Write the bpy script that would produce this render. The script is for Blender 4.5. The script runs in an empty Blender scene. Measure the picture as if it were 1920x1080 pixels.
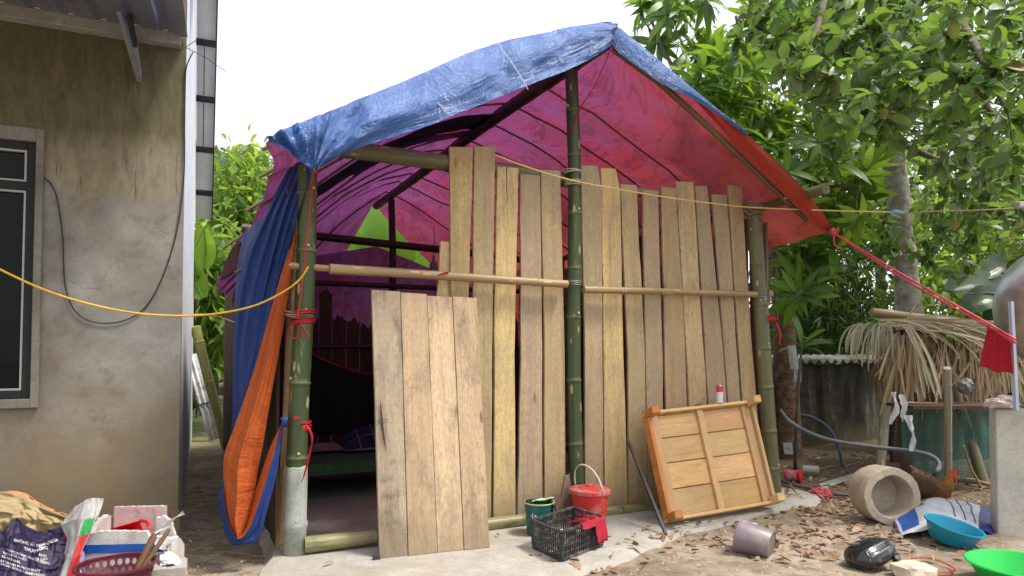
import bpy, bmesh, math, random
import numpy as np
from mathutils import Vector, Matrix, noise as mnoise

RND = random.Random(11)
scene = bpy.context.scene
COL = scene.collection
rad = math.radians

# ------------------------------------------------------------------ camera
FPX = 1280.0                    # focal length in photo pixels (1920 wide)
PITCH = rad(2.0)
CAMZ = 1.30
HORIZON = 655.0
SHIFT = (math.tan(PITCH) * -1 - (540.0 - HORIZON) / FPX) * FPX / 1920.0
cd = bpy.data.cameras.new("camera")
cam = bpy.data.objects.new("camera", cd)
COL.objects.link(cam)
cam.location = (0, 0, CAMZ)
cam.rotation_euler = (rad(90) + PITCH, 0, 0)
cd.sensor_width = 36.0
cd.lens = 36.0 * FPX / 1920.0
cd.shift_y = SHIFT
cd.clip_start = 0.05
cd.clip_end = 3000
scene.camera = cam

# ------------------------------------------------------------------ world, sun, exposure
SUN_EL, SUN_AZ = rad(62), rad(108)       # azimuth measured from +Y (straight ahead) to the right
w = bpy.data.worlds.new("World")
scene.world = w
w.use_nodes = True
nt = w.node_tree
nt.nodes.clear()
sky = nt.nodes.new("ShaderNodeTexSky")
sky.sky_type = 'NISHITA'
sky.sun_disc = False
sky.sun_elevation = SUN_EL
sky.sun_rotation = SUN_AZ
sky.dust_density = 4.0
bg1 = nt.nodes.new("ShaderNodeBackground")
bg1.inputs['Strength'].default_value = 0.06
nt.links.new(sky.outputs[0], bg1.inputs['Color'])
bg2 = nt.nodes.new("ShaderNodeBackground")           # even white overcast layer
bg2.inputs['Color'].default_value = (1.0, 0.985, 0.965, 1)
bg2.inputs['Strength'].default_value = 0.55
add = nt.nodes.new("ShaderNodeAddShader")
nt.links.new(bg1.outputs[0], add.inputs[0])
nt.links.new(bg2.outputs[0], add.inputs[1])
wo = nt.nodes.new("ShaderNodeOutputWorld")
nt.links.new(add.outputs[0], wo.inputs['Surface'])

sd = bpy.data.lights.new("sun", 'SUN')
sd.energy = 2.6
sd.angle = rad(12)
sd.color = (1.0, 0.95, 0.87)
sun = bpy.data.objects.new("sun", sd)
COL.objects.link(sun)
sdir = Vector((math.sin(SUN_AZ) * math.cos(SUN_EL), math.cos(SUN_AZ) * math.cos(SUN_EL), math.sin(SUN_EL)))
sun.rotation_euler = sdir.to_track_quat('Z', 'Y').to_euler()
sun.location = sdir * 30

vs = scene.view_settings
vs.view_transform = 'Standard'
vs.look = 'None'
vs.gamma = 1.0
vs.use_curve_mapping = False
vs.exposure = 0.9
scene.cycles.max_bounces = 10
scene.cycles.diffuse_bounces = 5
scene.cycles.transmission_bounces = 6
scene.cycles.transparent_max_bounces = 8
scene.cycles.sample_clamp_indirect = 6.0
scene.cycles.use_denoising = True

# ------------------------------------------------------------------ photograph -> place
CAM = Vector((0, 0, CAMZ))
def ray(px, py):
    """direction through a photo pixel, scaled to one metre of depth (Y)"""
    x = (px - 960.0) / FPX
    v = (540.0 - py) / FPX + SHIFT * 1920.0 / FPX
    d = Vector((x, math.cos(PITCH) - v * math.sin(PITCH), math.sin(PITCH) + v * math.cos(PITCH)))
    return d / d.y
def at(px, py, Y):
    return CAM + ray(px, py) * Y
def gnd(px, py, z=0.0):
    r = ray(px, py)
    return CAM + r * ((z - CAMZ) / r.z)
def on_plane(px, py, p0, n):
    r = ray(px, py)
    return CAM + r * ((p0 - CAM).dot(n) / r.dot(n))

HA = rad(26.7)                                    # hut frame: u along the front, v into the depth
A0 = Vector((-1.396, 4.38, 0))
UA = Vector((math.cos(HA), math.sin(HA), 0))
VA = Vector((-math.sin(HA), math.cos(HA), 0))
ZA = Vector((0, 0, 1))
def H(u, v, z):
    return A0 + UA * u + VA * v + ZA * z
def hutw(px, py, v=0.0):
    return on_plane(px, py, A0 + VA * v, VA)
def uvz(p):
    d = p - A0
    return d.dot(UA), d.dot(VA), d.z

# ------------------------------------------------------------------ node materials
class NT:
    def __init__(s, name):
        s.m = bpy.data.materials.new(name)
        s.m.use_nodes = True
        s.t = s.m.node_tree
        s.t.nodes.clear()
        s.out = s.t.nodes.new("ShaderNodeOutputMaterial")
    def n(s, typ, ins=None, **props):
        nd = s.t.nodes.new("ShaderNode" + typ)
        for k, v in props.items():
            setattr(nd, k, v)
        for k, v in (ins or {}).items():
            s.put(nd.inputs[k], v)
        return nd
    def put(s, sock, v):
        if isinstance(v, bpy.types.NodeSocket):
            s.t.links.new(v, sock)
        elif isinstance(v, (tuple, list)) and len(v) == 3 and sock.type == 'RGBA':
            sock.default_value = (*v, 1)
        else:
            sock.default_value = v
    def obj(s):
        return s.n("TexCoord").outputs['Object']
    def gc(s):
        return s.n("Attribute", attribute_name="gc").outputs['Vector']
    def rnd(s):
        a = s.n("Attribute", attribute_name="rnd").outputs['Fac']
        b = s.n("ObjectInfo").outputs['Random']
        return s.math('FRACT', s.math('ADD', a, b))
    def math(s, op, a, b=0.0, c=0.0, clamp=False):
        nd = s.n("Math", operation=op, use_clamp=clamp)
        s.put(nd.inputs[0], a); s.put(nd.inputs[1], b); s.put(nd.inputs[2], c)
        return nd.outputs[0]
    def map(s, vec, scale=(1, 1, 1), loc=(0, 0, 0), rot=(0, 0, 0)):
        return s.n("Mapping", {'Vector': vec, 'Scale': scale, 'Location': loc, 'Rotation': rot}).outputs[0]
    def shift(s, vec, fac, amount=37.0):
        """move a texture by a per-object random amount"""
        v = s.n("VectorMath", {0: vec, 1: s.n("CombineXYZ", {0: s.math('MULTIPLY', fac, amount), 1: s.math('MULTIPLY', fac, amount * 1.7), 2: s.math('MULTIPLY', fac, amount * .6)}).outputs[0]}, operation='ADD')
        return v.outputs[0]
    def noise(s, vec, scale=5.0, detail=4.0, rough=0.55, dist=0.0):
        return s.n("TexNoise", {'Vector': vec, 'Scale': scale, 'Detail': detail, 'Roughness': rough, 'Distortion': dist}).outputs[0]
    def voro(s, vec, scale=5.0, feature='F1', rand=1.0):
        return s.n("TexVoronoi", {'Vector': vec, 'Scale': scale, 'Randomness': rand}, feature=feature).outputs['Distance']
    def wave(s, vec, scale=5.0, dist=0.0, d='X', detail=2.0):
        return s.n("TexWave", {'Vector': vec, 'Scale': scale, 'Distortion': dist, 'Detail': detail}, bands_direction=d).outputs['Fac']
    def sep(s, vec):
        o = s.n("SeparateXYZ", {0: vec}).outputs
        return o[0], o[1], o[2]
    def ramp(s, fac, stops, interp='LINEAR'):
        nd = s.n("ValToRGB", {'Fac': fac})
        cr = nd.color_ramp
        cr.interpolation = interp
        while len(cr.elements) > 1:
            cr.elements.remove(cr.elements[-1])
        for i, (p, c) in enumerate(stops):
            if not isinstance(c, (tuple, list)):
                c = (c, c, c)
            e = cr.elements[0] if i == 0 else cr.elements.new(p)
            e.position = p
            e.color = (*c, 1)
        return nd.outputs[0]
    def mix(s, fac, a, b, mode='MIX'):
        nd = s.n("Mix", data_type='RGBA', blend_type=mode)
        s.put(nd.inputs[0], fac)
        s.put(nd.inputs[6], a if isinstance(a, bpy.types.NodeSocket) else (*a, 1))
        s.put(nd.inputs[7], b if isinstance(b, bpy.types.NodeSocket) else (*b, 1))
        return nd.outputs[2]
    def bump(s, h, strength=0.3, dist=0.01, normal=None):
        ins = {'Height': h, 'Strength': strength, 'Distance': dist}
        if normal is not None:
            ins['Normal'] = normal
        return s.n("Bump", ins).outputs[0]
    def bsdf(s, col, rough=0.7, normal=None, spec=0.4, metal=0.0, **more):
        ins = {'Base Color': col, 'Roughness': rough, 'Specular IOR Level': spec, 'Metallic': metal}
        if normal is not None:
            ins['Normal'] = normal
        ins.update(more)
        return s.n("BsdfPrincipled", ins).outputs[0]
    def end(s, sh):
        s.t.links.new(sh, s.out.inputs['Surface'])
        return s.m

def m_plain(name, col, rough=0.6, var=0.25, scale=6.0, bump=0.15, bdist=0.004, spec=0.4, metal=0.0, dirt=None, dirt_amt=0.5, dirt_scale=4.0, trans=None):
    """one base colour with uneven tone, optional patches of dirt, fine relief"""
    t = NT(name)
    o = t.shift(t.obj(), t.n("ObjectInfo").outputs['Random'])
    n1 = t.noise(o, scale, 5, .6)
    lo = tuple(c * (1 - var) for c in col); hi = tuple(min(1, c * (1 + var)) for c in col)
    c = t.ramp(n1, [(.3, lo), (.7, hi)])
    r = rough
    if dirt is not None:
        d = t.ramp(t.noise(o, dirt_scale, 7, .68), [(.62 - .3 * dirt_amt, 0.0), (.72 - .12 * dirt_amt, 1.0)])
        c = t.mix(t.math('MULTIPLY', d, .75), c, dirt)
        r = t.math('ADD', t.math('MULTIPLY', d, .3), rough, clamp=True)
    h = t.noise(o, scale * 12, 3, .6)
    nrm = t.bump(h, bump, bdist)
    sh = t.bsdf(c, r, nrm, spec, metal)
    if trans:
        tr = t.n("BsdfTranslucent", {'Color': trans}).outputs[0]
        sh = t.n("MixShader", {0: .35, 1: sh, 2: tr}).outputs[0]
    return t.end(sh)

# ------------------------------------------------------------------ mesh building
class MB:
    def __init__(s):
        s.v = []; s.f = []; s.g = []; s.mi = []; s.r = []
    def add(s, verts, faces, gc=None, mi=0, rnd=0.0):
        b = len(s.v)
        s.v += [tuple(p) for p in verts]
        s.g += [tuple(p) for p in (gc if gc is not None else verts)]
        s.r += [rnd] * len(verts)
        s.f += [tuple(i + b for i in f) for f in faces]
        s.mi += [mi] * len(faces)
        return s
    def box(s, c, ax, d, mi=0):
        """box at centre c, axes ax (3 unit vectors), sizes d"""
        c = Vector(c)
        vs_, gs = [], []
        for i in (-.5, .5):
            for j in (-.5, .5):
                for k in (-.5, .5):
                    vs_.append(c + ax[0] * (i * d[0]) + ax[1] * (j * d[1]) + ax[2] * (k * d[2]))
                    gs.append((i * d[0], j * d[1], k * d[2]))
        fs = [(0, 1, 3, 2), (4, 6, 7, 5), (0, 4, 5, 1), (2, 3, 7, 6), (0, 2, 6, 4), (1, 5, 7, 3)]
        return s.add(vs_, fs, gs, mi)
    def bar(s, a, b, w, h, up=ZA, mi=0):
        a = Vector(a); b = Vector(b)
        x = (b - a).normalized()
        y = up.cross(x)
        y = y.normalized() if y.length > 1e-6 else Vector((1, 0, 0))
        z = x.cross(y)
        return s.box((a + b) / 2, (x, y, z), ((b - a).length, w, h), mi)
    def tube(s, pts, rr, seg=10, cap=True, mi=0, flat=1.0):
        pts = [Vector(p) for p in pts]
        n = len(pts)
        if not hasattr(rr, '__len__'):
            rr = [rr] * n
        up = None
        vs_, gs, fs = [], [], []
        L = 0.0
        for i, p in enumerate(pts):
            t = (pts[min(i + 1, n - 1)] - pts[max(i - 1, 0)])
            t = t.normalized() if t.length > 1e-9 else Vector((0, 0, 1))
            if up is None:
                up = Vector((1, 0, 0)) if abs(t.x) < .8 else Vector((0, 1, 0))
            x = (up - t * up.dot(t)).normalized()
            y = t.cross(x)
            up = x
            if i:
                L += (p - pts[i - 1]).length
            for k in range(seg):
                a = 2 * math.pi * k / seg
                vs_.append(p + x * (math.cos(a) * rr[i]) + y * (math.sin(a) * rr[i] * flat))
                gs.append((math.cos(a) * .05, math.sin(a) * .05, L))
        for i in range(n - 1):
            for k in range(seg):
                k2 = (k + 1) % seg
                fs.append((i * seg + k, i * seg + k2, (i + 1) * seg + k2, (i + 1) * seg + k))
        if cap:
            fs.append(tuple(range(seg))[::-1])
            fs.append(tuple((n - 1) * seg + k for k in range(seg)))
        return s.add(vs_, fs, gs, mi)
    def lathe(s, c, axis, prof, seg=24, mi=0, close=False):
        """prof: list of (radius, distance along axis)"""
        c = Vector(c); t = Vector(axis).normalized()
        up = Vector((0, 0, 1)) if abs(t.z) < .8 else Vector((1, 0, 0))
        x = (up - t * up.dot(t)).normalized(); y = t.cross(x)
        vs_, gs, fs = [], [], []
        for r, h in prof:
            for k in range(seg):
                a = 2 * math.pi * k / seg
                vs_.append(c + t * h + x * (math.cos(a) * r) + y * (math.sin(a) * r))
                gs.append((math.cos(a) * r, math.sin(a) * r, h))
        n = len(prof)
        for i in range(n - 1 + (1 if close else 0)):
            j = (i + 1) % n
            for k in range(seg):
                k2 = (k + 1) % seg
                fs.append((i * seg + k, i * seg + k2, j * seg + k2, j * seg + k))
        return s.add(vs_, fs, gs, mi)
    def grid(s, fn, nu, nv, gfn=None, mi=0, flip=False):
        """fn(i/nu, j/nv) -> point"""
        vs_, gs, fs = [], [], []
        for i in range(nu + 1):
            for j in range(nv + 1):
                a, b = i / nu, j / nv
                p = fn(a, b)
                vs_.append(p)
                gs.append(gfn(a, b) if gfn else (a, b, 0))
        for i in range(nu):
            for j in range(nv):
                q = (i * (nv + 1) + j, (i + 1) * (nv + 1) + j, (i + 1) * (nv + 1) + j + 1, i * (nv + 1) + j + 1)
                fs.append(q[::-1] if flip else q)
        return s.add(vs_, fs, gs, mi)
    def slab(s, front, n, th, gc=None, mi=0):
        """polygon outline 'front' (list of points) thickened along -n"""
        k = len(front)
        front = [Vector(p) for p in front]
        back = [p - Vector(n) * th for p in front]
        fs = [tuple(range(k)), tuple(range(2 * k - 1, k - 1, -1))]
        for i in range(k):
            j = (i + 1) % k
            fs.append((i, i + k, j + k, j))
        return s.add(front + back, fs, (list(gc) * 2) if gc else None, mi)
    def build(s, name, mats, parent=None, smooth=False, bevel=0.0, recalc=False, solid=0.0, auto=None):
        root = rootloc(parent)
        me = bpy.data.meshes.new(name)
        me.from_pydata([tuple(Vector(p) - root) for p in s.v], [], s.f)
        a = me.attributes.new("gc", 'FLOAT_VECTOR', 'POINT')
        a.data.foreach_set("vector", np.array(s.g, dtype=np.float32).ravel())
        if any(s.r):
            a = me.attributes.new("rnd", 'FLOAT', 'POINT')
            a.data.foreach_set("value", np.array(s.r, dtype=np.float32))
        if not isinstance(mats, (list, tuple)):
            mats = [mats]
        for m in mats:
            me.materials.append(m)
        if len(mats) > 1:
            me.polygons.foreach_set("material_index", s.mi)
        if recalc:
            bm = bmesh.new(); bm.from_mesh(me)
            bmesh.ops.recalc_face_normals(bm, faces=bm.faces)
            bm.to_mesh(me); bm.free()
        if smooth:
            me.polygons.foreach_set("use_smooth", [True] * len(me.polygons))
            if auto:
                try:
                    me.set_sharp_from_angle(angle=rad(auto))
                except Exception:
                    pass
        me.update()
        o = bpy.data.objects.new(name, me)
        COL.objects.link(o)
        if parent is not None:
            o.parent = parent
        if solid:
            md = o.modifiers.new("solid", 'SOLIDIFY'); md.thickness = solid; md.offset = 0
        if bevel:
            md = o.modifiers.new("bevel", 'BEVEL'); md.width = bevel; md.segments = 1; md.limit_method = 'ANGLE'; md.angle_limit = rad(40)
        return o

def rootloc(p):
    v = Vector((0, 0, 0))
    while p is not None:
        v = v + Vector(p.location)
        p = p.parent
    return v
def thing(name, label, cat, loc, group=None):
    o = bpy.data.objects.new(name, None)
    COL.objects.link(o)
    o.location = loc
    o.empty_display_size = .1
    return tag(o, label, cat, group)
def tag(o, label, cat, group=None):
    o['label'] = label; o['category'] = cat
    if group:
        o['group'] = group
    return o
def kind(o, k):
    o['kind'] = k
    return o
def rebase(o, loc):
    """give a world-built single mesh its origin at loc"""
    loc = Vector(loc)
    o.data.transform(Matrix.Translation(-loc))
    o.location = loc
    return o
def nz(p, s=1.0):
    return mnoise.noise(Vector(p) * s)
def lerp(a, b, t):
    return a + (b - a) * t
def curve_pts(pts, n):
    """Catmull-Rom through points, n samples"""
    pts = [Vector(p) for p in pts]
    P = [pts[0] * 2 - pts[1]] + pts + [pts[-1] * 2 - pts[-2]]
    out = []
    k = len(pts) - 1
    for i in range(n):
        x = i / (n - 1) * k
        j = min(int(x), k - 1); t = x - j
        p0, p1, p2, p3 = P[j:j + 4]
        out.append(0.5 * ((2 * p1) + (p2 - p0) * t + (2 * p0 - 5 * p1 + 4 * p2 - p3) * t * t + (3 * p1 - p0 - 3 * p2 + p3) * t ** 3))
    return out
def plin(pts, t):
    """piecewise-linear lookup of [(t, value)...]"""
    if t <= pts[0][0]:
        return pts[0][1]
    for (a, va), (b, vb) in zip(pts, pts[1:]):
        if t <= b:
            return lerp(va, vb, (t - a) / (b - a))
    return pts[-1][1]
def text_mesh(txt, size, bold=0.0):
    """flat lettering as (verts, faces) in its own plane"""
    c = bpy.data.curves.new("lettering", 'FONT')
    c.body = txt; c.size = size; c.align_x = 'LEFT'; c.offset = bold
    o = bpy.data.objects.new("lettering", c)
    COL.objects.link(o)
    dg = bpy.context.evaluated_depsgraph_get()
    me = bpy.data.meshes.new_from_object(o.evaluated_get(dg))
    vs_ = [v.co.copy() for v in me.vertices]
    fs = [tuple(p.vertices) for p in me.polygons]
    bpy.data.objects.remove(o); bpy.data.curves.remove(c); bpy.data.meshes.remove(me)
    return vs_, fs
# ------------------------------------------------------------------ materials
def m_wood(name, light, dark, rough=.75, grain=1.0, stain=None, stain_amt=.5, knots=True, hue=.12, foot=False):
    """sawn wood; the grain runs along gc.z"""
    t = NT(name)
    rn = t.rnd()
    g = t.shift(t.gc(), rn, 13.0)
    a = t.noise(t.map(g, (38 * grain, 38 * grain, 1.3)), 1.0, 6, .62, .6)
    b = t.noise(t.map(g, (7, 7, .7)), 1.0, 4, .6, 1.2)
    dk2 = tuple(.62 * x + .38 * y for x, y in zip(light, dark))
    c = t.ramp(a, [(.25, dk2), (.5, light), (.78, tuple(min(1, x * 1.10) for x in light))])
    fz = t.noise(t.map(g, (95, 95, 26)), 1.0, 4, .7)
    c = t.mix(t.math('MULTIPLY', t.ramp(fz, [(.40, 1.0), (.56, 0.0)]), .48), c, dark)
    c = t.mix(t.ramp(b, [(.38, .55), (.62, 0.0)]), c, tuple(x * .72 for x in light))
    # saw marks across the board
    sw = t.noise(t.map(g, (3, 3, 210)), 1.0, 2, .5)
    c = t.mix(t.math('MULTIPLY', t.ramp(sw, [(.55, 0.0), (.75, 1.0)]), .22), c, dark)
    # each board its own tone
    tone = t.n("HueSaturation", {'Hue': t.math('ADD', .49, t.math('MULTIPLY', rn, .022)), 'Saturation': t.math('ADD', 1 - hue, t.math('MULTIPLY', t.math('FRACT', t.math('MULTIPLY', rn, 7.3)), 2.6 * hue)),
                                 'Value': t.math('ADD', .80, t.math('MULTIPLY', t.math('FRACT', t.math('MULTIPLY', rn, 3.7)), .42)), 'Color': c}).outputs[0]
    c = tone
    if knots:
        kv = t.n("TexVoronoi", {'Vector': t.map(g, (9, 9, 2.6)), 'Scale': 1.0, 'Randomness': 1.0}).outputs
        sel = t.math('GREATER_THAN', t.sep(kv['Color'])[0], .70)
        k = t.math('MULTIPLY', t.ramp(t.math('ADD', kv['Distance'], t.math('MULTIPLY', t.noise(g, 60, 2), .08)), [(.09, 1.0), (.2, 0.0)]), sel)
        c = t.mix(t.math('MULTIPLY', k, .72), c, (.075, .042, .02))
        # nail heads and small dark pits
        pv = t.n("TexVoronoi", {'Vector': t.map(g, (22, 22, 7)), 'Scale': 1.0}).outputs
        ps = t.math('MULTIPLY', t.math('LESS_THAN', pv['Distance'], .085), t.math('GREATER_THAN', t.sep(pv['Color'])[1], .55))
        c = t.mix(t.math('MULTIPLY', ps, .7), c, (.05, .035, .025))
    if stain is not None:
        d = t.noise(t.map(g, (6, 6, 2.2)), 1.0, 9, .72, .4)
        c = t.mix(t.math('MULTIPLY', t.ramp(d, [(.60 - .2 * stain_amt, 0.0), (.76 - .16 * stain_amt, 1.0)]), .55), c, stain)
        sp = t.noise(t.map(g, (60, 60, 30)), 1.0, 3, .6)
        c = t.mix(t.math('MULTIPLY', t.math('MULTIPLY', t.ramp(sp, [(.56, 0.0), (.64, 1.0)]), t.ramp(d, [(.46, 0.0), (.60, 1.0)])), .42), c, tuple(.26 * x for x in light))
    # weather marks: long grey runs, splash of earth on the foot of upright boards
    run = t.ramp(t.noise(t.map(g, (16, 16, .9), loc=(5, 2, 8)), 1.0, 7, .7, .3), [(.54, 0.0), (.66, 1.0)])
    c = t.mix(t.math('MULTIPLY', run, .32), c, tuple(.30 * x for x in light))
    if foot:
        zz = t.sep(t.gc())[2]
        ft = t.n("MapRange", {'Value': t.math('ADD', zz, t.math('MULTIPLY', t.noise(t.gc(), 9, 6, .7), .42)), 'From Min': .50, 'From Max': .26}).outputs[0]
        c = t.mix(t.math('MULTIPLY', ft, .55), c, (.20, .15, .10))
    chk = t.ramp(t.noise(t.map(g, (70, 70, 1.0), loc=(2, 9, 1)), 1.0, 3, .5, .3), [(.70, 0.0), (.74, 1.0)])
    c = t.mix(t.math('MULTIPLY', chk, .6), c, tuple(.18 * x for x in light))
    h = t.math('ADD', t.math('ADD', t.math('MULTIPLY', a, .7), t.math('MULTIPLY', sw, .35)), t.math('SUBTRACT', t.math('MULTIPLY', fz, .6), chk))
    return t.end(t.bsdf(c, rough, t.bump(h, .5, .005), .25))

M = {}
M['plank'] = m_wood('weathered_plank_wood', (.54, .405, .225), (.235, .162, .082), stain=(.30, .24, .165), stain_amt=.85, foot=True)
M['doorwood'] = m_wood('door_plank_wood', (.48, .38, .26), (.25, .185, .12), stain=(.065, .058, .05), stain_amt=.62, foot=True)
M['tablewood'] = m_wood('varnished_pale_wood', (.60, .385, .175), (.46, .27, .11), rough=.42, grain=.6, stain=(.50, .22, .065), stain_amt=.5, knots=False, hue=.02)
M['tableorange'] = m_wood('varnished_orange_wood', (.46, .19, .065), (.30, .105, .03), rough=.35, grain=.6, stain=(.55, .30, .11), stain_amt=.35, knots=False, hue=.06)
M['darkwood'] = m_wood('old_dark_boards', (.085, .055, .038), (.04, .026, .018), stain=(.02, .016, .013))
M['sidewood'] = m_wood('pinkish_grey_boards', (.24, .17, .13), (.13, .09, .07), stain=(.10, .075, .06))
M['handlewood'] = m_wood('worn_handle_wood', (.13, .065, .025), (.07, .035, .014), rough=.5, knots=False)
M['stick'] = m_wood('dry_stick_wood', (.36, .27, .17), (.20, .14, .085), knots=False)

def m_bamboo(name, base, dark, blotch, blotch_amt=.35, rough=.45):
    """gc.z along the culm; attribute node: 1 on a joint"""
    t = NT(name)
    rn = t.rnd()
    g = t.shift(t.gc(), rn, 9.0)
    a = t.noise(t.map(g, (40, 40, 1.1)), 1.0, 5, .6)
    c = t.ramp(a, [(.25, dark), (.6, base), (.85, tuple(min(1, x * 1.3) for x in base))])
    d = t.noise(t.map(g, (22, 22, 3.4)), 1.0, 8, .7, .5)
    c = t.mix(t.math('MULTIPLY', t.ramp(d, [(.68 - .25 * blotch_amt, 0.0), (.74 - .2 * blotch_amt, 1.0)]), .8), c, blotch)
    d2 = t.noise(t.map(g, (14, 14, 1.6), loc=(3, 1, 4)), 1.0, 5, .65)
    c = t.mix(t.math('MULTIPLY', t.ramp(d2, [(.5, 0.0), (.7, 1.0)]), .45), c, dark)
    j = t.n("Attribute", attribute_name="node").outputs['Fac']
    sc = t.n("TexVoronoi", {'Vector': t.map(g, (20, 20, 5.5)), 'Scale': 1.0}).outputs
    c = t.mix(t.math('MULTIPLY', t.math('MULTIPLY', t.math('LESS_THAN', t.math('ADD', sc['Distance'], t.math('MULTIPLY', d, .3)), .36), t.math('GREATER_THAN', t.sep(sc['Color'])[0], .62)), .8), c, tuple(min(1, x * 1.3) for x in blotch))
    c = t.mix(t.math('MULTIPLY', j, .8), c, tuple(.35 * x + .65 * y for x, y in zip(blotch, dark)))
    h = t.math('ADD', a, t.math('MULTIPLY', d, .5))
    return t.end(t.bsdf(c, rough, t.bump(h, .18, .003), .45))
M['bamboo'] = m_bamboo('fresh_green_bamboo', (.046, .072, .024), (.020, .036, .013), (.30, .235, .12), .30)
M['bamboo2'] = m_bamboo('greying_green_bamboo', (.135, .125, .055), (.07, .07, .032), (.27, .235, .15), .45)
M['bamboodark'] = m_bamboo('old_dark_bamboo', (.045, .032, .02), (.02, .015, .01), (.10, .075, .045), .3)
M['bamboodry'] = m_bamboo('dry_tan_bamboo', (.33, .225, .105), (.19, .125, .058), (.42, .32, .19), .4)
M['bamboosill'] = m_bamboo('half_green_bamboo', (.27, .225, .11), (.11, .12, .045), (.06, .085, .025), .6)
M['bambooyellow'] = m_bamboo('yellow_green_bamboo', (.40, .38, .13), (.26, .28, .07), (.55, .42, .22), .35)
M['bamboogrey'] = m_bamboo('grey_weathered_pole', (.33, .295, .215), (.21, .185, .135), (.42, .38, .29), .35)
M['rib'] = m_bamboo('split_bamboo_rib', (.17, .115, .055), (.08, .052, .026), (.22, .16, .08), .2)

def m_tarp(name, out_col, in_col, thru, trans=.5, rough=.36, fade=(.30, .42, .62), fade_amt=.25, spec=.5, thin=False):  # thin: ground bounce and skylight painted into the thru colour, side by side
    """woven polyethylene sheet: coated blue outside, orange inside, light passes through"""
    t = NT(name)
    g = t.gc()
    o = t.obj()
    wv = t.math('MULTIPLY', t.wave(t.map(g, (1, 1, 1)), 42, 1.2, 'X', 2), t.wave(t.map(g, (1, 1, 1)), 42, 1.2, 'Y', 2))
    cr = t.noise(t.map(g, (5.0, 1.6, 1)), 1.0, 8, .66, .7)
    cr2 = t.noise(t.map(g, (2.2, 7.5, 1)), 1.0, 6, .62, .9)
    cr3 = t.noise(g, 26, 5, .7, .3)
    ridge = t.math('ABSOLUTE', t.math('SUBTRACT', cr3, .5))
    h = t.math('ADD', t.math('ADD', cr, t.math('MULTIPLY', cr2, .6)), t.math('MULTIPLY', ridge, -.22))
    nrm = t.bump(h, .95, .05)
    nrm = t.bump(wv, .25, .0016, nrm)
    worn = t.ramp(t.noise(o, 3.4, 9, .7, .5), [(.52, 0.0), (.72, 1.0)])
    streak = t.ramp(t.noise(t.map(g, (40, 1.5, 1)), 1.0, 6, .7), [(.45, 0.0), (.75, 1.0)])
    oc = t.mix(t.math('MULTIPLY', t.math('MULTIPLY', worn, streak), fade_amt * 2), out_col, fade)
    oc = t.mix(t.math('MULTIPLY', t.ramp(cr2, [(.35, .6), (.55, 0.0)]), .3), oc, tuple(x * .5 for x in out_col))
    ic = t.mix(t.ramp(t.noise(o, 2.2, 8, .66, .5), [(.38, .6), (.62, 0.0)]), in_col, tuple(x * .55 for x in in_col))
    ic = t.mix(t.math('MULTIPLY', t.ramp(wv, [(.1, 1.0), (.5, 0.0)]), .25), ic, tuple(x * .45 for x in in_col))
    back = t.n("NewGeometry").outputs['Backfacing']
    col = t.mix(back, oc, ic)
    tc = t.mix(t.ramp(wv, [(.15, .45), (.6, 0.0)]), thru, tuple(x * .4 for x in thru))
    # unevenly thick coating: more or less blue gets through, crumple lines are denser
    tc = t.mix(t.ramp(t.noise(t.map(g, (1.1, 2.6, 1)), 1.0, 7, .7, .8), [(.40, .75), (.60, 0.0)]), tc, (thru[0] * 1.25, thru[1] * .45, thru[2] * .28))
    # redder towards the right eave: light bounced off the ground, put into the colour
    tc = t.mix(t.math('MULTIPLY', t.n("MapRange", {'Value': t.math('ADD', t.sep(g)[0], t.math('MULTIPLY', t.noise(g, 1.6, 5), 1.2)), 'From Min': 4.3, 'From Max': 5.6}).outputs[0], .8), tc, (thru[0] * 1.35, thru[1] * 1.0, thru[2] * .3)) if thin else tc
    # bluer left half: the cooler skylight on that slope, painted into the colour
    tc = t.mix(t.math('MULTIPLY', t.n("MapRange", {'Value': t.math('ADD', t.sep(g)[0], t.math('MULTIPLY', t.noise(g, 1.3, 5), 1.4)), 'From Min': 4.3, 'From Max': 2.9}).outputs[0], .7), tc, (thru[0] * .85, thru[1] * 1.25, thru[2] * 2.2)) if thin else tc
    tc = t.mix(t.ramp(t.math('ABSOLUTE', t.math('SUBTRACT', t.noise(t.map(g, (3.4, 1.3, 1)), 1.0, 6, .6, 1.4), .5)), [(.0, .6), (.035, 0.0)]), tc, tuple(x * .3 for x in thru))
    sh = t.bsdf(col, t.math('ADD', rough, t.math('MULTIPLY', back, .3)), nrm, spec)
    tr = t.n("BsdfTranslucent", {'Color': tc, 'Normal': nrm}).outputs[0]
    return t.end(t.n("MixShader", {0: trans, 1: sh, 2: tr}).outputs[0])
BLUE = (.022, .105, .40); ORANGE = (.72, .125, .05)
M['tarp'] = m_tarp('blue_orange_tarpaulin', BLUE, ORANGE, (.285, .068, .15), .40, thin=True)  # thin=True turns on the painted ground bounce and skylight tints
M['flap'] = m_tarp('blue_tarpaulin_flap', (.012, .105, .38), ORANGE, (.08, .10, .30), .10, rough=.22, fade=(.32, .50, .74), fade_amt=.2, spec=1.0)
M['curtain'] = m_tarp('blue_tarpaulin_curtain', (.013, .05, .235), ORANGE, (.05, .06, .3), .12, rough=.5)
M['orangeflap'] = m_tarp('orange_tarpaulin_side', (.62, .135, .03), BLUE, (.5, .1, .03), .2, rough=.62, fade=(.7, .25, .10), fade_amt=.3, spec=.3)
M['redflap'] = m_tarp('red_orange_tarpaulin_edge', (.46, .055, .03), BLUE, (.45, .07, .05), .3, rough=.6, fade=(.6, .15, .08), fade_amt=.2, spec=.3)
M['navy'] = m_tarp('dark_navy_tarpaulin', (.012, .02, .055), (.012, .018, .05), (.01, .01, .03), .05, rough=.6)
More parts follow.
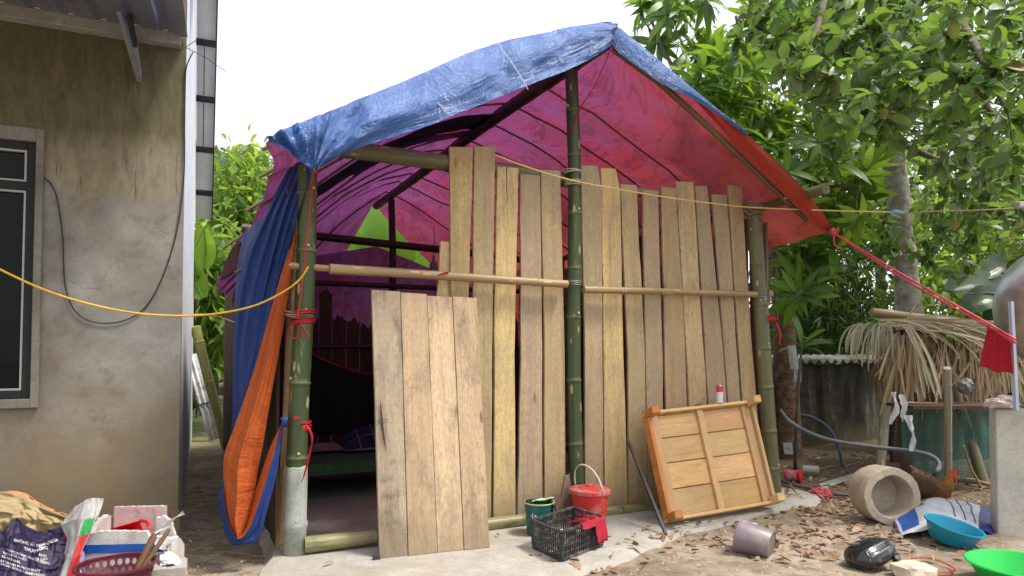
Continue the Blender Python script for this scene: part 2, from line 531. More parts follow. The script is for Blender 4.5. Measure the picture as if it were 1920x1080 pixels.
M['reartarp'] = m_tarp('rear_purple_tarpaulin', (.12, .05, .22), (.12, .025, .10), (.50, .20, .80), .75)

def m_dirt():
    t = NT('packed_dirt')
    o = t.obj()
    a = t.noise(o, .9, 9, .66)
    b = t.noise(o, 9, 8, .7)
    c = t.ramp(a, [(.32, (.178, .142, .105)), (.5, (.292, .246, .19)), (.68, (.38, .33, .265))])
    c = t.mix(t.ramp(b, [(.38, .85), (.54, 0.0)]), c, (.15, .105, .068))
    c = t.mix(t.math('MULTIPLY', t.ramp(t.noise(o, 2.6, 9, .75, .6), [(.5, 0.0), (.62, 1.0)]), .55), c, (.19, .135, .09))
    # small pebbles and flecks of lime
    v = t.n("TexVoronoi", {'Vector': o, 'Scale': 55.0}).outputs
    peb = t.math('MULTIPLY', t.math('LESS_THAN', v['Distance'], .24), t.math('GREATER_THAN', t.sep(v['Color'])[0], .80))
    c = t.mix(t.math('MULTIPLY', peb, .6), c, (.44, .38, .31))
    v2 = t.n("TexVoronoi", {'Vector': o, 'Scale': 24.0}).outputs
    chip = t.math('MULTIPLY', t.math('LESS_THAN', v2['Distance'], .26), t.math('GREATER_THAN', t.sep(v2['Color'])[1], .90))
    c = t.mix(t.math('MULTIPLY', chip, .7), c, (.12, .075, .045))
    # the shaded yard under the trees is dark humus, the far ground is grown over
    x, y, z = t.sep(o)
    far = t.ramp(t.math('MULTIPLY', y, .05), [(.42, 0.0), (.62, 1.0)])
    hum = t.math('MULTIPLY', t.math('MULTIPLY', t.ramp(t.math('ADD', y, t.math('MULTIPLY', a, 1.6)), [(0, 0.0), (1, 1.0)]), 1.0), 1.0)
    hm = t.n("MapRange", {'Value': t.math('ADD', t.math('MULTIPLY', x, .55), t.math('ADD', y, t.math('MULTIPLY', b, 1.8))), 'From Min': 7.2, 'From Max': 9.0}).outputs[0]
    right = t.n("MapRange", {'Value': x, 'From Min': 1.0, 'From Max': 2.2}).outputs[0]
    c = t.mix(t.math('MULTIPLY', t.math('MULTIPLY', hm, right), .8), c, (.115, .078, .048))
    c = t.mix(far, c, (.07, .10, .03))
    h = t.math('ADD', t.math('MULTIPLY', b, .9), t.math('ADD', t.math('MULTIPLY', t.noise(o, 60, 4, .7), .35), t.math('MULTIPLY', peb, .25)))
    return t.end(t.bsdf(c, .95, t.bump(h, .75, .02), .15))
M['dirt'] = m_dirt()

def m_concrete(name, col, stain=(.16, .13, .09), amt=.5, scale=2.5, warm=None):
    t = NT(name)
    o = t.obj()
    a = t.noise(o, scale, 9, .68, .3)
    b = t.noise(o, 28, 6, .7)
    c = t.ramp(a, [(.3, tuple(x * .72 for x in col)), (.5, col), (.72, tuple(min(1, x * 1.2) for x in col))])
    c = t.mix(t.math('MULTIPLY', t.ramp(b, [(.38, .8), (.5, 0.0)]), .5), c, tuple(x * .6 for x in col))
    c = t.mix(t.math('MULTIPLY', t.ramp(t.noise(o, scale * .6, 7, .65, .8), [(.6 - .2 * amt, 0.0), (.8 - .2 * amt, 1.0)]), .7), c, stain)
    v = t.n("TexVoronoi", {'Vector': o, 'Scale': 90.0}).outputs
    spk = t.math('MULTIPLY', t.math('LESS_THAN', v['Distance'], .28), t.math('GREATER_THAN', t.sep(v['Color'])[0], .72))
    c = t.mix(t.math('MULTIPLY', spk, .45), c, tuple(x * .42 for x in col))
    h = t.math('ADD', b, t.math('MULTIPLY', t.noise(o, 120, 3, .6), .4))
    return t.end(t.bsdf(c, .9, t.bump(h, .5, .006), .2))
M['pad'] = m_concrete('rough_concrete', (.36, .34, .305), (.27, .22, .155), .6)
M['ring'] = m_concrete('coarse_cast_concrete', (.40, .335, .255), (.24, .19, .13), .4, 4)
M['pillar'] = m_concrete('pale_cement_pillar', (.52, .50, .44), (.40, .34, .22), .5, 1.6)
M['stone'] = m_concrete('pale_stone', (.55, .46, .35), (.42, .34, .24), .3, 6)
M['cementcoat'] = m_concrete('cement_coating', (.30, .32, .29), (.22, .24, .20), .4, 9)
M['fibrecement'] = m_concrete('fibre_cement_sheet', (.42, .41, .38), (.22, .22, .18), .4, 5)
M['roofcap'] = m_concrete('weathered_fibre_cement', (.30, .295, .27), (.07, .075, .055), .75, 4)

def m_housewall():
    """old cement render: green algae with drip streaks near the top, ochre damp stains low down"""
    t = NT('stained_house_render')
    o = t.obj()
    x, y, z = t.sep(o)                     # z measured from the ground
    a = t.noise(o, 1.7, 9, .66, .4)
    b = t.noise(o, 6.5, 8, .7, .4)
    c = t.ramp(a, [(.3, (.125, .118, .10)), (.5, (.205, .195, .17)), (.7, (.295, .287, .262))])
    c = t.mix(t.math('MULTIPLY', t.ramp(b, [(.34, 1.0), (.5, 0.0)]), .6), c, (.125, .108, .08))
    fine = t.noise(o, 70, 5, .7)
    c = t.mix(t.math('MULTIPLY', t.ramp(fine, [(.36, 1.0), (.5, 0.0)]), .35), c, (.14, .125, .10))
    # cool grey trowelled patches
    c = t.mix(t.math('MULTIPLY', t.ramp(t.noise(t.map(o, loc=(4, 2, 7)), 1.1, 6, .6), [(.5, 0.0), (.66, 1.0)]), .5), c, (.285, .288, .275))
    ck = t.n("TexVoronoi", {'Vector': t.n("VectorMath", {0: o, 1: t.n("VectorMath", {0: t.n("TexNoise", {'Vector': o, 'Scale': 3.0, 'Detail': 5.0}).outputs['Color'], 'Scale': .5}, operation='SCALE').outputs[0]}, operation='ADD').outputs[0], 'Scale': 1.6}, feature='DISTANCE_TO_EDGE').outputs['Distance']
    c = t.mix(t.math('MULTIPLY', t.math('MULTIPLY', t.ramp(ck, [(.0, 1.0), (.006, 0.0)]), t.ramp(a, [(.45, 0.0), (.6, 1.0)])), .6), c, (.07, .06, .045))
    # damp ochre stains low
    low = t.n("MapRange", {'Value': t.math('ADD', z, t.math('MULTIPLY', a, .9)), 'From Min': 1.75, 'From Max': .75}).outputs[0]
    c = t.mix(t.math('MULTIPLY', t.math('MULTIPLY', low, t.ramp(t.noise(t.map(o, (2.2, 2.2, 1.4), loc=(1, 5, 2)), 1.0, 7, .66, .6), [(.32, 0.25), (.55, 1.0)])), .85), c, (.21, .15, .08))
    c = t.mix(t.math('MULTIPLY', t.ramp(t.noise(t.map(o, (3.5, 3.5, 2.0), loc=(9, 5, 2)), 1.0, 8, .7, .9), [(.56, 0.0), (.68, 1.0)]), .55), c, (.26, .18, .09))
    # algae: dark band under the roof beam, yellow green drips below it
    edge = t.math('ADD', z, t.math('MULTIPLY', t.noise(t.map(o, (3, 3, .4)), 1.0, 5, .6), .22))
    band = t.n("MapRange", {'Value': edge, 'From Min': 2.74, 'From Max': 2.93}).outputs[0]
    drip = t.noise(t.map(o, (15, 15, 3.6)), 1.0, 9, .76, 1.0)
    b2 = t.n("MapRange", {'Value': t.math('ADD', edge, t.math('MULTIPLY', drip, .16)), 'From Min': 2.46, 'From Max': 2.62}).outputs[0]
    c = t.mix(t.math('MULTIPLY', b2, .48), c, t.ramp(drip, [(.35, (.10, .075, .035)), (.5, (.26, .20, .085)), (.68, (.33, .26, .13))]))
    c = t.mix(t.math('MULTIPLY', band, .78), c, t.ramp(drip, [(.3, (.06, .055, .03)), (.52, (.10, .09, .045)), (.75, (.165, .14, .08))]))
    # dark drips
    dk = t.math('MULTIPLY', t.ramp(t.noise(t.map(o, (26, 26, 2.3), loc=(2, 2, 2)), 1.0, 4, .6), [(.60, 0.0), (.68, 1.0)]), t.math('MULTIPLY', b2, t.math('SUBTRACT', 1.0, band)))
    c = t.mix(t.math('MULTIPLY', dk, .8), c, (.06, .043, .028))
    h = t.math('ADD', t.math('MULTIPLY', b, .6), t.math('MULTIPLY', fine, .5))
    return t.end(t.bsdf(c, .9, t.bump(h, .35, .006), .2))
M['housewall'] = m_housewall()
M['housetrim'] = m_concrete('window_surround_render', (.20, .187, .155), (.13, .11, .08), .5, 2.0)
M['whitewash'] = m_plain('white_side_wall_paint', (.62, .63, .66), .8, .1, 3, .1, dirt=(.38, .37, .36), dirt_amt=.25)
M['soffit'] = m_plain('pale_brightened_soffit_board', (.80, .78, .74), .75, .12, 3, .1, trans=(.62, .62, .60))  # translucency added to brighten the dark underside of the overhang
M['frame'] = m_plain('dark_grey_window_frame', (.028, .029, .030), .6, .1, spec=.12)
M['framewhite'] = m_plain('white_gasket', (.36, .36, .35), .5, .05)
M['zinc'] = m_plain('grey_blue_metal_sheet', (.30, .315, .37), .38, .14, 5, .1, metal=.55, dirt=(.16, .14, .13), dirt_amt=.35)
M['galv'] = m_plain('galvanised_steel', (.30, .30, .31), .5, .2, 8, .1, metal=.5, dirt=(.17, .12, .08), dirt_amt=.4)
M['darksteel'] = m_plain('dark_steel', (.05, .052, .058), .5, .2, 8, .1, metal=.3)
M['beam'] = m_concrete('pale_roof_beam', (.37, .355, .325), (.22, .20, .16), .4, 3)
def m_glass():
    t = NT('dark_window_glass')
    return t.end(t.bsdf((.006, .008, .008), .05, t.bump(t.noise(t.obj(), 2.0, 2), .04, .02), .12))
M['glass'] = m_glass()

def m_mossywall():
    t = NT('mossy_boundary_render')
    o = t.obj()
    x, y, z = t.sep(o)
    a = t.noise(t.map(o, (3.4, 3.4, .8)), 1.0, 8, .66, .5)
    b = t.noise(o, 18, 7, .7)
    c = t.ramp(a, [(.38, (.028, .027, .022)), (.52, (.085, .078, .06)), (.62, (.22, .20, .155))])
    c = t.mix(t.math('MULTIPLY', t.ramp(b, [(.4, .9), (.56, 0.0)]), .6), c, (.022, .026, .015))
    c = t.mix(t.n("MapRange", {'Value': z, 'From Min': .35, 'From Max': 0.0}).outputs[0], c, (.12, .095, .06))
    return t.end(t.bsdf(c, .95, t.bump(b, .6, .01), .15))
M['mossywall'] = m_mossywall()

def m_leaf(name, hi, lo, thru, trans=.42, rough=.42, spec=.45, dry=None, under=None):
    t = NT(name)
    rn = t.rnd()
    g = t.gc()                                  # gc.x across (-1..1), gc.y along (0..1)
    x, y, z = t.sep(g)
    c = t.ramp(t.math('FRACT', t.math('MULTIPLY', rn, 5.3)), [(0.0, lo), (.45, tuple(.28 * p + .72 * q for p, q in zip(hi, lo))), (.8, tuple(.65 * p + .35 * q for p, q in zip(hi, lo))), (1.0, hi)])
    if dry is not None:
        c = t.mix(t.math('MULTIPLY', t.math('GREATER_THAN', t.math('FRACT', t.math('MULTIPLY', rn, 17.0)), .955), .85), c, dry)
    ax = t.math('ABSOLUTE', x)
    mid = t.ramp(ax, [(.02, 1.0), (.09, 0.0)])
    c = t.mix(t.math('MULTIPLY', mid, .45), c, tuple(min(1, p * 1.8 + .03) for p in hi))
    vein = t.wave(t.n("CombineXYZ", {0: t.math('SUBTRACT', t.math('MULTIPLY', y, 1.0), t.math('MULTIPLY', ax, .22)), 1: 0.0, 2: 0.0}).outputs[0], 5.2, 0, 'X', 0)
    c = t.mix(t.math('MULTIPLY', t.ramp(vein, [(.75, 0.0), (1.0, 1.0)]), .16), c, tuple(min(1, p * 1.7) for p in hi))
    if under is not None:
        c = t.mix(t.n("NewGeometry").outputs['Backfacing'], c, under)
    h = t.math('ADD', t.math('MULTIPLY', vein, .4), t.math('MULTIPLY', mid, -1.0))
    sh = t.bsdf(c, rough, t.bump(h, .3, .004), spec)
    tc = t.mix(rn, tuple(p * .6 for p in thru), thru)
    tr = t.n("BsdfTranslucent", {'Color': tc}).outputs[0]
    return t.end(t.n("MixShader", {0: trans, 1: sh, 2: tr}).outputs[0])
M['leafoval'] = m_leaf('oval_tree_leaf', (.135, .235, .05), (.016, .042, .012), (.28, .48, .06), .36, .36, .38, dry=(.22, .09, .03), under=(.13, .17, .085))
M['leaflong'] = m_leaf('long_tree_leaf', (.14, .27, .035), (.016, .046, .009), (.36, .58, .05), .38, .34, .4)
M['leafdark'] = m_leaf('thicket_leaf', (.045, .090, .018), (.012, .032, .007), (.11, .22, .025), .35, .5, .2, dry=(.22, .14, .03))
M['leafbright'] = m_leaf('bright_green_leaf', (.16, .27, .045), (.05, .11, .018), (.42, .60, .07), .5, .45, .4)  # paler, more translucent green for the background trees
M['leafbanana'] = m_leaf('banana_leaf', (.13, .27, .02), (.07, .17, .012), (.42, .62, .05), .58, .38, .45)
M['leafbananadark'] = m_leaf('dark_banana_leaf', (.045, .10, .03), (.02, .05, .014), (.08, .18, .03), .3, .3, .55)
M['leafhill'] = m_leaf('hillside_foliage', (.075, .12, .06), (.045, .08, .045), (.10, .16, .07), .3, .7, .2)
def m_dry(name, a, b, c3, trans=.12, rough=.75):
    t = NT(name)
    rn = t.rnd()
    c = t.ramp(rn, [(0, a), (.45, b), (.8, c3), (1.0, a)])
    g = t.gc()
    c = t.mix(t.ramp(t.noise(t.shift(g, rn, 20), 4.0, 5, .6), [(.4, .5), (.6, 0.0)]), c, tuple(x * .6 for x in b))
    sh = t.bsdf(c, rough, t.bump(t.noise(g, 9, 3), .3, .004), .25)
    tr = t.n("BsdfTranslucent", {'Color': c}).outputs[0]
    return t.end(t.n("MixShader", {0: trans, 1: sh, 2: tr}).outputs[0])
M['deadleaf'] = m_dry('fallen_dry_leaf', (.26, .15, .09), (.36, .245, .165), (.46, .345, .255))
M['palm'] = m_dry('dry_palm_thatch', (.33, .24, .14), (.44, .345, .22), (.22, .145, .08), .12)
M['palmgrey'] = m_dry('grey_green_palm_frond', (.37, .335, .235), (.46, .42, .31), (.28, .25, .165), .15)
def m_bark(name, a, b, scale=(20, 20, 5), lichen=None):
    t = NT(name)
    o = t.obj()
    n1 = t.noise(t.map(o, scale), 1.0, 8, .68, .5)
    c = t.ramp(n1, [(.34, a), (.6, b)])
    if lichen:
        c = t.mix(t.math('MULTIPLY', t.ramp(t.noise(o, 7, 7, .7), [(.52, 0.0), (.62, 1.0)]), .7), c, lichen)
    return t.end(t.bsdf(c, .9, t.bump(n1, .7, .02), .2))
M['barkpale'] = m_bark('pale_lichen_bark', (.15, .14, .115), (.38, .365, .32), (7, 7, 11), (.52, .52, .46))
M['barkred'] = m_bark('red_brown_scaly_bark', (.07, .04, .028), (.23, .135, .085), (11, 11, 22), (.28, .22, .17))
M['twig'] = m_bark('grey_twig_bark', (.08, .068, .05), (.17, .15, .115))
# ------------------------------------------------------------------ ground
DZ = -0.035                                   # the dirt lies a little below the concrete pad
def pad_edge(y):                              # front edge of the concrete apron, a slanting uneven line
    return 0
def gz(x, y):
    z = DZ + .022 * nz((x, y, 1.3), .9) + .011 * nz((x, y, 5.1), 4.0) + .005 * nz((x, y, 2.2), 13.0)
    # heaped earth at the back of the yard, lane drops away on the left of the hut
    z += .10 * max(0.0, min(1.0, (y + .45 * x - 9.2) / 2.5)) * (1 if x > 0 else 0)
    if x < -1.2:
        z -= .03 * max(0, min(1, (-1.2 - x) / .5))
    return z
def ground_mesh():
    xs = list(np.arange(-3.2, 6.4, .06)); ys = list(np.arange(2.6, 12.4, .06))
    xs = [-900, -300, -120, -50, -25, -14, -9, -6, -4.2] + xs + [7.2, 9, 12, 18, 30, 60, 140, 320, 900]
    ys = [-60, -20, -6, 0, 1.6] + ys + [13.4, 15, 18, 23, 32, 50, 90, 180, 400, 1200]
    vs_ = [(x, y, gz(x, y) if (-3.3 < x < 6.5 and 2.5 < y < 12.6) else gz(max(-3.3, min(6.5, x)), max(2.5, min(12.6, y)))) for x in xs for y in ys]
    ny = len(ys)
    fs = [(i * ny + j, (i + 1) * ny + j, (i + 1) * ny + j + 1, i * ny + j + 1) for i in range(len(xs) - 1) for j in range(ny - 1)]
    return vs_, fs
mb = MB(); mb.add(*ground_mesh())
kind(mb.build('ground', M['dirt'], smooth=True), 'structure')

# concrete pad the shelter stands on: uneven edge sloping into the dirt
pad_front = [(-.06, .9), (-.10, .1), (-.26, -.34), (-.24, -.62), (.0, -.98), (.5, -1.25), (1.1, -1.22), (1.6, -1.02), (2.1, -.88), (2.6, -.70), (3.1, -.62), (3.6, -.50), (4.0, -.42), (4.5, -.30), (4.55, .0)]
def pad_mesh():
    fr = curve_pts([Vector((u, v, 0)) for u, v in pad_front], 60)
    ring_o, ring_i = [], []
    for i, p in enumerate(fr):
        j = .05 * nz((p.x, p.y, 3), 4) + .02 * nz((p.x, p.y, 9), 14)
        d = Vector((p.x - 2.1, p.y - 1.5, 0)).normalized()
        ring_o.append(H(p.x + d.x * (j + .08), p.y + d.y * (j + .08), -.09))
        ring_i.append(H(p.x + d.x * (j - .02), p.y + d.y * (j - .02), -.004 + .012 * nz((p.x, p.y, 1), 7)))
    mid = []
    for i, p in enumerate(fr):
        d = Vector((p.x - 2.1, p.y - 1.5, 0)).normalized()
        mid.append(H(p.x - d.x * .14, p.y - d.y * .14, .004 + .006 * nz((p.x, p.y, 4), 5)))
    n = len(fr)
    vs_ = ring_o + ring_i + mid + [H(4.5, 5.3, .004), H(.04, 5.3, .004), ]
    fs = []
    for k in range(2):
        for i in range(n - 1):
            fs.append((k * n + i, k * n + i + 1, (k + 1) * n + i + 1, (k + 1) * n + i))
    fs.append(tuple(range(2 * n, 3 * n)) + (3 * n, 3 * n + 1))
    return vs_, fs
mb = MB(); mb.add(*pad_mesh())
kind(mb.build('pavement', M['pad'], recalc=True), 'structure')

# wooded hill far behind the lane
def hill(ax, ay, rx, ry, h, seed):
    mb = MB()
    def fn(a, b):
        th = 2 * math.pi * a; r = b
        x = ax + rx * r * math.cos(th); y = ay + ry * r * math.sin(th)
        z = h * max(0, math.cos(r * math.pi / 2)) ** .8
        z += (1 - r) * (4.5 * nz((x, y, seed), .06) + 2.2 * nz((x, y, seed), .21)) - .5
        return Vector((x, y, z))
    mb.grid(fn, 64, 30)
    return mb.build('hill', M['leafhill'], smooth=True)
kind(hill(-95, 190, 90, 70, 58, 1.0), 'structure')
kind(hill(70, 330, 220, 80, 22, 4.0), 'structure')

# ------------------------------------------------------------------ bamboo culms
M['stubend'] = m_plain('cut_branch_stub', (.36, .29, .18), .7, .2, 40)
def bamboo(name, a, b, r, mat, parent=None, spacing=.34, taper=.9, bend=.015, seg=14, ragged=True, phase=None, pts=None, stubs=False):
    a = Vector(a); b = Vector(b)
    L = (b - a).length
    t = (b - a) / L
    side = t.orthogonal().normalized()
    side2 = t.cross(side)
    rr = random.Random(hash((round(a.x, 2), round(b.y, 2), round(b.z, 2))) % 99991)
    p1 = a.lerp(b, .36) + side * rr.uniform(-bend, bend) * L + side2 * rr.uniform(-bend, bend) * L
    p2 = a.lerp(b, .7) + side * rr.uniform(-bend, bend) * L + side2 * rr.uniform(-bend, bend) * L
    base = curve_pts(pts if pts else [a, p1, p2, b], 60)
    def pos(s):
        x = max(0, min(1, s / L)) * 59; i = min(int(x), 58)
        return base[i].lerp(base[i + 1], x - i)
    st = [(0.0, 1.0, 0.0)]
    s = (phase if phase is not None else rr.uniform(.1, .9)) * spacing
    while s < L - .03:
        for ds, k, nd in ((-.03, .985, 0), (-.009, 1.0, .15), (-.003, 1.065, 1), (.004, 1.05, 1), (.010, .985, .35), (.03, .975, 0)):
            if 0 < s + ds < L:
                st.append((s + ds, k, nd))
        s += spacing * rr.uniform(.85, 1.18)
    st.append((L, 1.0, 0.0))
    pts_, rad_, nod = [], [], []
    for q, k, nd in st:
        pts_.append(pos(q)); rad_.append(r * k * lerp(1.0, taper, q / L)); nod += [nd] * seg
    mb = MB(); mb.tube(pts_, rad_, seg, cap=True)
    o = mb.build(name, mat, parent, smooth=True, auto=50)
    at_ = o.data.attributes.new("node", 'FLOAT', 'POINT')
    at_.data.foreach_set("value", np.array(nod, dtype=np.float32))
    if stubs:
        js = [q for (q, k, nd), nx in zip(st, st[1:]) if nd == 1 and nx[2] == 1]
        for q in js:
            if rr.random() < .4:
                ang = rr.uniform(-2.6, -.5); dv = Vector((math.cos(ang), math.sin(ang), .35)).normalized()
                c = pos(q + .012); rl = r * lerp(1.0, taper, q / L)
                mb = MB(); mb.tube([c + dv * rl * .8, c + dv * (rl + rr.uniform(.006, .02))], [.012, .009], 8)
                mb.build('branch_stub', M['stubend'], o, smooth=True, auto=40)
    return o, pos, L

# ------------------------------------------------------------------ the rendered house on the left
HB = rad(24.3)
C0 = gnd(333, 1003); C0.z = 0
UH = Vector((math.cos(HB), math.sin(HB), 0))       # along the front wall, to the right
VH = Vector((-math.sin(HB), math.cos(HB), 0))      # into the depth
def HS(u, v, z):
    return C0 + UH * u + VH * v + ZA * z
def hwall(px, py, v=0.0):
    p = on_plane(px, py, C0 + VH * v, VH)
    return (p - C0).dot(UH), p.z
house = thing('rendered_house', 'stained grey cement rendered house with dark window and metal roof', 'house', C0)
uw0, _ = hwall(82, 500); _, zs0 = hwall(40, 765); _, zs1 = hwall(40, 240)
ue, _ = hwall(64, 500)
_, wz0 = hwall(30, 748); _, wz1 = hwall(30, 264)
ULEFT = -5.0
WH = 4.0
def quad_wall(mb, rects, v0, v1):
    for (u0, u1, z0, z1) in rects:
        mb.box(HS((u0 + u1) / 2, (v0 + v1) / 2, (z0 + z1) / 2), (UH, VH, ZA), (u1 - u0, v1 - v0, z1 - z0))
win_l = ue - 1.25
mb = MB()
quad_wall(mb, [(ue, 0, -.2, WH), (ULEFT, win_l, -.2, WH), (win_l, ue, -.2, wz0), (win_l, ue, wz1, WH)], 0, .20)
mb.build('wall', M['housewall'], house)
mb = MB(); quad_wall(mb, [(ULEFT, .012, -.2, hwall(300, 957)[1])], -.02, -.003)
mb.build('plinth', M['housewall'], house, bevel=.006)
# side wall, whitewashed, seen at a grazing angle
RZF = lambda v: 3.62 + (6.72 - v) * .81 if v > 3.3 else 3.62 + 3.42 * .81 - (3.3 - v) * .81
gv_ = [.205, 3.3, 6.72]
gpoly = [HS(0, .205, -.2)] + [HS(0, v, RZF(v)) for v in gv_] + [HS(0, 6.72, -.2)]
mb = MB(); mb.slab(gpoly[::-1], UH, .2)
mb.build('wall', M['whitewash'], house, recalc=True)
# window with surround, frame, gaskets, panes
win = MB()
s0 = hwall(84, 300)[0]
for (u0, u1, z0, z1) in ((ue, s0, zs0, zs1), (win_l - .1, ue, zs0, wz0), (win_l - .1, ue, wz1, zs1)):
    win.box(HS((u0 + u1) / 2, -.018, (z0 + z1) / 2), (UH, VH, ZA), (u1 - u0, .032, z1 - z0))
window = win.build('window', M['housetrim'], house, bevel=.004)
fr = MB()
zm = hwall(25, 347)[1]
fw = .055
for (u0, u1, z0, z1) in ((ue - fw, ue - .001, wz0 + .001, wz1 - .001), (win_l, ue - fw, wz0 + .001, wz0 + fw), (win_l, ue - fw, wz1 - fw, wz1 - .001), (win_l, ue - fw, zm - .03, zm + .03), (win_l, win_l + fw, wz0 + fw, wz1 - fw)):
    fr.box(HS((u0 + u1) / 2, .03, (z0 + z1) / 2), (UH, VH, ZA), (u1 - u0, .06, z1 - z0))
fr.build('frame', M['frame'], window, bevel=.004)
gk = MB()
for (z0, z1) in ((wz0 + fw, zm - .03), (zm + .03, wz1 - fw)):
    g = .012
    for (a, b, c, d) in ((ue - fw - g, ue - fw, z0, z1), (win_l + fw, ue - fw - g, z0, z0 + g), (win_l + fw, ue - fw - g, z1 - g, z1)):
        gk.box(HS((a + b) / 2, .022, (c + d) / 2), (UH, VH, ZA), (b - a, .03, d - c))
    pn = MB(); pn.box(HS((win_l + ue) / 2, .045, (z0 + z1) / 2), (UH, VH, ZA), (ue - win_l - 2 * fw, .006, z1 - z0))
    pn.build('pane', M['glass'], window)
gk.build('gasket', M['framewhite'], window)
# louvre shelves and boards dimly seen behind the glass
# roof: corrugated sheet sloping down towards the yard, purlin, bracket
zb = hwall(170, 55)[1]
mb = MB()
mb.box(HS((ULEFT - .03) / 2, -.05, zb), (UH, VH, ZA), (-ULEFT - .03, .09, .085))
mb.build('roof_beam', M['beam'], house, bevel=.006)
SL = math.tan(rad(12))
def corr(s, period=.19):
    x = (s / period) % 1.0
    return .030 * (plin([(0, 0), (.12, 0), (.24, 1), (.40, 1), (.52, 0), (1, 0)], x))
us = [ULEFT + i * .19 / 16 for i in range(int((0.02 - ULEFT) / (.19 / 16)) + 1)]
def roof_z(v):
    return zb + .055 + SL * v
mb = MB()
vs_ = []
for u in us:
    for v in (-1.5, -.02):
        vs_.append(HS(u, v, roof_z(v) + corr(u)))
mb.add(vs_, [(2 * i, 2 * i + 1, 2 * i + 3, 2 * i + 2) for i in range(len(us) - 1)])
roof = mb.build('roof', M['zinc'], house, solid=.004)
for v in (-1.4,):
    b_ = MB(); b_.box(HS(ULEFT / 2, v, roof_z(v) - .035), (UH, VH, ZA), (-ULEFT, .05, .06)); b_.build('purlin', M['beam'], house, bevel=.004)
# gable overhang on the right side: soffit boards between dark cross bars, fascia
def side_pt(px, py, u):
    return on_plane(px, py, C0 + UH * u, UH)
OV = .235
sl_ = Vector((0, 0, 0)) + (VH - ZA * .81).normalized()      # down the rear roof slope
sn_r = UH.cross(sl_).normalized()
if sn_r.z < 0: sn_r = -sn_r
vA, vB = 3.3, 6.95
cen = HS(OV / 2 + .002, (vA + vB) / 2, RZF((vA + vB) / 2)) + sn_r * .03
SLN = (vB - vA) * math.hypot(1, .81)
mb = MB(); mb.box(cen, (UH, sl_, sn_r), (OV - .004, SLN, .012)); mb.build('soffit', M['soffit'], house)
def on_roof(px, py):
    return on_plane(px, py, HS(0, 6.72, RZF(6.72)), sn_r)
for py in (-30, 80, 186, 281, 362):
    p = on_roof(384, py)
    v = (p - C0).dot(VH)
    b_ = MB(); b_.box(HS(OV / 2, v, RZF(v)), (UH, sl_, sn_r), (OV, .075, .05)); b_.build('cross_bar', M['darksteel'], house)
for (py0, py1, uu) in ((192, 276, .42), (84, 180, .42)):
    p, q = on_roof(384, py0), on_roof(384, py1)
    b_ = MB(); b_.bar(HS(OV * uu, (p - C0).dot(VH), p.z) + sn_r * .018, HS(OV * uu, (q - C0).dot(VH), q.z) + sn_r * .018, .010, .006, up=sn_r); b_.build('soffit_joint', M['darksteel'], house)
mb = MB(); mb.box(cen + UH * (OV / 2 + .008) + sn_r * .03, (UH, sl_, sn_r), (.018, SLN, .15)); mb.build('fascia', M['darksteel'], house)
mb = MB()
vs_ = []
us2 = np.arange(-5.0, .0, .03)  # sheet stops at the wall, leaving the soffit open to daylight from above
for i, u in enumerate(us2):
    for v in (vA - .05, vB + .06):
        vs_.append(HS(float(u), v, RZF(max(v, 3.3))) + sn_r * (.075 + .02 * (i % 4 in (1, 2))))
mb.add(vs_, [(2 * i, 2 * i + 1, 2 * i + 3, 2 * i + 2) for i in range(len(us2) - 1)])
mb.build('roof', M['zinc'], house, solid=.004)
mb = MB(); mb.box(HS(-2.4, 2.05, RZF(2.05) + .10), (UH, (VH + ZA * .81).normalized(), UH.cross((VH + ZA * .81).normalized())), (5.3, 3.2, .02)); mb.build('roof', M['zinc'], house)
# steel strut pair that holds the eave
p0u, p0z = hwall(262, 152)
q0u, q0z = hwall(250, 96)
foot = HS(p0u, -.012, p0z)
top1 = at(212, -20, (foot.y - .55)); top2 = at(232, -20, (foot.y - .42))
b_ = MB(); b_.bar(foot, top1, .028, .045); b_.build('strut', M['galv'], house, bevel=.003)
b_ = MB(); b_.bar(HS(q0u + .02, -.10, q0z), top2, .028, .045); b_.build('strut', M['darksteel'], house, bevel=.003)
b_ = MB(); b_.bar(HS(q0u + .02, -.10, q0z + .02), foot + ZA * .02 - VH * .02, .03, .02); b_.build('strut_foot', M['galv'], house, bevel=.003)
# twisted wire end sticking out of the gable edge
mb = MB()
wp = [HS(0, -.06, zb - .04), at(385, 108, 4.55), at(422, 133, 4.4)]
pts = curve_pts(wp, 40)
mb.tube([p + Vector((0, .004 * math.sin(i * 1.7), .004 * math.cos(i * 1.7))) for i, p in enumerate(pts)], .0022, 5)
mb.tube([HS(0, -.06, zb - .04), at(367, 76, 4.6)], .0025, 5)
rebase_o = mb.build('tie_wire', M['darksteel'], house)

def wire(name, pts, r, mat, label, cat, n=60, group=None, seg=6):
    mb = MB(); mb.tube(curve_pts(pts, n), r, seg)
    o = rebase(mb.build(name, mat, smooth=True), pts[0])
    return tag(o, label, cat, group)
M['blackcable'] = m_plain('black_cable_sheath', (.018, .018, .019), .5, .1)
M['yellowcable'] = m_plain('yellow_cable_sheath', (.62, .36, .025), .45, .15, 12, dirt=(.30, .18, .05), dirt_amt=.3)
M['palestring'] = m_plain('pale_yellow_cord', (.66, .50, .20), .7, .15, 30)
def hp(px, py, v=-.012):
    return on_plane(px, py, C0 + VH * v, VH)
wire('black_cable', [hp(62, 330), hp(85, 335), hp(105, 365), hp(117, 440), hp(123, 540), hp(150, 592), hp(205, 606), hp(262, 586), hp(300, 530), hp(330, 440), hp(345, 330), hp(346, 200), hp(349, 130), hp(362, 97)], .0045, M['blackcable'],
     'thin black cable looping down the stained house wall from the window', 'cable', 110)
